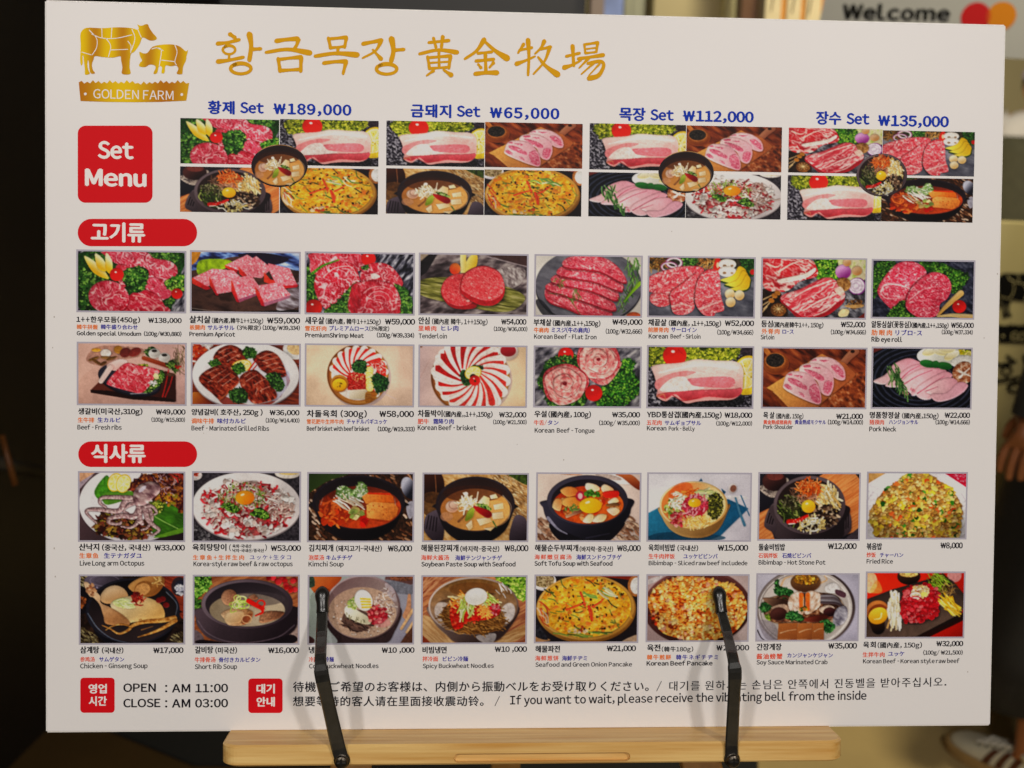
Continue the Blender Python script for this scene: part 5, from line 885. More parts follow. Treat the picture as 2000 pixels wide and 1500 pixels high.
def d31(s):  # soy marinated crab on a steel plate
    s.bg(grad('cfcad8', 'c0bace', 45, 55, 885, 605)); s.e(450, 335, 412, 335, grad('4a3c3c', '8a7c78', 600, 60, 200, 600), sh=.4); s.e(440, 335, 398, 325, grad('8a7e7a', 'd0c6c0', 60, 300, 700, 500)); s.e(440, 340, 365, 295, grad('cfc4bc', 'b4aaa4', 200, 100, 700, 600)); s.ring(440, 340, 378, 308, 8, 'e4dcd6'); s.p([(120, 260), (400, 210), (700, 230), (780, 400), (640, 470), (240, 470), (110, 400)], ramp(['3a2018', '6a4630', '9a7a60', 'c0a48c'], 22, 10, 1.8, 6), puff=20, sh=.5); s.p([(60, 440), (190, 470), (230, 600), (120, 590)], '8a8088', al=.6); s.l([(50, 520), (80, 580), (110, 605)], 10, '3a3438', 6)
    lf = ('163a1a', '24562a', '3a7a3c', '5a9a50')
    s.l([(240, 150), (270, 90), (340, 66)], 18, 'd8b088', 10); s.l([(560, 130), (620, 100), (600, 66)], 18, 'd8b088', 10)
    s.leafy([(190, 130), (220, 100), (230, 150), (340, 190), (320, 240), (210, 220)], 40, lf, (9, 18)); s.leafy([(80, 300), (150, 290), (150, 350), (80, 360)], 24, lf, (9, 18)); s.leafy([(110, 400), (160, 390), (150, 440)], 12, ('4a6a1c', '7a9a2c', '98b83c', 'b8d05c'), (8, 14))
    s.e(445, 120, 126, 84, grad('8a6238', '3a2014', 440, 60, 440, 210), sh=.5, puff=24); s.e(450, 98, 104, 40, tex('5a3a1c', .3, 12)); s.bits(60, ('e', 450, 95, 94, 36), ['d89a2c', 'e8b848', 'b87a1c', '8a5a1c'], (9, 16), sh=.3)
    for sg in (-1, 1):
        for q_ in range(4): s.l([(445 + sg * 110, 265 + 22 * q_), (445 + sg * (190 + 8 * q_), 235 + 34 * q_), (445 + sg * (290 - 12 * q_), 300 + 36 * q_)], 26, grad('6a4430', '2a1812', 445, 220, 445 + sg * 280, 400), 12, sh=.45, puff=10, spec=.5)
    s.p([(610, 150), (680, 120), (730, 170), (690, 210), (620, 200)], 'e4dedc', puff=16, sh=.3); s.p([(90, 250), (240, 260), (320, 300), (180, 320)], grad('8a6a54', '3a241c', 120, 250, 220, 320), sh=.4, puff=12); s.p([(700, 180), (780, 210), (770, 250), (700, 220)], '5a3a44', puff=8)
    s.p([(150, 400), (160, 340), (300, 300), (340, 230), (560, 215), (600, 320), (720, 350), (700, 410), (560, 440), (300, 450), (190, 450)], ramp(['2c1610', '5a3220', '8a5838', 'c09878'], 18, 0, 1.6, 5), sh=.5, puff=24, k=.8, spec=.4); s.p([(300, 300), (330, 220), (420, 205), (430, 380), (340, 380)], ramp(['a88468', 'd8bca8', 'f0e0d4'], 20, 60, 1.6, 3), puff=16, sh=.4); s.p([(440, 380), (450, 205), (560, 210), (575, 300), (520, 360)], ramp(['a88468', 'd8bca8', 'f0e0d4'], 20, 120, 1.6, 4), puff=16, sh=.4); s.p([(160, 330), (260, 300), (310, 340), (290, 390), (200, 350)], tex('d8b8a0', .2, 16), al=.8, puff=10); s.p([(560, 340), (640, 310), (690, 340), (600, 380)], tex('e0c8b4', .2, 14), al=.9, puff=10)
    for x in (410, 465): s.l([(x, 225), (x, 290), (x + 3, 345)], 38, tex('f06a24', .2, 10), 30, puff=10, sh=.3)
    s.l([(438, 215), (440, 350)], 12, '4a2c20', 10, sm=False); s.bits(10, ('e', 425, 350, 40, 24), ['c8a83c', '4a5a24', 'e88a3c'], (8, 14)); s.e(225, 385, 70, 56, grad('6a3c34', '2a1210', 200, 340, 250, 430), sh=.4, puff=30, spec=.6); s.e(650, 370, 54, 40, grad('5a2c2c', '1c0a0c', 640, 340, 660, 400), puff=20, spec=.6)
    for i in range(4): s.l([(580, 235 + 18 * i), (690 + 8 * i, 240 + 20 * i), (750 + 12 * i, 330 + 14 * i), (740 - 10 * i, 440)], 22, grad(('8a8288', '6a5c60', '9a949a', '544448')[i], '3a3034', 600, 240, 780, 420), 14, sh=.35, puff=8, spec=.4)
    s.p([(700, 350), (780, 320), (800, 400), (760, 470), (680, 480)], ramp(['5a5460', '8a8690', 'b8b4bc'], 20, 40, 2, 3), puff=16, sh=.3)
    s.p([(440, 420), (600, 390), (640, 420), (560, 450), (460, 450)], grad('8a3c28', '4a1c14', 460, 400, 560, 450), puff=10, spec=.5); s.leafy([(280, 410), (340, 360), (410, 400), (430, 440), (340, 435)], 36, lf, (9, 18)); s.leafy([(575, 450), (640, 440), (690, 490), (660, 540), (600, 500)], 36, lf, (9, 18))
    for i, x in enumerate((225, 385, 510)):
        w = (165, 130, 100)[i]; s.p([(x, 465), (x + w - 8, 460), (x + w - 4, 606), (x - 8, 606)], grad('b8723c', '94542a', x, 460, x + w, 606), sm=False, sh=.35); s.l([(x + 14, 545 - i * 6), (x + w * .5, 525 - i * 6), (x + w - 16, 515 - i * 4)], 8, 'e8c4a0', 4, al=.8); s.l([(x, 600), (x + w * .6, 598)], 7, 'e0b890', 5, sm=False, al=.7)

def d32(s):  # seasoned raw beef with pear and egg yolk
    s.bg(grad('e83014', 'b8180c', 975, 40, 1783, 580)); s.e(1000, 120, 60, 90, 'f8d0a0', al=.8); s.p([(1000, 200), (1060, 100), (1100, 200)], 'f8a048', al=.6); s.e(1320, 70, 96, 70, grad('4a2a1c', '120a08', 1300, 20, 1330, 140), sh=.4); s.e(1320, 50, 76, 26, tex('e8b868', .4, 12)); s.e(1700, 60, 60, 60, 'd8a8a8', al=.8)
    s.p([(975, 260), (1180, 180), (1600, 60), (1690, 110), (1783, 220), (1783, 330), (1740, 430), (1380, 580), (975, 580)], grad('2a211e', '6a5448', 1200, 150, 1300, 580, .12, 30), sm=False, sh=.5); s.p([(1380, 580), (1783, 370), (1783, 440), (1500, 580)], '1a100e', sm=False, al=.9)
    s.leafy([(1480, 110), (1560, 60), (1640, 80), (1640, 200), (1560, 230), (1500, 170)], 60, ('3a2a14', '5a4a1c', '7a6a28', 'a0963c'), (10, 20), base='2a1c10'); s.strands(40, ('e', 1560, 100, 90, 60), ['88ac2c', '5a7a1c', 'b8c84c'], (50, 90), (5, 9), (20, 60)); s.strands(16, ('e', 1660, 190, 50, 60), ['a8844c', '6a4a24', 'c8a868'], (50, 90), (4, 7))
    s.l([(1040, 360), (1075, 500)], 150, grad('4a2a1c', '0c0808', 1040, 400, 1090, 560), 110, sm=False, sh=.5); s.e(1065, 360, 96, 90, grad('c87a3c', '5a2a14', 1040, 280, 1100, 450), -15, sh=.4, puff=14); s.e(1070, 370, 80, 66, '7a3a18', -20); s.e(1072, 400, 82, 68, grad('f8c03c', 'd88a14', 1040, 350, 1090, 470), -25); s.l([(1100, 380), (1090, 420), (1040, 430)], 12, 'fbe8a0', 6)
    s.p([(1160, 260), (1230, 240), (1250, 320), (1260, 460), (1200, 470), (1165, 420)], 'd8c8a0', sh=.4); s.strands(60, [(1160, 260), (1235, 240), (1255, 330), (1262, 460), (1205, 470), (1165, 420)], ['fbf4dc', 'f0e4c0', 'd8c498', 'fffbe8'], (80, 140), (12, 17), (75, 100), .1, sh=.3); s.l([(1240, 250), (1215, 200)], 5, 'd8d4cc', 4, sm=False); s.l([(1150, 500), (1170, 430)], 16, 'c89a5c', 12, sm=False); s.l([(1180, 525), (1200, 450)], 14, 'f0dcb0', 12, sm=False)
    s.glow(1100, 200, 300, 200, .1)
    B = [(1260, 280), (1290, 190), (1360, 150), (1480, 140), (1555, 190), (1575, 280), (1560, 400), (1480, 430), (1380, 455), (1290, 440), (1260, 380)]
    s.p(B, tex('b81420', .25, 14), sh=.7, so=(8, 16), sb=16, puff=40, k=.5); s.bits(230, B, ['d8202c', 'e8404a', 'b81420', 'f06a6c', 'c81824'], (15, 28), .55, sh=.45, puff=12, spec=.5, wob=.1); s.wet(70, B, (8, 18), (3, 6), .6)
    s.bits(70, ('e', 1410, 200, 80, 54), ['f8e0b0', 'fbeccc', 'f0cc88', 'e8b878'], (10, 18), .4, sh=.3); s.ring(1380, 230, 40, 20, 12, 'fbe0dc'); s.ring(1380, 255, 38, 16, 8, 'b82434'); s.e(1450, 220, 30, 18, 'f8e470')
    s.p([(1575, 290), (1690, 230), (1735, 380), (1660, 370)], 'e0a81c', sm=False, sh=.5); s.strands(40, [(1590, 295), (1690, 240), (1730, 375), (1665, 365)], ['fbd84c', 'f0b82c', 'f8e488', 'e0a01c'], (80, 130), (9, 13), (25, 60), .1)

DISH = {'d1': (d1, (50, 322, 882, 795)), 'd2': (d2, (938, 328, 1775, 800)), 'd3': (d3, (38, 62, 942, 578)), 'd4': (d4, (1006, 72, 1905, 585)),
        'd5': (d5, (75, 85, 960, 597)), 'd6': (d6, (1037, 98, 1918, 603)), 'd7': (d7, (88, 65, 950, 570)), 'd8': (d8, (1025, 82, 1868, 570)),
        'd9': (d9, (58, 68, 962, 585)), 'd10': (d10, (1027, 75, 1930, 590)), 'd11': (d11, (38, 82, 937, 597)), 'd12': (d12, (1003, 92, 1895, 602)),
        'd13': (d13, (68, 78, 952, 583)), 'd14': (d14, (1030, 75, 1905, 590)), 'd15': (d15, (92, 66, 952, 570)), 'd16': (d16, (1025, 66, 1845, 572)),
        'd17': (d17, (68, 58, 950, 632)), 'd18': (d18, (1037, 58, 1932, 635)), 'd19': (d19, (58, 65, 937, 635)), 'd20': (d20, (1037, 70, 1907, 633)),
        'd21': (d21, (90, 68, 948, 632)), 'd22': (d22, (1032, 68, 1885, 630)), 'd23': (d23, (62, 66, 895, 622)), 'd24': (d24, (985, 62, 1802, 610)),
        'd25': (d25, (75, 66, 950, 632)), 'd26': (d26, (1043, 68, 1920, 635)), 'd27': (d27, (62, 70, 937, 632)), 'd28': (d28, (1027, 72, 1895, 628)),
        'd29': (d29, (75, 66, 928, 620)), 'd30': (d30, (1025, 63, 1865, 610)), 'd31': (d31, (45, 55, 885, 605)), 'd32': (d32, (975, 40, 1783, 580))}
# ---------------------------------------------------------------- the menu board
PAPER = material('board_paper', 'e9e5e3', .4, .012, 6, bump=.03, spec=.2)
EDGE = material('board_edge', 'f0ece6', .6, .05, 90)
def ink(name, c): return material(name, c, .5, spec=.06)
INK_K = ink('ink_black', '17131c'); INK_O = ink('ink_orange', 'ee7a32'); INK_R = ink('ink_vermilion', 'ea5f45'); INK_B = ink('ink_blue', '3a34a0')
INK_H = ink('ink_royal_blue', '1236ac'); INK_W = ink('ink_white', 'f2ebe8'); RED = ink('ink_red', 'd8121c'); GREY = ink('ink_lavender_grey', 'b3adba'); GOLD = ink('ink_gold', 'dca00c')

def gold_gradient(name, a, b, sx, off):
    m = bpy.data.materials.new(name); m.use_nodes = True; nt = m.node_tree; p = nt.nodes['Principled BSDF']; p.inputs['Roughness'].default_value = .5; p.inputs['Specular IOR Level'].default_value = .06
    tc = nt.nodes.new('ShaderNodeTexCoord'); wv = nt.nodes.new('ShaderNodeTexWave'); wv.inputs['Scale'].default_value = sx; wv.inputs['Distortion'].default_value = 1.5
    wv.inputs['Phase Offset'].default_value = off
    rp = nt.nodes.new('ShaderNodeValToRGB'); nt.links.new(tc.outputs['Object'], wv.inputs['Vector']); nt.links.new(wv.outputs['Fac'], rp.inputs[0])
    rp.color_ramp.elements[0].color = (*srgb(a), 1); rp.color_ramp.elements[1].color = (*srgb(b), 1); nt.links.new(rp.outputs[0], p.inputs['Base Color'])
    return m
LOGO_GOLD = gold_gradient('ink_logo_gold', 'c6850f', 'eec70a', 14, .4); LOGO_BAND = gold_gradient('ink_logo_band', 'bd740c', 'ecc310', 4.5, 2.2)

board = empty('menu_board'); board.matrix_world = BOARD
tag(board, 'large white menu board of a Korean barbecue restaurant on a wooden easel', 'menu board')
c4 = [px_board(x, y) for x, y in ((90, 2), (1964, 49), (1932, 1415), (90, 1430))]
bm = bmesh.new(); add_box(bm, (0, 0, -.0026), (.8, .6002, .0052), None, .0006)
from_bm('panel', bm, PAPER, board)
# thin cut edge of the foam core, a touch proud of the paper's sides
bm = bmesh.new()
for c, s in (((-.4003, 0, -.0028), (.0008, .5994, .004)), ((.4003, 0, -.0028), (.0008, .5994, .004)), ((0, .3004, -.0028), (.799, .0008, .004)), ((0, -.3004, -.0028), (.799, .0008, .004))): add_box(bm, c, s)
from_bm('foam_edge', bm, EDGE, board)

# --- text
_fc = bpy.data.curves.new('lettering', 'FONT'); _fc.fill_mode = 'FRONT'; _fc.resolution_u = 3
_fo = bpy.data.objects.new('lettering', _fc); col.objects.link(_fo)
_gc = {}
def glyph(ch):
    """Outline of one character (points, faces), its ink starting at x = 0, with its side bearings and advance. Latin letters
    are taken from the full-width forms, whose shapes match the East Asian glyphs beside them."""
    if ch not in _gc: load_glyphs([ch])
    return _gc[ch]
def load_glyphs(chars):
    """Sets all the characters once, one to a line, and takes their outlines apart again."""
    src = [{'₩': '\uffe6'}.get(ch, chr(ord(ch) + 0xfee0) if 33 <= ord(ch) < 127 else ch) for ch in chars]
    _fc.body = '\n'.join(src); _fc.size = 1; _fc.space_line = 3; bpy.context.view_layer.update()
    dg = bpy.context.evaluated_depsgraph_get(); ev = _fo.evaluated_get(dg); me = ev.to_mesh()
    v = np.empty(len(me.vertices) * 3, np.float32); me.vertices.foreach_get('co', v); v = v.reshape(-1, 3)[:, :2].astype(float)
    row = np.round((.35 - v[:, 1]) / 3).astype(int); new = np.zeros(len(v), int); F = [[] for _ in chars]
    for r_ in range(len(chars)):
        k = np.nonzero(row == r_)[0]; new[k] = np.arange(len(k))
    for p in me.polygons:
        q = tuple(p.vertices); F[row[q[0]]].append(tuple(int(new[t]) for t in q))
    V = [v[row == r_] + (0, 3. * r_) for r_ in range(len(chars))]; ev.to_mesh_clear()
    for ch, s_, g, f in zip(chars, src, V, F):
        if s_ == ch: _gc[ch] = (g, f, 0, 0, .92 if '\uac00' <= ch <= '\ud7a3' else 1.); continue
        lo, hi = g[:, 0].min(), g[:, 0].max(); g[:, 0] -= lo; kx = {'/': .46, '-': .42, '+': .68}.get(ch, 1.); g[:, 0] *= kx; wd = (hi - lo) * kx
        sb = .075
        if ch in 'oceCOGQdbpqgs': sb = .055
        if ch in 'tfrjJLTkKxXzS/₩': sb = .035
        if ch in 'vwyAVWY': sb = .012
        adv = wd + 2 * sb
        if ch.isdigit(): adv = .555; sb = (adv - wd) / 2
        if ch in '()': sb = .05; adv = wd + .1
        if ch in ',.:': sb = .075; adv = wd + .15
        _gc[ch] = (g, f, sb, wd, adv)
def glyphs(text, bold, track=0.):
    V, F, x, n = [], [], 0., 0
    for ch in text:
        if ch == ' ': x += .25 + track; continue
        v, f, sb, wd, adv = glyph(ch)
        V.append(v + (x + sb, 0)); F += [tuple(i + n for i in q) for q in f]; n += len(v); x += adv + track
    v = np.vstack(V)
    # heavier weights: the same outline printed again a hair to each side
    offs = [(0, 0)] if bold < .01 else [(-bold * .55, 0), (bold * .55, 0)] if bold < .018 else [(-bold * .8, 0), (bold * .8, 0), (0, bold * .5), (0, -bold * .5)]
    VV = np.vstack([np.column_stack([v + o_, np.full(len(v), k * 5e-6)]) for k, o_ in enumerate(offs)])
    FF = [tuple(i + k * n for i in q) for k in range(len(offs)) for q in F]
    return VV, FF
class Ink:
    """Collects lettering laid on the board; build() links it as one mesh."""
    def __init__(s, pf=None): s.v = []; s.f = []; s.mi = []; s.mats = []; s.pf = pf or px_board
    def add(s, v, f, mat):
        if mat not in s.mats: s.mats.append(mat)
        n = len(s.v); s.v += v; s.f += [tuple(i + n for i in q) for q in f]; s.mi += [s.mats.index(mat)] * len(f)
    def text(s, t, x0, x1, yb, em, mat, bold=.012, z=.0003, y1=None):
        """Writes t between the pixels x0 and x1 on the baseline yb (y1 at the right end) with an em of em pixels."""
        a = s.pf(x0, yb); b = s.pf(x1, y1 if y1 is not None else yb)
        if y1 is None: b.y = a.y
        h = (s.pf((x0 + x1) / 2, yb - em) - s.pf((x0 + x1) / 2, yb)).y
        g, f = glyphs(t, bold); lo, hi = g[:, 0].min(), g[:, 0].max(); d = b - a
        need = d.length / h / (hi - lo)
        if need > 1.03 and len(t) > 1:          # a wide setting: space the letters out rather than widening them
            g, f = glyphs(t, bold, (d.length / h / 1.03 - (hi - lo)) / (len(t) - 1)); lo, hi = g[:, 0].min(), g[:, 0].max()
        s.add([(a.x + (u - lo) / (hi - lo) * d.x, a.y + (u - lo) / (hi - lo) * d.y + w_ * h, z + dz) for u, w_, dz in g], f, mat)
    def outline(s, pts, mat, z, n=5, sm=True):
        q = spline(pts, True, n) if sm else pts
        v = [s.pf(x, y) for x, y in q]
        s.add([(p.x, p.y, z) for p in v], [tuple(range(len(v)))[::-1]], mat)
    def stroke(s, pts, w0, w1, mat, z, k=1.):
        """A brush stroke with a swelling width and slanted, rounded ends (pixels)."""
        q = spline(pts, False, 7) if len(pts) > 2 else np.linspace(pts[0], pts[1], 8)
        n = len(q); T = np.gradient(q, axis=0); T /= np.linalg.norm(T, axis=1)[:, None] + 1e-9; N = np.stack([-T[:, 1], T[:, 0]], 1)
        L, R_ = [], []
        for i in range(n):
            u = i / (n - 1); r = .5 * (w0 + (w1 - w0) * u) * (1 + .12 * math.cos(2 * math.pi * u))
            r *= min(1, .55 + 2.2 * min(u, 1 - u) + .3); L.append(q[i] + N[i] * r); R_.append(q[i] - N[i] * r)
        a = q[0] - T[0] * w0 * .28; b = q[-1] + T[-1] * w1 * .28
        L = [a + N[0] * w0 * .2] + L + [b + N[-1] * w1 * .16]; R_ = [a - N[0] * w0 * .1] + R_ + [b - N[-1] * w1 * .2]
        v = [s.pf(*p) for p in L] + [s.pf(*p) for p in R_]; m = len(L)
        s.add([(p.x, p.y, z) for p in v], [(i, i + 1, m + i + 1, m + i) for i in range(m - 1)], mat)
    def build(s, name, parent=None, label=None):
        o = mesh(name, s.v, s.f, s.mats, parent or board, fm=s.mi)
        bm = bmesh.new(); bm.from_mesh(o.data)
        for f in bm.faces:
            if f.normal.z < 0: f.normal_flip()
        bm.to_mesh(o.data); bm.free()
        if label: o['label'] = label
        return o
def rrect(x0, y0, x1, y1, r, n=8):
    out = []
    for cx, cy, a in ((x1 - r, y0 + r, -90), (x1 - r, y1 - r, 0), (x0 + r, y1 - r, 90), (x0 + r, y0 + r, 180)):
        for i in range(n + 1):
            t = math.radians(a + 90 * i / n); out.append((cx + r * math.cos(t), cy + r * math.sin(t)))
    return out

# --- captions: crop origin, scale; then for every dish its lines (text, x0, x1, baseline, em, ink, bold)
K, O, R, B = INK_K, INK_O, INK_R, INK_B
CROP = [(140, 410, 4.), (590, 480, 4.348), (1030, 480, 4.348), (1470, 490, 4.348), (140, 655, 4.348), (590, 655, 4.348), (1030, 660, 4.348), (1470, 665, 4.348),
        (140, 910, 4.348), (590, 910, 4.348), (1030, 910, 4.348), (1470, 910, 4.348), (140, 1110, 4.348), (590, 1110, 4.348), (1030, 1110, 4.348), (1470, 1110, 4.348)]
bo, nm = .044, .032
CAP = {
 'd1': [('1++한우모듬(450g)', 37, 535, 873, 51, K, bo), ('₩138,000', 598, 860, 880, 50, K, bo), ('韓牛拼盤', 40, 205, 928, 40, O, nm), ('韓牛盛り合わせ', 228, 516, 928, 40, B, nm), ('Golden special Umodum', 40, 543, 978, 42, K, bo), ('(100g/₩30,880)', 565, 858, 982, 42, K, .042)],
 'd2': [('살치살', 920, 1087, 878, 62, K, bo), ('(國內產,韓牛1++150g)', 1095, 1497, 880, 46, K, nm), ('₩59,000', 1525, 1785, 884, 58, K, .042), ('板腱肉', 922, 1042, 932, 42, O, nm), ('サルチサル', 1062, 1272, 935, 44, B, nm), ('(3%限定)', 1292, 1478, 935, 42, K, nm), ('(100g/₩39,334)', 1492, 1783, 935, 42, K, .042), ('Premium Apricot', 920, 1278, 985, 44, K, bo)],
 'd3': [('새우살', 25, 190, 658, 66, K, bo), ('(國內產, 韓牛1++150g)', 200, 668, 660, 52, K, nm), ('₩59,000', 703, 960, 666, 62, K, .042), ('雪花虾肉', 25, 207, 718, 46, O, nm), ('プレミアムロース', 232, 568, 718, 48, B, nm), ('(3%限定)', 570, 740, 720, 46, K, nm), ('PremiumShrimp Meat', 27, 525, 776, 48, K, bo), ('(100g/₩39,334)', 635, 952, 776, 48, K, .042)],
 'd4': [('안심', 988, 1083, 660, 66, K, bo), ('(國內産 韓牛, 1++150g)', 1103, 1575, 662, 54, K, nm), ('₩54,000', 1690, 1905, 666, 60, K, .042), ('里嵴肉', 987, 1140, 718, 48, R, nm), ('ヒレ肉', 1183, 1328, 718, 50, B, nm), ('(100g/₩36,000)', 1628, 1913, 722, 46, K, nm), ('Tenderloin', 990, 1230, 784, 52, K, .028)],
 'd5': [('부채살', 52, 205, 673, 62, K, bo), ('(國內産,1++,150g)', 215, 620, 676, 54, K, .042), ('₩49,000', 720, 978, 668, 60, K, .042), ('牛肩肉', 55, 180, 732, 46, O, .042), ('ミスジ(牛の肩肉)', 205, 530, 732, 48, B, .042), ('(100g/₩32,666)', 665, 975, 744, 50, K, nm), ('Korean Beef - Flat Iron', 57, 587, 788, 50, K, nm)],
 'd6': [('채끝살', 1025, 1182, 673, 62, K, bo), ('(國內産, ,1++,150g)', 1200, 1645, 676, 54, K, .042), ('₩52,000', 1675, 1925, 678, 60, K, .042), ('前腰脊肉', 1025, 1198, 730, 46, O, nm), ('サーロイン', 1220, 1438, 730, 48, B, nm), ('(100g/₩34,666)', 1612, 1918, 752, 50, K, nm), ('Korean', 1030, 1193, 786, 52, K, nm), ('Beef - Sirloin', 1215, 1470, 786, 48, K, .028)],
 'd7': [('등심', 72, 170, 642, 62, K, bo), ('(國內産韓牛1++, 150g)', 175, 600, 645, 50, K, nm), ('₩52,000', 748, 957, 646, 60, K, .042), ('外脊肉', 75, 228, 700, 48, O, nm), ('ロ-ス', 252, 348, 702, 46, B, .028), ('(100g/₩34,666)', 663, 962, 706, 48, K, nm), ('Sirloin', 68, 183, 750, 50, K, .028)],
 'd8': [('알등심살(꽃등심)', 1008, 1345, 646, 62, K, bo), ('(國內産,1++,150g)', 1347, 1663, 650, 50, K, .042), ('₩56,000', 1683, 1877, 652, 58, K, .042), ('肋眼肉', 1008, 1183, 712, 52, O, nm), ('リブロ-ス', 1212, 1438, 714, 52, B, nm), ('(100g/₩37,334)', 1605, 1868, 706, 46, K, nm), ('Rib eye roll', 1008, 1270, 770, 54, K, bo)],
 'd9': [('생갈비(미국산,310g)', 55, 602, 665, 58, K, bo), ('₩49,000', 715, 968, 670, 58, K, .042), ('生牛排', 52, 193, 735, 46, O, nm), ('生カルビ', 220, 415, 735, 46, B, nm), ('(100g/₩15,800)', 678, 963, 732, 46, K, nm), ('Beef - Fresh ribs', 50, 425, 798, 52, K, .028)],
 'd10': [('양념갈비( 호주산, 250g )', 1018, 1622, 672, 58, K, bo), ('₩36,000', 1680, 1935, 676, 58, K, .042), ('调味牛排', 1017, 1210, 744, 48, O, nm), ('味付カルビ', 1237, 1480, 744, 48, B, nm), ('(100g/₩14,400)', 1648, 1935, 738, 46, K, nm), ('Beef - Marinated Grilled Ribs', 1018, 1677, 806, 52, K, .028)],
 'd11': [('차돌육회 (300g)', 40, 550, 688, 66, K, .042), ('₩58,000', 655, 950, 690, 66, K, .042), ('雪花肥牛生拌牛肉', 40, 352, 748, 44, O, nm), ('チャドルバギユッケ', 380, 722, 748, 46, B, nm), ('Beef brisket with beef brisket', 40, 572, 808, 48, K, .042), ('(100g/₩19,333)', 642, 957, 812, 48, K, .042)],
 'd12': [('차돌박이', 982, 1193, 686, 64, K, bo), ('(國內産,,1++,150g)', 1200, 1618, 688, 54, K, .042), ('₩32,000', 1672, 1905, 694, 58, K, .042), ('肥牛', 982, 1077, 748, 48, R, nm), ('霜降り肉', 1113, 1288, 748, 48, B, nm), ('(100g/₩21,500)', 1622, 1907, 752, 46, K, nm), ('Korean Beef - brisket', 982, 1480, 802, 54, K, nm)],
 'd13': [('우설', 58, 165, 667, 60, K, bo), ('(國內産, 100g)', 178, 540, 670, 58, K, .042), ('₩35,000', 718, 957, 672, 58, K, .042), ('牛舌/', 55, 165, 736, 46, R, nm), ('タン', 172, 265, 736, 46, B, nm), ('(100g/ ₩35,000)', 608, 955, 738, 48, K, nm), ('Korean', 62, 228, 803, 52, K, nm), ('Beef - Tongue', 250, 570, 803, 50, K, .028)],
 'd14': [('YBD통삼겹', 1015, 1290, 672, 60, K, bo), ('(國內産,150g)', 1292, 1650, 674, 58, K, .042), ('₩18,000', 1672, 1910, 676, 58, K, .042), ('五花肉', 1013, 1140, 736, 46, R, nm), ('サムギョプサル', 1165, 1475, 738, 46, B, nm), ('(100g/₩12,000)', 1603, 1908, 742, 46, K, nm), ('Korean', 1015, 1180, 784, 50, K, nm), ('Pork - Belly', 1200, 1420, 786, 46, K, .028)],
 'd15': [('목 살', 90, 185, 656, 60, K, bo), ('(國內産, 150g)', 197, 430, 660, 50, K, nm), ('₩21,000', 708, 937, 664, 58, K, .042), ('黃金熟成猪肩肉', 90, 328, 708, 40, R, .042), ('黃金熟成モクサル', 357, 622, 708, 42, B, nm), ('(100g/₩14,000)', 638, 937, 710, 48, K, nm), ('Pork-Shoulder', 90, 342, 750, 46, K, .028)],
 'd16': [('명품항정살', 993, 1250, 655, 60, K, .044), ('(國內産,150g)', 1267, 1578, 658, 52, K, nm), ('₩22,000', 1628, 1845, 655, 58, K, .042), ('猪颈肉', 990, 1115, 710, 46, R, .028), ('ハンジョンサル', 1157, 1405, 708, 44, B, .028), ('(100g/₩14,666)', 1552, 1843, 710, 48, K, nm), ('Pork Neck', 990, 1218, 770, 52, K, .028)],
 'd17': [('산낙지', 62, 235, 712, 64, K, .044), ('(중국산, 국내산)', 258, 670, 714, 58, K, .042), ('₩33,000', 703, 962, 716, 62, K, .042), ('生章鱼', 65, 228, 780, 50, O, nm), ('生テナガダユ', 275, 597, 780, 50, B, nm), ('Live Long arm Octopus', 70, 617, 845, 54, K, nm)],
 'd18': [('육회탕탕이', 1025, 1315, 714, 64, K, .044), ('(', 1338, 1352, 716, 60, K, nm), ('육회-국내산', 1365, 1527, 693, 33, K, .042), ('낙지-국내산/중국산', 1365, 1635, 730, 33, K, .042), (')', 1643, 1658, 716, 60, K, nm), ('₩53,000', 1690, 1948, 720, 62, K, .042), ('生章鱼+生拌生肉', 1030, 1465, 794, 46, O, nm), ('ユッケ+生タコ', 1513, 1862, 792, 46, B, .01), ('Korea-style raw beef & raw octopus', 1035, 1877, 850, 52, K, nm)],
 'd19': [('김치찌개', 57, 265, 720, 64, K, .042), ('(돼지고기-국내산)', 288, 678, 722, 56, K, .042), ('₩8,000', 727, 935, 724, 66, K, .042), ('泡菜汤', 55, 187, 796, 48, R, nm), ('キムチチゲ', 205, 427, 796, 48, B, nm), ('Kimchi Soup', 55, 353, 852, 52, K, .028)],
 'd20': [('해물된장찌개', 1010, 1328, 720, 64, K, .042), ('(바지락-중국산)', 1343, 1675, 724, 54, K, .042), ('₩8,000', 1718, 1922, 722, 66, K, .042), ('海鲜大酱汤', 1010, 1248, 796, 48, R, nm), ('海鮮テンジャンチゲ', 1300, 1697, 798, 48, B, nm), ('Soybean Paste Soup with Seafood', 1013, 1812, 852, 50, K, .042)],
 'd21': [('해물순두부찌개', 62, 432, 719, 62, K, .042), ('(바지락-중국산)', 443, 728, 724, 50, K, .042), ('₩8,000', 760, 963, 722, 66, K, .042), ('海鲜嫩豆腐汤', 60, 375, 790, 46, R, nm), ('海鮮スンドゥブチゲ', 415, 800, 792, 48, B, nm), ('Soft Tofu Soup with Seafood', 60, 722, 846, 50, K, .042)],
 'd22': [('육회비빔밥', 1028, 1255, 717, 62, K, .042), ('(국내산)', 1273, 1450, 718, 54, K, .042), ('₩15,000', 1615, 1875, 718, 64, K, .042), ('生牛肉拌饭', 1028, 1252, 784, 46, R, nm), ('ユッケビビンバ', 1325, 1615, 784, 46, B, .028), ('Bibimbap - Sliced raw beef includede', 1030, 1868, 842, 48, K, .028)],
 'd23': [('돌솥비빔밥', 50, 275, 712, 62, K, .044), ('₩12,000', 637, 883, 704, 64, K, .042), ('石锅拌饭', 48, 212, 778, 46, R, nm), ('石焼ビビンバ', 250, 497, 778, 46, B, nm), ('Bibimbap - Hot Stone Pot', 50, 618, 837, 50, K, .028)],
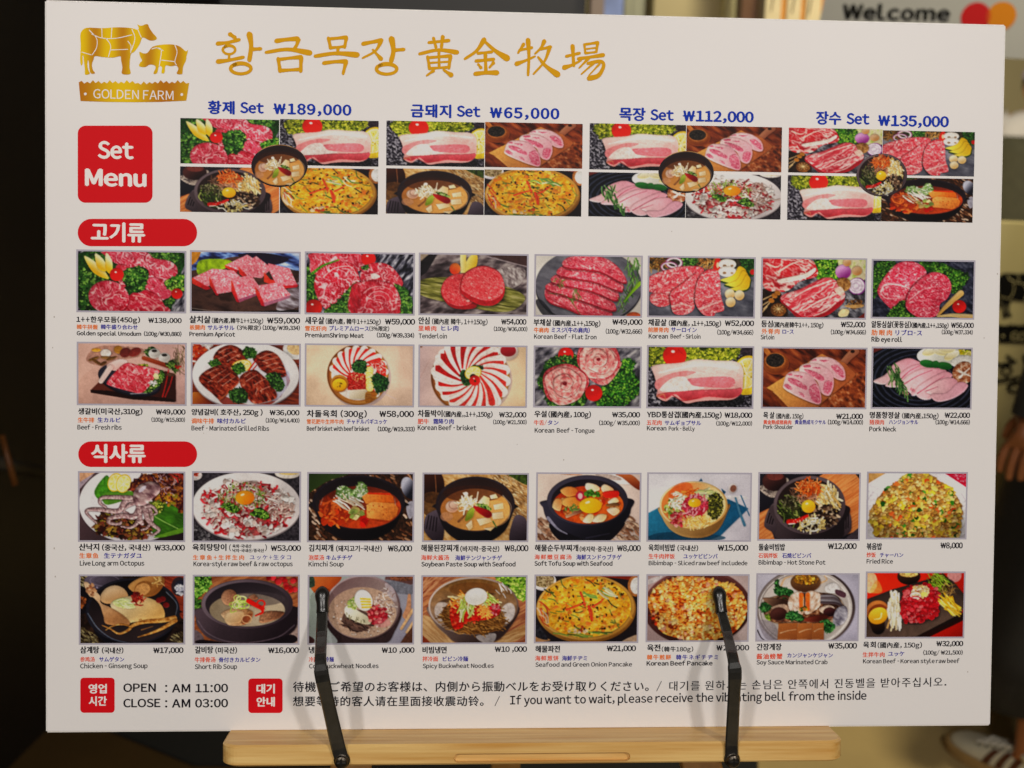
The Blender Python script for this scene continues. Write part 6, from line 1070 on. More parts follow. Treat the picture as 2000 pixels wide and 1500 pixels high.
 'd24': [('볶음밥', 967, 1098, 706, 62, K, .044), ('₩8,000', 1593, 1783, 698, 64, K, .042), ('炒饭', 967, 1045, 772, 46, R, nm), ('チャーハン', 1080, 1278, 772, 44, B, nm), ('Fried Rice', 967, 1190, 828, 50, K, .028)],
 'd25': [('삼계탕', 72, 235, 716, 64, K, .044), ('(국내산)', 257, 440, 718, 56, K, .042), ('₩17,000', 692, 950, 718, 62, K, .042), ('参鸡汤', 72, 197, 790, 46, R, nm), ('サムゲタン', 233, 447, 790, 46, B, nm), ('Chicken - Ginseng Soup', 73, 645, 848, 52, K, .028)],
 'd26': [('갈비탕', 1047, 1203, 716, 64, K, .044), ('(미국산)', 1220, 1405, 718, 58, K, .042), ('₩16,000', 1667, 1930, 718, 62, K, .042), ('牛排骨汤', 1045, 1222, 794, 48, R, nm), ('骨付きカルビタン', 1250, 1603, 794, 46, B, nm), ('Short Rib Soup', 1047, 1405, 854, 52, K, .028)],
 'd27': [('냉면', 57, 160, 716, 62, K, .044), ('₩10 ,000', 675, 955, 716, 60, K, .042), ('冷面', 57, 135, 790, 46, R, nm), ('冷麺', 193, 270, 790, 46, B, nm), ('Cold Buckwheat Noodles', 60, 650, 848, 50, K, .028)],
 'd28': [('비빔냉면', 1022, 1228, 716, 62, K, .044), ('₩10 ,000', 1635, 1910, 708, 60, K, .042), ('拌冷面', 1022, 1155, 786, 46, R, nm), ('ビビン冷麺', 1195, 1410, 786, 46, B, nm), ('Spicy Buckwheat Noodles', 1025, 1628, 846, 48, K, .028)],
 'd29': [('해물파전', 67, 277, 708, 62, K, .044), ('₩21,000', 673, 922, 702, 62, K, .042), ('海鲜葱饼', 65, 265, 780, 46, R, nm), ('海鮮チヂミ', 293, 507, 780, 46, B, nm), ('Seafood and Green Onion Pancake', 68, 888, 835, 48, K, .028)],
 'd30': [('육전', 1015, 1130, 698, 64, K, .044), ('(韓牛180g)', 1140, 1408, 704, 48, K, nm), ('₩25,000', 1603, 1883, 696, 60, K, .042), ('韓牛煎餅', 1015, 1220, 772, 46, O, .042), ('韓牛ネギチヂミ', 1262, 1620, 772, 46, B, nm), ('Korean Beef Pancake', 1012, 1572, 825, 50, K, bo)],
 'd31': [('간장게장', 33, 245, 690, 62, K, .044), ('₩35,000', 640, 885, 680, 62, K, .042), ('酱油螃蟹', 32, 252, 766, 50, R, .042), ('カンジャンケジャン', 293, 680, 755, 44, B, nm), ('Soy Sauce Marinated Crab', 33, 635, 815, 48, K, .028)],
 'd32': [('육회', 937, 1045, 670, 58, K, .044), ('(國內産, 150g)', 1060, 1437, 672, 54, K, nm), ('₩32,000', 1558, 1787, 660, 58, K, .042), ('生拌牛肉', 933, 1120, 750, 46, R, nm), ('ユッケ', 1150, 1287, 742, 46, B, nm), ('(100g/ ₩21,500)', 1448, 1783, 732, 46, K, nm), ('Korean Beef - Korean style raw beef', 937, 1755, 806, 48, K, .028)],
}
WHAT = ['assorted marbled beef with cherry tomatoes', 'cubes of marbled beef on a dark dish', 'round marbled beef slices on curly greens', 'two thick round beef fillets on a leaf', 'flat iron beef slices on round slate', 'sirloin slices beside yellow squash',
        'beef loin block with onions and mushrooms', 'two rib eye slices with garlic and a tomato', 'raw ribs on a black plate on a wooden tray', 'glazed grilled ribs on a white plate', 'brisket and seasoned raw beef on a round tray', 'brisket slices fanned out on a round tray',
        'beef tongue rolled into two roses', 'block of pork belly with a tomato', 'pork shoulder slices on a cutting board', 'pork neck slices on a black plate', 'raw octopus on green leaves', 'raw beef and octopus with an egg yolk', 'kimchi stew with tofu in a black pot',
        'soybean paste stew in a black pot', 'red soft tofu stew with an egg yolk', 'raw beef bibimbap in a brass bowl', 'bibimbap in a hot stone pot', 'fried rice on a white plate', 'whole chicken in ginseng soup', 'short rib soup in a black pot', 'cold buckwheat noodles with half an egg',
        'spicy buckwheat noodles with a white egg', 'green onion pancake with red chilli cross', 'golden beef pancake on a brown plate', 'soy marinated crab on a steel plate', 'mound of seasoned raw beef on a dark slab']
NOTICE = ('待機をご希望のお客様は、内側から振動ベルをお受け取りください。/', '대기를 원하시는 손님은 안쪽에서 진동벨을 받아주십시오.', '想要等待的客人请在里面接收震动铃。 /', 'If you want to wait, please receive the vibrating bell from the inside')
load_glyphs(sorted((set(''.join(l[0] for ls in CAP.values() for l in ls) + ''.join(NOTICE) + '황제금돼지목장수고기류식사영업시간대안내SetMenuOPENCLOSEAMGOLDENFARMWelcome:') - {' '})))
for n, lines in CAP.items():
    ox, oy, k = CROP[(int(n[1:]) - 1) // 2]; I = Ink()
    for t, x0, x1, yb, em, mt, b in lines: I.text(t, ox + x0 / k, ox + x1 / k, oy + yb / k, em / k, mt, b)
    I.build('caption', label='caption of the %s' % WHAT[int(n[1:]) - 1])

# --- headings, badges, notice
SETS = [('황제', 406, 458.5, 220, 469, 515.5, 220, '₩189,000', 533.5, 686.5, 222), ('금돼지', 802, 881.5, 226.5, 892, 938.5, 227, '₩65,000', 956, 1092.5, 229.5),
        ('목장', 1209, 1261, 233, 1270, 1316, 234, '₩112,000', 1333, 1472, 236), ('장수', 1593.3, 1643, 240.5, 1653, 1698, 241.5, '₩135,000', 1714, 1853, 245)]
for q in SETS:
    I = Ink(); I.text(q[0], q[1], q[2], q[3], 28, INK_H, .05); I.text('Set', q[4], q[5], q[6], 27, INK_H, .056); I.text(q[7], q[8], q[9], q[10], 27, INK_H, .056)
    I.build('set_heading', label='blue heading of the set priced %s' % q[7])
def badge(x0, y0, x1, y1, r, lines, label):
    I = Ink(); I.outline(rrect(x0, y0, x1, y1, r), RED, .00018, sm=False); b = I.build('badge', label=label)
    J = Ink()
    for l in lines: J.text(*l, z=.0004)
    J.build('lettering', b)
badge(152, 245.5, 298, 396, 15, [('Set', 191, 261.5, 308.5, 43, INK_W, .062), ('Menu', 166, 286.5, 362, 43, INK_W, .062)], 'red rounded square badge reading Set Menu')
badge(152, 427.5, 385, 481, 26.5, [('고기류', 177.5, 284, 468.5, 41, INK_W, .055)], 'red pill badge above the meat photos')
badge(153, 862, 385, 912, 24.8, [('식사류', 178, 285, 900, 39, INK_W, .055)], 'red pill badge above the meal photos')
badge(157, 1323.5, 224, 1392, 7, [('영업', 173, 209, 1352.5, 20, INK_W, .05), ('시간', 173.5, 209, 1376.5, 20, INK_W, .05)], 'small red badge left of the opening hours')
badge(485, 1325, 552, 1392.5, 7, [('대기', 501, 537, 1352.5, 20, INK_W, .05), ('안내', 501, 537, 1378, 20, INK_W, .05)], 'small red badge left of the waiting notice')
I = Ink()
for a, y in (('OPEN', 1351), ('CLOSE', 1381)): I.text(a, 241, {'OPEN': 304.5, 'CLOSE': 313.5}[a], y, 21.5, K, .034)
for y in (1351.5, 1381.3): I.text(':', 322.5, 327, y, 21.5, K, .034)
I.text('AM 11:00', 336, 445.5, 1352, 21.5, K, .034); I.text('AM 03:00', 336, 445.5, 1381.5, 21.5, K, .034)
I.build('opening_hours')
I = Ink()
I.text(NOTICE[0], 572, 1292, 1349.5, 21.5, K, .018, y1=1348); I.text(NOTICE[1], 1307, 1848, 1347.5, 20.5, K, .014, y1=1339)
I.text(NOTICE[2], 572, 976, 1377.5, 21, K, .018, y1=1377); I.text(NOTICE[3], 996, 1692, 1375.5, 22, K, .024, y1=1366)
I.build('waiting_notice')

I = Ink(); SCUFF = ink('scuff', 'b8afa6')
for x, y, r in ((1101, 898, 1.3), (106, 619, 1.5), (103, 679, 1.2), (106, 1071, 1.6), (108, 1126, 1.4), (1948, 535, 1.3), (1922, 660, 1.1), (1890, 1312, 1.2), (1312, 452, .9), (1010, 868, .8), (398, 846, .8)):
    I.outline([(x + r * math.cos(t) * .8, y + r * math.sin(t) * 1.3) for t in np.linspace(0, 6.28, 8)[:-1]], SCUFF, .00012, 2)
I.build('scuff_marks')

# --- brushed title
def S(ox, lst):
    I = Ink()
    for i, (pts, w0, w1) in enumerate(lst): I.stroke([(ox + x / 3.3333, y / 3.3333) for x, y in pts], w0 / 3.3333, w1 / 3.3333, GOLD, .0003 + i * 2e-5)
    return I
def ringp(cx, cy, rx, ry, a0=-2.4): return [(cx + rx * math.cos(a0 + i * .66), cy + ry * math.sin(a0 + i * .66)) for i in range(11)]
TITLE = [(100, [([(1160, 220), (1200, 248)], 28, 26), ([(1078, 285), (1150, 277), (1228, 258)], 26, 22), (ringp(1158, 325, 40, 28), 20, 16), ([(1160, 352), (1158, 388)], 18, 18), ([(1080, 402), (1160, 392), (1255, 372)], 30, 20), ([(1290, 217), (1302, 300), (1290, 398)], 38, 26), ([(1300, 322), (1368, 318)], 28, 22), (ringp(1235, 447, 66, 34), 26, 22)]),
 (100, [([(1460, 268), (1530, 258), (1610, 252)], 28, 30), ([(1610, 252), (1600, 290), (1578, 325)], 30, 20), ([(1395, 342), (1540, 322), (1690, 346)], 20, 36), ([(1478, 378), (1484, 420), (1492, 468)], 24, 26), ([(1480, 388), (1560, 378), (1632, 372)], 20, 28), ([(1628, 372), (1624, 468)], 28, 24), ([(1492, 460), (1622, 452)], 24, 22)]),
 (100, [([(1805, 245), (1820, 318)], 24, 22), ([(1808, 254), (1925, 243)], 20, 26), ([(1922, 243), (1910, 312)], 26, 20), ([(1820, 312), (1912, 303)], 20, 18), ([(1868, 308), (1865, 354)], 24, 22), ([(1715, 367), (1850, 348), (1998, 358)], 22, 36), ([(1770, 412), (1850, 402), (1925, 400)], 24, 28), ([(1920, 400), (1900, 484)], 30, 18)]),
 (700, [([(25, 287), (90, 274), (155, 262)], 26, 28), ([(150, 265), (110, 332), (25, 380)], 26, 12), ([(92, 322), (150, 387)], 14, 30), ([(215, 246), (228, 330), (212, 404)], 38, 28), ([(225, 328), (300, 322)], 28, 22), (ringp(184, 450, 66, 33), 26, 22)]),
 (700, [([(455, 278), (592, 264)], 20, 24), ([(488, 245), (506, 312)], 20, 20), ([(550, 235), (540, 312)], 26, 20), ([(395, 352), (520, 326), (647, 342)], 20, 30), ([(450, 366), (464, 452)], 20, 22), ([(452, 376), (604, 364)], 18, 24), ([(600, 364), (588, 448)], 26, 20), ([(466, 410), (588, 402)], 14, 14), ([(466, 446), (588, 438)], 18, 18), ([(524, 330), (526, 444)], 18, 18), ([(492, 458), (443, 494)], 24, 12), ([(552, 454), (608, 492)], 14, 34)]),
 (700, [([(822, 254), (770, 330), (690, 386)], 32, 16), ([(820, 268), (890, 330), (974, 384)], 16, 42), ([(775, 348), (872, 338)], 20, 20), ([(762, 398), (884, 386)], 22, 22), ([(826, 342), (830, 472)], 24, 22), ([(778, 416), (800, 444)], 16, 22), ([(882, 406), (852, 442)], 24, 14), ([(755, 482), (830, 474), (908, 474)], 26, 32)]),
 (700, [([(1078, 285), (1038, 347)], 24, 14), ([(1045, 328), (1132, 310)], 18, 20), ([(1104, 255), (1110, 370), (1104, 492)], 30, 16), ([(1024, 418), (1085, 396), (1152, 366)], 30, 12), ([(1212, 264), (1190, 310), (1148, 352)], 28, 12), ([(1180, 322), (1254, 306)], 18, 24), ([(1246, 310), (1210, 402), (1138, 484)], 24, 12), ([(1168, 370), (1222, 432), (1302, 490)], 14, 40)]),
 (700, [([(1350, 368), (1442, 346)], 20, 20), ([(1394, 295), (1402, 432)], 28, 20), ([(1334, 442), (1390, 424), (1452, 392)], 32, 12), ([(1470, 286), (1478, 350)], 16, 16), ([(1472, 290), (1562, 277)], 16, 22), ([(1558, 277), (1548, 342)], 22, 16), ([(1478, 320), (1548, 311)], 12, 12), ([(1480, 347), (1548, 339)], 16, 14), ([(1428, 383), (1510, 372), (1598, 358)], 20, 26), ([(1500, 378), (1436, 444)], 22, 10), ([(1490, 414), (1575, 400), (1596, 430), (1562, 492), (1496, 512)], 20, 32), ([(1536, 408), (1450, 484)], 18, 10), ([(1572, 414), (1498, 494)], 16, 8)])]
for ox, l in TITLE: S(ox, l).build('title_character')

# --- emblem: cow and pig over a banner of grass
COW = [(190, 235), (200, 202), (235, 181), (330, 184), (430, 178), (520, 183), (562, 194), (570, 182), (562, 160), (586, 168), (626, 157), (640, 182), (662, 215), (688, 246), (676, 262), (640, 263), (608, 247), (592, 248), (578, 285), (560, 315), (540, 338), (520, 352), (514, 385), (511, 440), (518, 478), (490, 486), (460, 478), (464, 440), (455, 390), (450, 367), (400, 376), (330, 371), (286, 366), (276, 388), (266, 420), (272, 455), (286, 476), (262, 480), (250, 455), (246, 410), (240, 392), (236, 420), (242, 455), (252, 480), (222, 486), (220, 450), (214, 400), (210, 362), (204, 368), (206, 410), (196, 426), (189, 390), (193, 300)]
PIG = [(575, 338), (602, 348), (628, 343), (660, 306), (720, 291), (790, 290), (840, 304), (876, 334), (890, 326), (888, 342), (882, 366), (876, 400), (860, 432), (856, 470), (850, 484), (818, 480), (828, 448), (814, 427), (780, 432), (745, 428), (738, 474), (718, 474), (722, 440), (702, 432), (690, 476), (666, 479), (680, 442), (670, 425), (640, 422), (612, 437), (574, 432), (578, 410), (592, 394), (580, 370)]
GRASS = [(180, 536)] + [(180 + i * 18.4, 541 + (0, -14, 3, -9, 2, -19)[i % 6] + (8 if 20 < i < 26 else 0)) for i in range(1, 39)] + [(899, 540), (880, 656), (700, 664), (540, 666), (360, 664), (192, 658)]
CUTS = [[(248, 196), (296, 250), (296, 310), (268, 358)], [(330, 186), (332, 246)], [(396, 180), (392, 248)], [(264, 222), (330, 248), (420, 250), (526, 228)], [(358, 250), (388, 300), (374, 370)], [(386, 326), (500, 322)], [(526, 190), (546, 250), (524, 326)], [(200, 340), (262, 358)], [(500, 268), (520, 300), (518, 345)], [(566, 196), (588, 246)],
        [(655, 320), (690, 312), (718, 330), (704, 430)], [(806, 294), (820, 340), (806, 400), (816, 424)], [(718, 392), (808, 402)], [(690, 312), (730, 330)]]
def emblem(inkcls, build_parent, place, gold, band, paper, z0, dz):
    I = inkcls(); s_ = 3.3333
    for pts in (COW, PIG): I.outline([place(x, y) for x, y in pts], gold, z0, 4)
    e = I.build('emblem', build_parent)
    J = inkcls()
    for c in CUTS: J.stroke([place(x, y) for x, y in c], 5 * abs(place(1, 0)[0] - place(0, 0)[0]), 5 * abs(place(1, 0)[0] - place(0, 0)[0]), paper, z0 + dz)
    J.build('cut_lines', e)
    I = inkcls(); I.outline([place(x, y) for x, y in GRASS], band, z0, sm=False); b = I.build('emblem_banner', build_parent)
    J = inkcls(); a = place(275, 640); c = place(797, 640); em = 80 * abs(place(0, 1)[1] - place(0, 0)[1])
    J.text('GOLDEN FARM', a[0], c[0], a[1], em, paper, .012, z=z0 + dz)
    for x, y in ((223, 612), (851, 616)): J.outline([place(x + 9 * math.cos(t), y + 9 * math.sin(t)) for t in np.linspace(0, 6.28, 9)[:-1]], paper, z0 + dz, 3)
    J.build('lettering', b)
emblem(Ink, board, lambda x, y: (100 + x / 3.3333, y / 3.3333), LOGO_GOLD, LOGO_BAND, PAPER, .0003, .0001)

# --- printed photographs
def print_material():
    m = bpy.data.materials.new('photo_print'); m.use_nodes = True; nt = m.node_tree; p = nt.nodes['Principled BSDF']; p.inputs['Roughness'].default_value = .42; p.inputs['Specular IOR Level'].default_value = .06
    a = nt.nodes.new('ShaderNodeAttribute'); a.attribute_name = 'print'; nt.links.new(a.outputs['Color'], p.inputs['Base Color'])
    return m
PRINT = print_material()
def to_ink(a):
    g = a.mean(-1, keepdims=True); a = g + (a - g) * 1.02
    return srgb(np.clip(a * 1.06, 0, 1)) * .80
def colour(o, rgb):
    at_ = o.data.color_attributes.new('print', 'FLOAT_COLOR', 'POINT')
    c = np.ones((len(rgb), 4), np.float32); c[:, :3] = rgb; at_.data.foreach_set('color', c.ravel())
def sheet(name, tl, br, img, z, label=None, parent=None):
    """A flat printed sheet whose corners show at the pixels tl and br."""
    h, w_ = img.shape[:2]; a, b = px_board(*tl), px_board(*br)
    xs = a.x + (b.x - a.x) * np.arange(w_) / (w_ - 1); ys = a.y + (b.y - a.y) * np.arange(h) / (h - 1)
    X, Y = np.meshgrid(xs, ys); n = w_ * h
    me = bpy.data.meshes.new(name); me.vertices.add(n)
    me.vertices.foreach_set('co', np.stack([X, Y, np.full_like(X, z)], -1).astype(np.float32).ravel())
    i = (np.arange(h - 1)[:, None] * w_ + np.arange(w_ - 1)[None]).ravel()
    q = np.stack([i, i + w_, i + w_ + 1, i + 1], 1).astype(np.int32)
    me.loops.add(q.size); me.loops.foreach_set('vertex_index', q.ravel()); me.polygons.add(len(q)); me.polygons.foreach_set('loop_start', np.arange(0, q.size, 4, dtype=np.int32))
    me.update(calc_edges=True); me.validate(); me.materials.append(PRINT)
    o = bpy.data.objects.new(name, me); col.objects.link(o); o.parent = parent or board
    colour(o, to_ink(img).reshape(-1, 3))
    if label: o['label'] = label
    return o
RES = .84
for n, (f, bx) in DISH.items():
    i = int(n[1:]) - 1; ox, oy, k = CROP[i // 2]
    tl = (ox + bx[0] / k, oy + bx[1] / k); br = (ox + bx[2] / k, oy + bx[3] / k)
    P = Print(bx, int((br[0] - tl[0]) * RES), int((br[1] - tl[1]) * RES), i + 1); f(P)
    o = sheet('dish_photo', tl, br, P.out(), .0003, 'photo of ' + WHAT[i])
    a, b = px_board(*tl), px_board(*br); t = .0014
    v = [(a.x - t, a.y + t, .00016), (b.x + t, a.y + t, .00016), (b.x + t, b.y - t, .00016), (a.x - t, b.y - t, .00016), (a.x, a.y, .00016), (b.x, a.y, .00016), (b.x, b.y, .00016), (a.x, b.y, .00016)]
    mesh('photo_border', v, [(0, 4, 5, 1), (1, 5, 6, 2), (2, 6, 7, 3), (3, 7, 4, 0)][::1], GREY, o)
QUADS = [('d1', (50, 330, 882, 752), 352.5, 230.5, 545, 322.5), ('d14', (930, 75, 1905, 575), 547, 232.5, 739, 325.5), ('d23', (62, 66, 895, 560), 352, 325, 545, 416.5), ('d29', (75, 86, 928, 560), 547, 327, 738, 419),
         ('d14', (930, 75, 1905, 575), 755, 235.5, 945.5, 326.5), ('d15', (92, 66, 952, 560), 947.8, 238.3, 1137, 329.5), ('d20', (1037, 70, 1907, 560), 754.3, 328.5, 944.5, 420), ('d29', (75, 86, 928, 560), 946.6, 331, 1135, 423),
         ('d14', (930, 75, 1905, 575), 1152, 240.6, 1338.7, 334), ('d15', (92, 66, 952, 560), 1341.2, 245, 1525.8, 336.6), ('d16', (1025, 66, 1845, 520), 1150, 336, 1338, 425.5), ('d18', (1037, 70, 1932, 600), 1340.4, 338.8, 1524, 428.8),
         ('d7', (88, 65, 950, 570), 1540.8, 249.2, 1721.8, 340), ('d6', (1037, 98, 1918, 603), 1724.5, 254.5, 1902, 344.8), ('d14', (930, 75, 1905, 575), 1538.7, 342, 1720, 432.3), ('d19', (58, 65, 937, 635), 1722, 346.3, 1899, 435)]
for i, (n, bx, x0, y0, x1, y1) in enumerate(QUADS):
    P = Print(bx, int((x1 - x0) * RES), int((y1 - y0) * RES), i + 40); DISH[n][0](P)
    sheet('set_photo', (x0, y0), (x1, y1), P.out(), .0003, 'photo of ' + WHAT[int(n[1:]) - 1])
for n, c, r, x, y, rx, ry in (('d20', (1470, 325), (338, 246), 546, 324, 55, 41.5), ('d20', (1470, 325), (338, 246), 1340, 336, 54, 41), ('d23', (478, 335), (302, 252), 1721.8, 342, 49.5, 42)):
    P = Print((c[0] - r[0], c[1] - r[1], c[0] + r[0], c[1] + r[1]), 120, 92, 77); DISH[n][0](P); img = P.out(); h, w_ = img.shape[:2]
    nr, na = 44, 132; v = [(0, 0)] + [(q / nr, 2 * math.pi * j / na) for q in range(1, nr + 1) for j in range(na)]
    vx, cl = [], []
    for q, t in v:
        u, w2 = q * math.cos(t), q * math.sin(t); p = px_board(x + rx * u, y + ry * w2); vx.append((p.x, p.y, .0005))
        fx, fy = (u * .995 + 1) / 2 * (w_ - 1), (w2 * .995 + 1) / 2 * (h - 1); ix, iy = min(int(fx), w_ - 2), min(int(fy), h - 2); fx -= ix; fy -= iy
        cl.append((img[iy, ix] * (1 - fx) + img[iy, ix + 1] * fx) * (1 - fy) + (img[iy + 1, ix] * (1 - fx) + img[iy + 1, ix + 1] * fx) * fy)
    fc = [(0, 1 + j, 1 + (j + 1) % na) for j in range(na)]
    for q in range(nr - 1):
        a = 1 + q * na; fc += [(a + j, a + na + j, a + na + (j + 1) % na, a + (j + 1) % na) for j in range(na)]
    o = mesh('round_photo', vx, fc, PRINT, board); colour(o, to_ink(np.array(cl))); o['label'] = 'round photo of ' + WHAT[int(n[1:]) - 1]
# ---------------------------------------------------------------- the easel: wooden ledge, two black clip arms, frame behind the board
PINE = material('pine', 'c99345', .45, 0, 4, bump=.3, c2='eac47c', stretch=(1.8, 44, 44), coat=.1)
PINE2 = material('pine_dark', '9a6c34', .5, 0, 5, c2='b98a4c', stretch=(14, 14, 1.2))
BLACK = material('black_metal', '262523', .2, .25, 160, metal=.0, coat=.6, bump=.06, spec=.5)
RUBBER = material('black_rubber', '131210', .3, .1, 60, spec=.6)
SCREW = material('dark_screw', '4a443c', .3, .2, 200, metal=.9)
easel = empty('easel'); easel.matrix_world = BOARD
tag(easel, 'wooden easel with a pine ledge and two bent black clip arms holding the menu board', 'easel')
LZ = .0372; TOP = -.3003; TH = .0172
xl = px_board(437, 1452, .022).x; xr = px_board(1639, 1449, .022).x
bm = bmesh.new()
r = .0135; prof = []
for cx, cz, a0 in ((xr - r, LZ - r, 0), (xl + r, LZ - r, 90), (xl + .002, -.03, 180), (xr - .002, -.03, 270)):
    rr = r if cz > 0 else .002
    for i in range(9 if cz > 0 else 3):
        t = math.radians(a0 + 90 * i / (8 if cz > 0 else 2)); prof.append((cx + rr * math.cos(t), cz + rr * math.sin(t)))
e = .0016
def ins(p, d):
    cx, cz = (xl + xr) / 2, 0; return (p[0] + (d if p[0] < cx else -d), p[1] + (d if p[1] < cz else -d))
add_loft(bm, [[(x, y, z) for x, z in [ins(p, d) for p in prof]] for y, d in ((TOP, e), (TOP - e, 0), (TOP - TH + e, 0), (TOP - TH, e))])
ledge = from_bm('ledge', bm, PINE, easel)
g0 = px_board(886, 1481, LZ); g1 = px_board(1231, 1481, LZ); gh = .0037
bm = bmesh.new(); st = []
for cx, a0 in ((g1.x - gh, -90), (g0.x + gh, 90)):
    for i in range(9): t = math.radians(a0 + 180 * i / 8); st.append((cx + gh * math.cos(t), g0.y + gh * math.sin(t)))
add_loft(bm, [[(x, y, z) for x, y in st] for z in (LZ - .0045, LZ + .01)])
cut = from_bm('cutter', bm, PINE, easel)
md = ledge.modifiers.new('slot', 'BOOLEAN'); md.operation = 'DIFFERENCE'; md.object = cut; md.solver = 'EXACT'
bpy.context.view_layer.update(); dg = bpy.context.evaluated_depsgraph_get()
me = bpy.data.meshes.new_from_object(ledge.evaluated_get(dg)); ledge.modifiers.clear(); ledge.data = me
bpy.data.objects.remove(cut, do_unlink=True)
# small knots and scuffs of the wood are in the material; the frame behind the board
def beam(name, a, b, w_, t_, mat, parent):
    a, b = Vector(a), Vector(b); d = (b - a); q = d.to_track_quat('Z', 'Y').to_matrix().to_4x4(); q.translation = (a + b) / 2
    bm = bmesh.new(); add_box(bm, (0, 0, 0), (w_, t_, d.length), q, .002); return from_bm(name, bm, mat, parent)
beam('post', (0, -.33, -.02), (0, .2, -.02), .04, .018, PINE2, easel)
IB = BOARD.inverted()
for sx in (-1, 1): beam('leg', (sx * .03, .22, -.042), IB @ Vector((sx * .34, -.29, .0)), .034, .02, PINE2, easel)
beam('leg', (0, .2, -.066), IB @ Vector((0, .42, 0)), .034, .02, PINE2, easel)

def sweep(bm, pts, ws, ts, rnd=.42):
    """A flat bar of width ws and thickness ts along pts (board frame), softly edged."""
    P = [Vector(p) for p in pts]; rings = []
    for i, p in enumerate(P):
        T = (P[min(i + 1, len(P) - 1)] - P[max(i - 1, 0)]).normalized(); W_ = T.cross(Vector((0, 0, 1))).normalized(); N = W_.cross(T).normalized()
        w_, t_ = ws[i] / 2, ts[i] / 2; k = rnd * t_ * 2
        ring = [(w_ - k, t_), (-w_ + k, t_), (-w_, t_ - k), (-w_, -t_ + k), (-w_ + k, -t_), (w_ - k, -t_), (w_, -t_ + k), (w_, t_ - k)]
        rings.append([p + W_ * a + N * b for a, b in ring])
    add_loft(bm, rings)
def rod(bm, pts, rs, n=14, flat=1.):
    P = [Vector(p) for p in pts]; rings = []
    for i, p in enumerate(P):
        T = (P[min(i + 1, len(P) - 1)] - P[max(i - 1, 0)]).normalized(); W_ = T.cross(Vector((0, 0, 1)))
        W_ = W_.normalized() if W_.length > 1e-4 else Vector((1, 0, 0)); N = W_.cross(T).normalized()
        rings.append([p + W_ * rs[i] * math.cos(2 * math.pi * j / n) + N * rs[i] * flat * math.sin(2 * math.pi * j / n) for j in range(n)])
    add_loft(bm, rings)
def clip(px):
    """px: (x, y, z, width in metres) from the screw up to the sleeve, then the tip's start and end."""
    pts = [px_board(x, y, z) for x, y, z, w_ in px[:-2]]; ws = [q[3] for q in px[:-2]]
    # round the bends
    P2, W2 = [pts[0]], [ws[0]]
    for i in range(1, len(pts) - 1):
        for u in (.12, .0, -.12):
            o = pts[i - 1] if u > 0 else pts[i + 1]; d = (o - pts[i]); l = min(.006, d.length * .3) * (1 if u else 0)
            q = pts[i] + d.normalized() * l if u else pts[i] + ((pts[i - 1] - pts[i]).normalized() + (pts[i + 1] - pts[i]).normalized()) * .0012
            P2.append(q); W2.append(ws[i])
    P2.append(pts[-1]); W2.append(ws[-1])
    bm = bmesh.new(); sweep(bm, P2, W2, [.0027] * len(P2)); arm = from_bm('clip_arm', bm, BLACK, easel)
    a = px_board(*px[-2][:3]); b = px_board(*px[-1][:3]); d = b - a; bm = bmesh.new()
    us = (-.06, 0, .15, .35, .5, .62, .74, .85, .94, 1.); rs = (.0046, .0052, .0050, .0050, .0056, .0061, .0060, .0050, .0034, .0013)
    rod(bm, [a + d * u for u in us], rs, 18, .8); from_bm('rubber_tip', bm, RUBBER, arm, True)
    s0 = px_board(px[0][0], px[0][1], LZ); bm = bmesh.new()
    rod(bm, [s0 + Vector((0, 0, z)) for z in (0, .0012, .0013, .0046, .0047, .0062, .0075, .0082, .0084)], (.0066, .0066, .0058, .0058, .0054, .0054, .0047, .003, .0012), 20)
    bm2 = from_bm('screw', bm, SCREW, arm, False)
    bm = bmesh.new(); add_box(bm, s0 + Vector((0, 0, .0084)), (.0075, .0012, .0007), None, .0002); add_box(bm, s0 + Vector((0, 0, .00845)), (.0012, .0075, .0006), None, .0002)
    from_bm('screw_slot', bm, RUBBER, arm)
U = .93 / FPX
clip([(668, 1484, .0398, 27 * U), (661, 1462, .0405, 28 * U), (640, 1370, .052, 26 * U), (628, 1318, .059, 27.5 * U), (625.5, 1290, .056, 22.5 * U), (628, 1235, .030, 22 * U), (630, 1186, .0125, 21 * U), (630, 1196, .0145, 0), (628.8, 1145, .0062, 0)])
clip([(1429, 1482, .0398, 27 * U), (1429, 1455, .0405, 26 * U), (1433.5, 1360, .053, 25 * U), (1436, 1313, .059, 27 * U), (1432, 1287, .056, 22.5 * U), (1420, 1235, .030, 20.5 * U), (1407, 1186, .0125, 19 * U), (1409, 1196, .0145, 0), (1402.5, 1145, .0062, 0)])

# ---------------------------------------------------------------- the setting
def plain_mesh(name, pts, mat): return mesh(name, pts, [tuple(range(len(pts)))], mat)
FLOOR = material('floor_stone', 'b29a68', .42, .12, 3.2, bump=.02)
o = plain_mesh('floor', [(-8, -6, 0), (10, -6, 0), (10, 10, 0), (-8, 10, 0)], FLOOR); o['kind'] = 'structure'
DARK = material('black_panel', '1b1712', .45, .2, 3); SHADOW_BLACK = material('floor_shadow_black', '12110f', .9, .3, 200, bump=.3)
a, b = on_floor(90, 1430), on_floor(20, 1500); d = (a - b).normalized(); n_ = Vector((-d.y, d.x, 0))
p0 = b - d * 1.6; p1 = a + d * 1.2; M = Matrix(((d.x, n_.x, 0, (p0.x + p1.x) / 2 + n_.x * .06), (d.y, n_.y, 0, (p0.y + p1.y) / 2 + n_.y * .06), (0, 0, 1, 1.5), (0, 0, 0, 1)))
tag(box('wall_panel', (0, 0, 0), ((p1 - p0).length, .12, 3.0), DARK, None, M, .004), 'near black side wall at the left edge of the picture', 'wall')
xr_ = at(1150, 20, 3.4).x
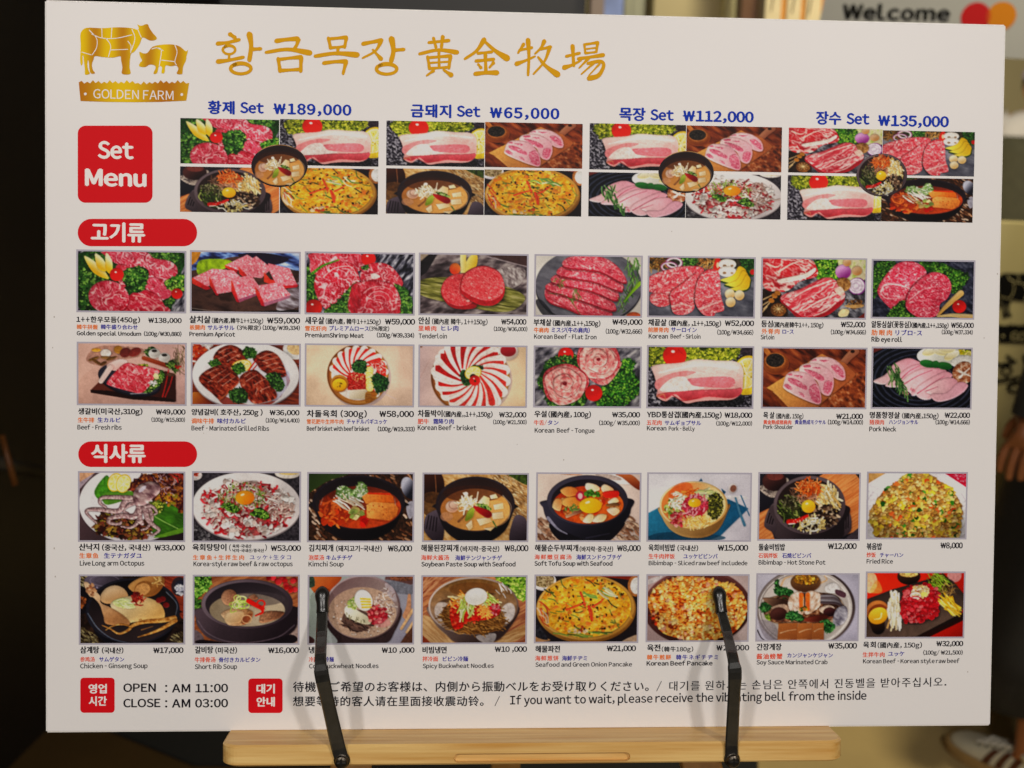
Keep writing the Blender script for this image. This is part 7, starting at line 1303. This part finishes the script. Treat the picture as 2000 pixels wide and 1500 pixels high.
tag(box('shop_front_wall', ((xr_ - 4.2) / 2, 2.75, 1.5), (xr_ + 4.2, .14, 3.0), DARK, None, None, .004), 'dark brown shop front wall behind the menu board', 'wall')
LOWF = material('floor_dim_brown', '453216', .5, .15, 5)
o = plain_mesh('floor_dim_strip', [(-4, -3, .003), (-.35, -3, .003), (-.35, 2.6, .003), (-4, 2.6, .003)], LOWF); o['kind'] = 'structure'  # weaker light on the left floor, put into this strip's darker colour
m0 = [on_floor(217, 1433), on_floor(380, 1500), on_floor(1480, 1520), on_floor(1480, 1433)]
bm = bmesh.new(); add_loft(bm, [[(p.x, p.y, z) for p in m0] for z in (.004, .010)]); tag(from_bm('floor_shadow_sheet', bm, SHADOW_BLACK), 'black floor sheet standing in for the shadow of board and easel', 'mat')  # black sheet that paints the board and easel shadow onto the floor
ORG = material('rod_orange', '6a3c10', .5, .1, 40)
bm = bmesh.new(); rod(bm, [at(4, 850, 2.14), at(30, 948, 2.14)], [.005, .006], 10); tag(from_bm('orange_rod', bm, ORG, None, True), 'thin orange rod in front of the dark side wall', 'strip')  # thin orange rod floating just in front of the side wall
GREY_BAR = material('dull_grey', '3d3a34', .5, .2, 20)
bm = bmesh.new(); rod(bm, [at(-60, 893, 2.16), at(82, 922, 2.4)], [.014, .014], 12); tag(from_bm('grey_bar', bm, GREY_BAR, None, True), 'dull grey bar beside the dark side wall', 'grey_bar')  # plain grey bar beside the side wall

# lit room beyond the shop front
CREAM = material('cream_wall', 'cbbd92', .8, .04, 3); PALE = material('pale_yellow_wall', 'd9cf9a', .8, .04, 3)
tag(box('back_wall', (3.2, 8.2, 1.5), (9, .1, 3.0), CREAM), 'cream wall of the lit room at the back', 'wall')
def upright(name, x0, x1, depth, th, mat, label, cat, z0=0., z1=2.6, group=None):
    a, b = at(x0, 20, depth), at(x1, 20, depth)
    return tag(box(name, ((a.x + b.x) / 2, a.y, (z0 + z1) / 2), (b.x - a.x, th, z1 - z0), mat, None, None, .003), label, cat, group)
upright('door_post', 1150, 1177, 3.45, .08, material('taupe', '8d7a6c', .5, .06, 8), 'slim taupe door post beside the dark shop front', 'post')
upright('banner', 1178, 1217, 3.7, .02, material('blue_banner', '93a5dc', .5, .35, 4), 'narrow pale blue banner behind the taupe door post', 'banner')
upright('curtain', 1217, 1258, 3.9, .05, material('sage', 'a9a78c', .8, .2, 12, stretch=(8, 1, .3)), 'sage green curtain beside the blue banner', 'curtain')
upright('cabinet', 1258, 1408, 4.0, .4, material('cream_cabinet', 'bfae7e', .6, .06, 5), 'tall cream cabinet at the back of the shop', 'cabinet')
upright('pillar', 1408, 1443, 3.8, .12, PALE, 'pale yellow pillar beside the brown post', 'pillar')
upright('wooden_post', 1442, 1483, 3.5, .08, material('walnut', '6a4522', .5, .15, 6, stretch=(10, 10, 1)), 'brown wooden post left of the package shelf', 'post')
shelf = upright('shelf', 1484, 1610, 3.5, .3, material('shelf_wood', 'b78342', .6, .1, 6), 'wooden shelf carrying a row of cream packages', 'shelf', 0, 1.52)
PK = material('package_cream', 'd8c69a', .6, .06, 20); PO = material('package_orange', 'd28a30', .6, .08, 20); PD = material('package_ink', '4a3a24', .7)
for i, (x0, x1, c, l) in enumerate(((1486, 1526, 1506, 'cream package with a small dark mark, nearest the brown post'), (1528, 1563, 1547, 'cream package between its two neighbours on the shelf'), (1565, 1602, 1580, 'cream package with an orange side, beside the grey sign'))):
    a, b = at(x0, 20, 3.42), at(x1, 20, 3.42); w_ = b.x - a.x
    r_ = empty('package', ((a.x + b.x) / 2, a.y, 1.52)); tag(r_, l, 'package', 'packages on the shelf')
    box('carton', (0, 0, .15), (w_, .1, .3), PK, r_, None, .003); box('side_band', (w_ * .38, -.001, .15), (w_ * .22, .102, .297), PO, r_, None, .002)
    zc = at(c, 7 + 3 * i, 3.37).z - 1.52
    bm = bmesh.new(); rod(bm, [(at(c, 20, 3.37).x - r_.location.x, -.0505, zc - .022), (at(c, 20, 3.37).x - r_.location.x + .004, -.0505, zc + .022)], [.008, .011], 8, .15)
    from_bm('mark', bm, PD, r_)

def upright_plane(p, rz):
    """A vertical panel plane through p; returns its matrix and a function from pixels to its own (x, y)."""
    M = Matrix.Translation(p) @ Matrix.Rotation(rz, 4, 'Z') @ Matrix.Rotation(math.pi / 2, 4, 'X'); MI = M.inverted(); o = MI @ CAM.translation
    def pf(x, y, z=0.):
        d = (MI @ at(x, y, 1.)) - o; q = o + d * (-o.z / d.z); return Vector((q.x, q.y, 0))
    return M, pf
def flat_panel(name, pf, pts, th, mat, parent):
    q = [pf(x, y) for x, y in pts]; bm = bmesh.new(); add_loft(bm, [[(p.x, p.y, z) for p in q] for z in (-th, 0)]); return from_bm(name, bm, mat, parent)
# grey welcome sign
M, pf = upright_plane(at(1800, 40, 2.6), math.radians(-22))
ws = empty('welcome_sign'); ws.matrix_world = M; tag(ws, 'grey sign reading Welcome with overlapping red and orange circles', 'sign')
SGREY = material('sign_grey', '8c8b88', .5, .05, 4); CR = material('circle_red', 'a01216', .6, spec=.1); CO = material('circle_orange', 'b06a10', .6, spec=.1); CM = material('circle_mix', 'a83a14', .6, spec=.1); SK = material('sign_black', '0d0c0a', .7, spec=.1)
flat_panel('panel', pf, [(1625, -70), (1594, 70), (1600, 96), (2060, 118), (2075, -60)], .012, SGREY, ws)
I = Ink(pf); I.text('Welcome', 1644, 1855, 36.5, 38, SK, .085, .001, y1=41); I.build('lettering', ws)
def disc(pf, cx, cy, r, z, mat, name, parent):
    c = pf(cx, cy); R_ = (pf(cx, cy - r) - c).length; vs = [(c.x + R_ * math.cos(t), c.y + R_ * math.sin(t), z) for t in np.linspace(0, 2 * math.pi, 41)[:-1]]
    return mesh(name, vs, [tuple(range(40))], mat, parent), c, R_
lg, c1, R1 = disc(pf, 1905.5, 33, 28.5, .001, CR, 'red_circle', ws); og, c2, R2 = disc(pf, 1956, 31.5, 28, .0012, CO, 'orange_circle', ws)
D = (c2 - c1).length; al = math.acos(min(1, D / 2 / R1)); lens = [(c1.x + R1 * math.cos(t), c1.y + R1 * math.sin(t), .0016) for t in np.linspace(-al, al, 16)] + [(c2.x - R1 * math.cos(t), c2.y + R1 * math.sin(t), .0016) for t in np.linspace(-al, al, 16)[::-1]][1:-1][::1]
lens = lens[:16] + [(c2.x - R1 * math.cos(t), c2.y + R1 * math.sin(t), .0016) for t in np.linspace(al, -al, 16)[1:-1]]
mesh('circle_overlap', lens, [tuple(range(len(lens)))], CM, ws)
q = pf(1800, 100); wp = M @ Vector((q.x, q.y, -.03)); bm = bmesh.new(); MI = M.inverted()
rod(bm, [MI @ Vector((wp.x, wp.y, .01)), Vector((q.x, q.y + .05, -.03))], [.02, .02], 14); from_bm('stand_pole', bm, BLACK, ws)
bm = bmesh.new(); rod(bm, [MI @ Vector((wp.x, wp.y, 0)), MI @ Vector((wp.x, wp.y, .014))], [.17, .17], 28); from_bm('stand_base', bm, BLACK, ws)

# beige standee with the same emblem in black
M, pf = upright_plane(at(1960, 600, 2.78), math.radians(-20))
sd = empty('standee'); sd.matrix_world = M; tag(sd, 'beige standing panel with a black cow emblem behind the board', 'sign')
BEIGE = material('standee_beige', 'b9ab78', .6, .06, 4)
MI = M.inverted(); tl = pf(1840, 428); br = pf(2160, 440); zf = (MI @ Vector((M.translation.x, M.translation.y, 0.0))).y
bm = bmesh.new(); add_box(bm, ((tl.x + br.x) / 2, (tl.y + zf) / 2, -.02), (br.x - tl.x, tl.y - zf, .038), None, .002); from_bm('panel', bm, BEIGE, sd)
class PInk(Ink):
    def __init__(s): Ink.__init__(s, pf)
emblem(PInk, sd, lambda x, y: (1970 + (x - 262) * .28, 533 + (y - 180) * .285), SK, SK, BEIGE, .001, .0006)
for j, (ox, l) in enumerate(TITLE[:3]):
    I = Ink(pf)
    for i, (pts, w0, w1) in enumerate(l): I.stroke([(1943 + (ox - 100) * .9 + (x - 1075) * .27, 694 + (y - 215) * .27) for x, y in pts], w0 * .27, w1 * .27, SK, .001 + i * 1e-4)
    I.build('title_character', sd)
bpy.data.objects.remove(_fo, do_unlink=True)
# ---------------------------------------------------------------- people, mostly outside the frame
def skin_mesh(name, V, E_, R_, mat, parent, root=0, sub=2):
    me = bpy.data.meshes.new(name); me.from_pydata(V, E_, []); me.materials.append(mat)
    o = bpy.data.objects.new(name, me); col.objects.link(o)
    sk = o.modifiers.new('skin', 'SKIN'); sk.use_smooth_shade = True
    for i, r in enumerate(R_): me.skin_vertices[0].data[i].radius = r if isinstance(r, tuple) else (r, r)
    me.skin_vertices[0].data[root].use_root = True
    sb = o.modifiers.new('sub', 'SUBSURF'); sb.levels = sub; sb.render_levels = sub
    bpy.context.view_layer.update(); m2 = bpy.data.meshes.new_from_object(o.evaluated_get(bpy.context.evaluated_depsgraph_get()))
    o.modifiers.clear(); o.data = m2; o.parent = parent
    return o
class Skel:
    def __init__(s): s.V = []; s.E = []; s.R = []
    def add(s, p, r, frm=None):
        s.V.append(p); s.R.append(r)
        if frm is not None: s.E.append((frm, len(s.V) - 1))
        return len(s.V) - 1
    def chain(s, frm, pts):
        for p, r in pts: frm = s.add(p, r, frm)
        return frm
def hand(k, w, px, py, pz, sx, dx, dy):
    """Palm, four unequal fingers and a thumb hanging down from the wrist w; (dx, dy) leans the hand outwards."""
    f = lambda a, b, c: (px + dx * c + b * 0 + a * 0 + sx * b, py + a + dy * c, pz - c)
    pm = k.add(f(0, 0, .045), (.021, .030), w); kn = k.add(f(0, .002, .085), (.018, .034), pm)
    for i, (a, L) in enumerate(((-.031, .066), (-.010, .075), (.011, .070), (.031, .054))):
        b0 = k.add(f(a, .002, .092), .0098, kn)
        k.chain(b0, [(f(a * 1.1, .0, .092 + L * .45), .0094), (f(a * 1.12, -.008, .092 + L * .78), .0086), (f(a * 1.1, -.018, .092 + L), .0072)])
    k.chain(pm, [(f(-.034, -.010, .040), .0115), (f(-.050, -.016, .066), .0105), (f(-.053, -.022, .094), .0085)])
def person(label, loc, rz, skin, hair_c, feet, armL, armR, group=None):
    p = empty('person', loc, rz); tag(p, label, 'person', group)
    SK_ = material('skin', skin, .5, .06, 30, bump=.05); HR = material('hair', hair_c, .45, .2, 60, stretch=(1, 1, .15))
    k = Skel(); pel = k.add((0, 0, .93), (.15, .105)); bel = k.add((0, 0, 1.06), (.135, .10), pel); ch = k.add((0, .005, 1.26), (.155, .105), bel); up = k.add((0, .01, 1.38), (.11, .075), ch)
    nk = k.chain(up, [((0, .005, 1.45), .052), ((0, 0, 1.50), .050)]); hd = k.add((0, -.012, 1.56), (.070, .082), nk); k.add((0, -.004, 1.635), (.070, .084), hd)
    k.chain(hd, [((0, -.088, 1.565), .014), ((0, -.108, 1.548), .011)])
    for sx in (-1, 1): k.chain(hd, [((sx * .078, .01, 1.565), (.010, .018))])
    for sx, (hx_, foot) in ((1, feet[0]), (-1, feet[1])):
        k.chain(pel, [((sx * .095, 0, .84), (.088, .088)), ((sx * .10 + (foot[0] - sx * .10) * .5, foot[1] * .5 - .02, .49), .058), ((foot[0] * .80 + sx * .02, foot[1] * .8 + .03, .32), .054), ((foot[0], foot[1] + .012, .11), .034), ((foot[0], foot[1] + .012, .055), .030), ((foot[0], foot[1] - .08, .030), (.026, .014))])
    for sx, arm in ((1, armL), (-1, armR)):
        a = k.chain(up, [((sx * .165, .005, 1.385), .056), (tuple(arm[0]), .042), (tuple((Vector(arm[0]) * .45 + Vector(arm[1]) * .55)), .036), (tuple(arm[1]), (.021, .027))])
        d = Vector(arm[1]) - Vector(arm[0]); hand(k, a, *arm[1], sx, -d.x / d.z, -d.y / d.z)
    body = skin_mesh('body', k.V, k.E, k.R, SK_, p)
    bm = bmesh.new(); bmesh.ops.create_uvsphere(bm, u_segments=24, v_segments=16, radius=1)
    bmesh.ops.delete(bm, geom=[v for v in bm.verts if v.co.y < -.42 and v.co.z < .45 or v.co.z < -.55], context='VERTS')
    for v in bm.verts: v.co = Vector((v.co.x * .092, v.co.y * .106 + .008, v.co.z * .105 + 1.612)) * (1 + .0)
    from_bm('hair', bm, HR, p, True)
    EY = material('eye', '2a1c14', .2)
    for sx in (-1, 1):
        bm = bmesh.new(); bmesh.ops.create_uvsphere(bm, u_segments=10, v_segments=8, radius=.0095, matrix=Matrix.Translation((sx * .031, -.083, 1.585))); from_bm('eye', bm, EY, p, True)
    return p
def garment(name, rings, mat, parent, n=40, fold=0., seed=0):
    """rings: (cx, cy, z, rx, ry); an open-ended draped tube with folds that grow downwards."""
    R_ = np.random.RandomState(seed); ph = R_.uniform(0, 6.28, 4); bm = bmesh.new(); L = []
    for i, (cx, cy, z, rx, ry) in enumerate(rings):
        fo = fold * i / max(1, len(rings) - 1); r = []
        for j in range(n):
            t = 2 * math.pi * j / n; m_ = 1 + fo * (.5 * math.sin(5 * t + ph[0]) + .5 * math.sin(8 * t + ph[1] + i * .1)); r.append((cx + rx * m_ * math.cos(t), cy + ry * m_ * math.sin(t), z))
        L.append(r)
    add_loft(bm, L, False); o = from_bm(name, bm, mat, parent, True)
    s_ = o.modifiers.new('thickness', 'SOLIDIFY'); s_.thickness = .004; return o
def tubed(name, pts, rs, mat, parent):
    bm = bmesh.new(); rings = []; P = [Vector(p) for p in pts]
    for i, q in enumerate(P):
        T = (P[min(i + 1, len(P) - 1)] - P[max(i - 1, 0)]).normalized(); A = T.orthogonal().normalized(); B_ = T.cross(A)
        rings.append([q + A * rs[i] * math.cos(2 * math.pi * j / 20) + B_ * rs[i] * math.sin(2 * math.pi * j / 20) for j in range(20)])
    add_loft(bm, rings, False); return from_bm(name, bm, mat, parent, True)

SHOE_W = material('shoe_leather', 'd9d1b6', .55, .05, 40, bump=.05); SHOE_S = material('shoe_sole', 'b08c54', .7, .08, 30); SHOE_B = material('shoe_stripe', '5a3018', .6, .1, 40); LACE = material('shoe_lace', 'e4dcc8', .8, .06, 90); SHOE_D = material('shoe_hole', '3a3020', .8)
def sneaker(parent, loc, rz):
    """A low sneaker, toe along -y, heel at +y; ankle opening above the origin."""
    M = Matrix.Translation(loc) @ Matrix.Rotation(rz, 4, 'Z')
    def foot(y, w):  # outline half width along the length, a little pigeon-shaped
        return w
    ys = [.075, .068, .05, .02, -.02, -.06, -.10, -.14, -.17, -.19, -.203, -.209]
    ws = [.012, .026, .033, .035, .034, .036, .042, .045, .042, .034, .022, .008]
    hs = [.070, .076, .082, .086, .084, .074, .060, .048, .041, .036, .031, .026]
    def ring(y, w_, h, z0=.018, n=20):
        out = []
        for j in range(n + 1):
            t = math.pi * j / n; c, s_ = math.cos(t), math.sin(t); out.append((w_ * math.copysign(abs(c) ** .7, c), y, z0 + (h - z0) * s_ ** .62))
        return out
    bm = bmesh.new(); add_loft(bm, [ring(y, w_, h) for y, w_, h in zip(ys, ws, hs)])
    bmesh.ops.transform(bm, matrix=M, verts=bm.verts); up = from_bm('sneaker', bm, SHOE_W, parent, True)
    bm = bmesh.new(); o_ = [(w_ + .007, y * 1.03) for y, w_ in zip(ys, ws)]; o_ = o_ + [(-a, b) for a, b in o_[::-1]]; q = spline(o_, True, 4)
    add_loft(bm, [[(x * s_, y * s_ + .0, z) for x, y in q] for z, s_ in ((0, .97), (.004, 1.), (.021, 1.), (.024, .975))]); bmesh.ops.transform(bm, matrix=M, verts=bm.verts); from_bm('sole', bm, SHOE_S, up)
    # three stripes on each side, lying on the upper
    def on(y, t):
        w_ = np.interp(y, ys[::-1], ws[::-1]); h = np.interp(y, ys[::-1], hs[::-1]); c, s_ = math.cos(t), math.sin(t)
        return Vector((w_ * 1.03 * math.copysign(abs(c) ** .7, c), y, .018 + (h - .018) * s_ ** .62 * 1.01))
    for sd_ in (0, 1):
        for i in range(3):
            y0 = -.034 - .030 * i; bm = bmesh.new(); v = []
            for j in range(9):
                t = .06 + .80 * j / 8; tt = t if sd_ == 0 else math.pi - t; sl = .030 * j / 8
                v.append([bm.verts.new(on(y0 + .012 - sl * -.6 - .0, tt)), bm.verts.new(on(y0 - .004 + sl * .6, tt))])
            for a, b in zip(v, v[1:]): bm.faces.new((a[0], a[1], b[1], b[0]))
            bmesh.ops.transform(bm, matrix=M, verts=bm.verts); s_o = from_bm('stripe', bm, SHOE_B, up); m_ = s_o.modifiers.new('t', 'SOLIDIFY'); m_.thickness = .0016; m_.offset = 1
    bm = bmesh.new()
    for i in range(6):
        y = -.030 - .018 * i; 
        for dy in (-.009, .009):
            pts = [on(y - dy, 1.05), on(y - dy * .4, 1.35), on(y + dy * .4, 1.8), on(y + dy, 2.09)]; pts = [p_ + Vector((0, 0, .003)) for p_ in pts]; rod(bm, [M @ p_ for p_ in pts], [.0026] * 4, 8)
    from_bm('laces', bm, LACE, up, True)
    bm = bmesh.new()
    for i in range(6):
        for t in (.98, 2.16):
            c = on(-.030 - .018 * i, t) + Vector((0, 0, .0012)); rod(bm, [M @ (c - Vector((0, .003, 0))), M @ (c + Vector((0, .003, 0)))], [.0022, .0022], 6)
    from_bm('eyelets', bm, SHOE_D, up)
    bm = bmesh.new(); q = [M @ Vector((.037 * math.cos(t), .022 + .047 * math.sin(t), .084 + .008 * math.sin(t))) for t in np.linspace(0, 2 * math.pi, 25)[:-1]]
    rings = []
    for j, c in enumerate(q):
        T = (q[(j + 1) % 24] - q[j - 1]).normalized(); N = T.cross(Vector((0, 0, 1))).normalized(); rings.append([c + N * .007 * math.cos(a) + Vector((0, 0, 1)) * .009 * math.sin(a) for a in np.linspace(0, 2 * math.pi, 9)[:-1]])
    add_loft(bm, rings + [rings[0]], False); from_bm('collar', bm, LACE, up, True)
    return up

COAT = material('black_coat', '1a1714', .8, .2, 30, bump=.2)
RZ = math.radians(214)
pa = person('person in a long black coat and white sneakers with brown stripes', (1.405, 1.42, 0), RZ, '9c5f38', '1a1410', ((0, (.315, .036)), (0, (-.13, .03))), ((.295, .03, 1.10), (.364, .0, .85)), ((-.25, .02, 1.10), (-.28, -.03, .85)))
garment('coat', [(0, 0, 1.455, .075, .07), (0, 0, 1.43, .13, .10), (0, 0, 1.39, .19, .125), (0, 0, 1.25, .19, .135), (0, 0, 1.06, .175, .135), (0, 0, .95, .20, .16), (0, 0, .75, .235, .20), (.03, 0, .5, .262, .225), (.05, 0, .3, .29, .242), (.07, 0, .178, .31, .252)], COAT, pa, 60, .05, 2)
tubed('sleeve', [(.14, .005, 1.40), (.19, .005, 1.375), (.295, .03, 1.10), (.34, .012, .95), (.372, .0, .812)], [.075, .078, .064, .058, .050], COAT, pa)
tubed('sleeve', [(-.14, .005, 1.40), (-.19, .005, 1.375), (-.25, .02, 1.10), (-.268, -.005, .97), (-.278, -.025, .885)], [.075, .078, .064, .058, .056], COAT, pa)
sneaker(pa, (.315, .066, 0), math.radians(-8)); sneaker(pa, (-.13, .06, 0), .1)
SHIRT = material('white_shirt', 'd8d2d0', .8, .06, 10, bump=.2); TROU = material('grey_green_cloth', '4f4c38', .8, .15, 20, bump=.2); CAPM = material('lavender_cap', 'a294ae', .8, .1, 20)
fp = at(2032, 140, 7.0)
pb = person('person far back in a white shirt and long grey green apron, behind the beige panel', (fp.x, fp.y, -.02), math.radians(-25), 'b87a50', '2a1c16', ((0, (.11, 0)), (0, (-.11, .02))), ((.26, .03, 1.12), (.28, -.04, .88)), ((-.26, .03, 1.12), (-.28, -.04, .88)))
garment('shirt', [(0, 0, 1.455, .075, .07), (0, 0, 1.43, .13, .10), (0, 0, 1.39, .20, .125), (0, 0, 1.29, .205, .14), (0, 0, 1.22, .20, .14)], SHIRT, pb, 40, .02, 4)
garment('apron', [(0, 0, 1.30, .208, .146), (0, 0, 1.2, .21, .15), (0, 0, 1.0, .21, .16), (0, 0, .7, .235, .19), (0, 0, .45, .25, .2)], TROU, pb, 40, .03, 6)
for sx in (-1, 1):
    tubed('sleeve', [(sx * .14, .005, 1.40), (sx * .19, .005, 1.375), (sx * .26, .03, 1.10), (sx * .272, -.01, .98)], [.075, .078, .062, .058], SHIRT, pb)
    tubed('trouser_leg', [(sx * .08, 0, .97), (sx * .10, 0, .80), (sx * .105, -.01, .48), (sx * .11, .012, .07)], [.115, .105, .082, .075], TROU, pb)
    sneaker(pb, (sx * .11, .03, .02), 0)
bm = bmesh.new(); bmesh.ops.create_uvsphere(bm, u_segments=24, v_segments=12, radius=1); bmesh.ops.delete(bm, geom=[v for v in bm.verts if v.co.z < -.05], context='VERTS')
for v in bm.verts: v.co = Vector((v.co.x * .1, v.co.y * .114 + .004, v.co.z * .095 + 1.645))
add_box(bm, (0, -.135, 1.645), (.15, .1, .008), None, .003); from_bm('cap', bm, CAPM, pb, False)
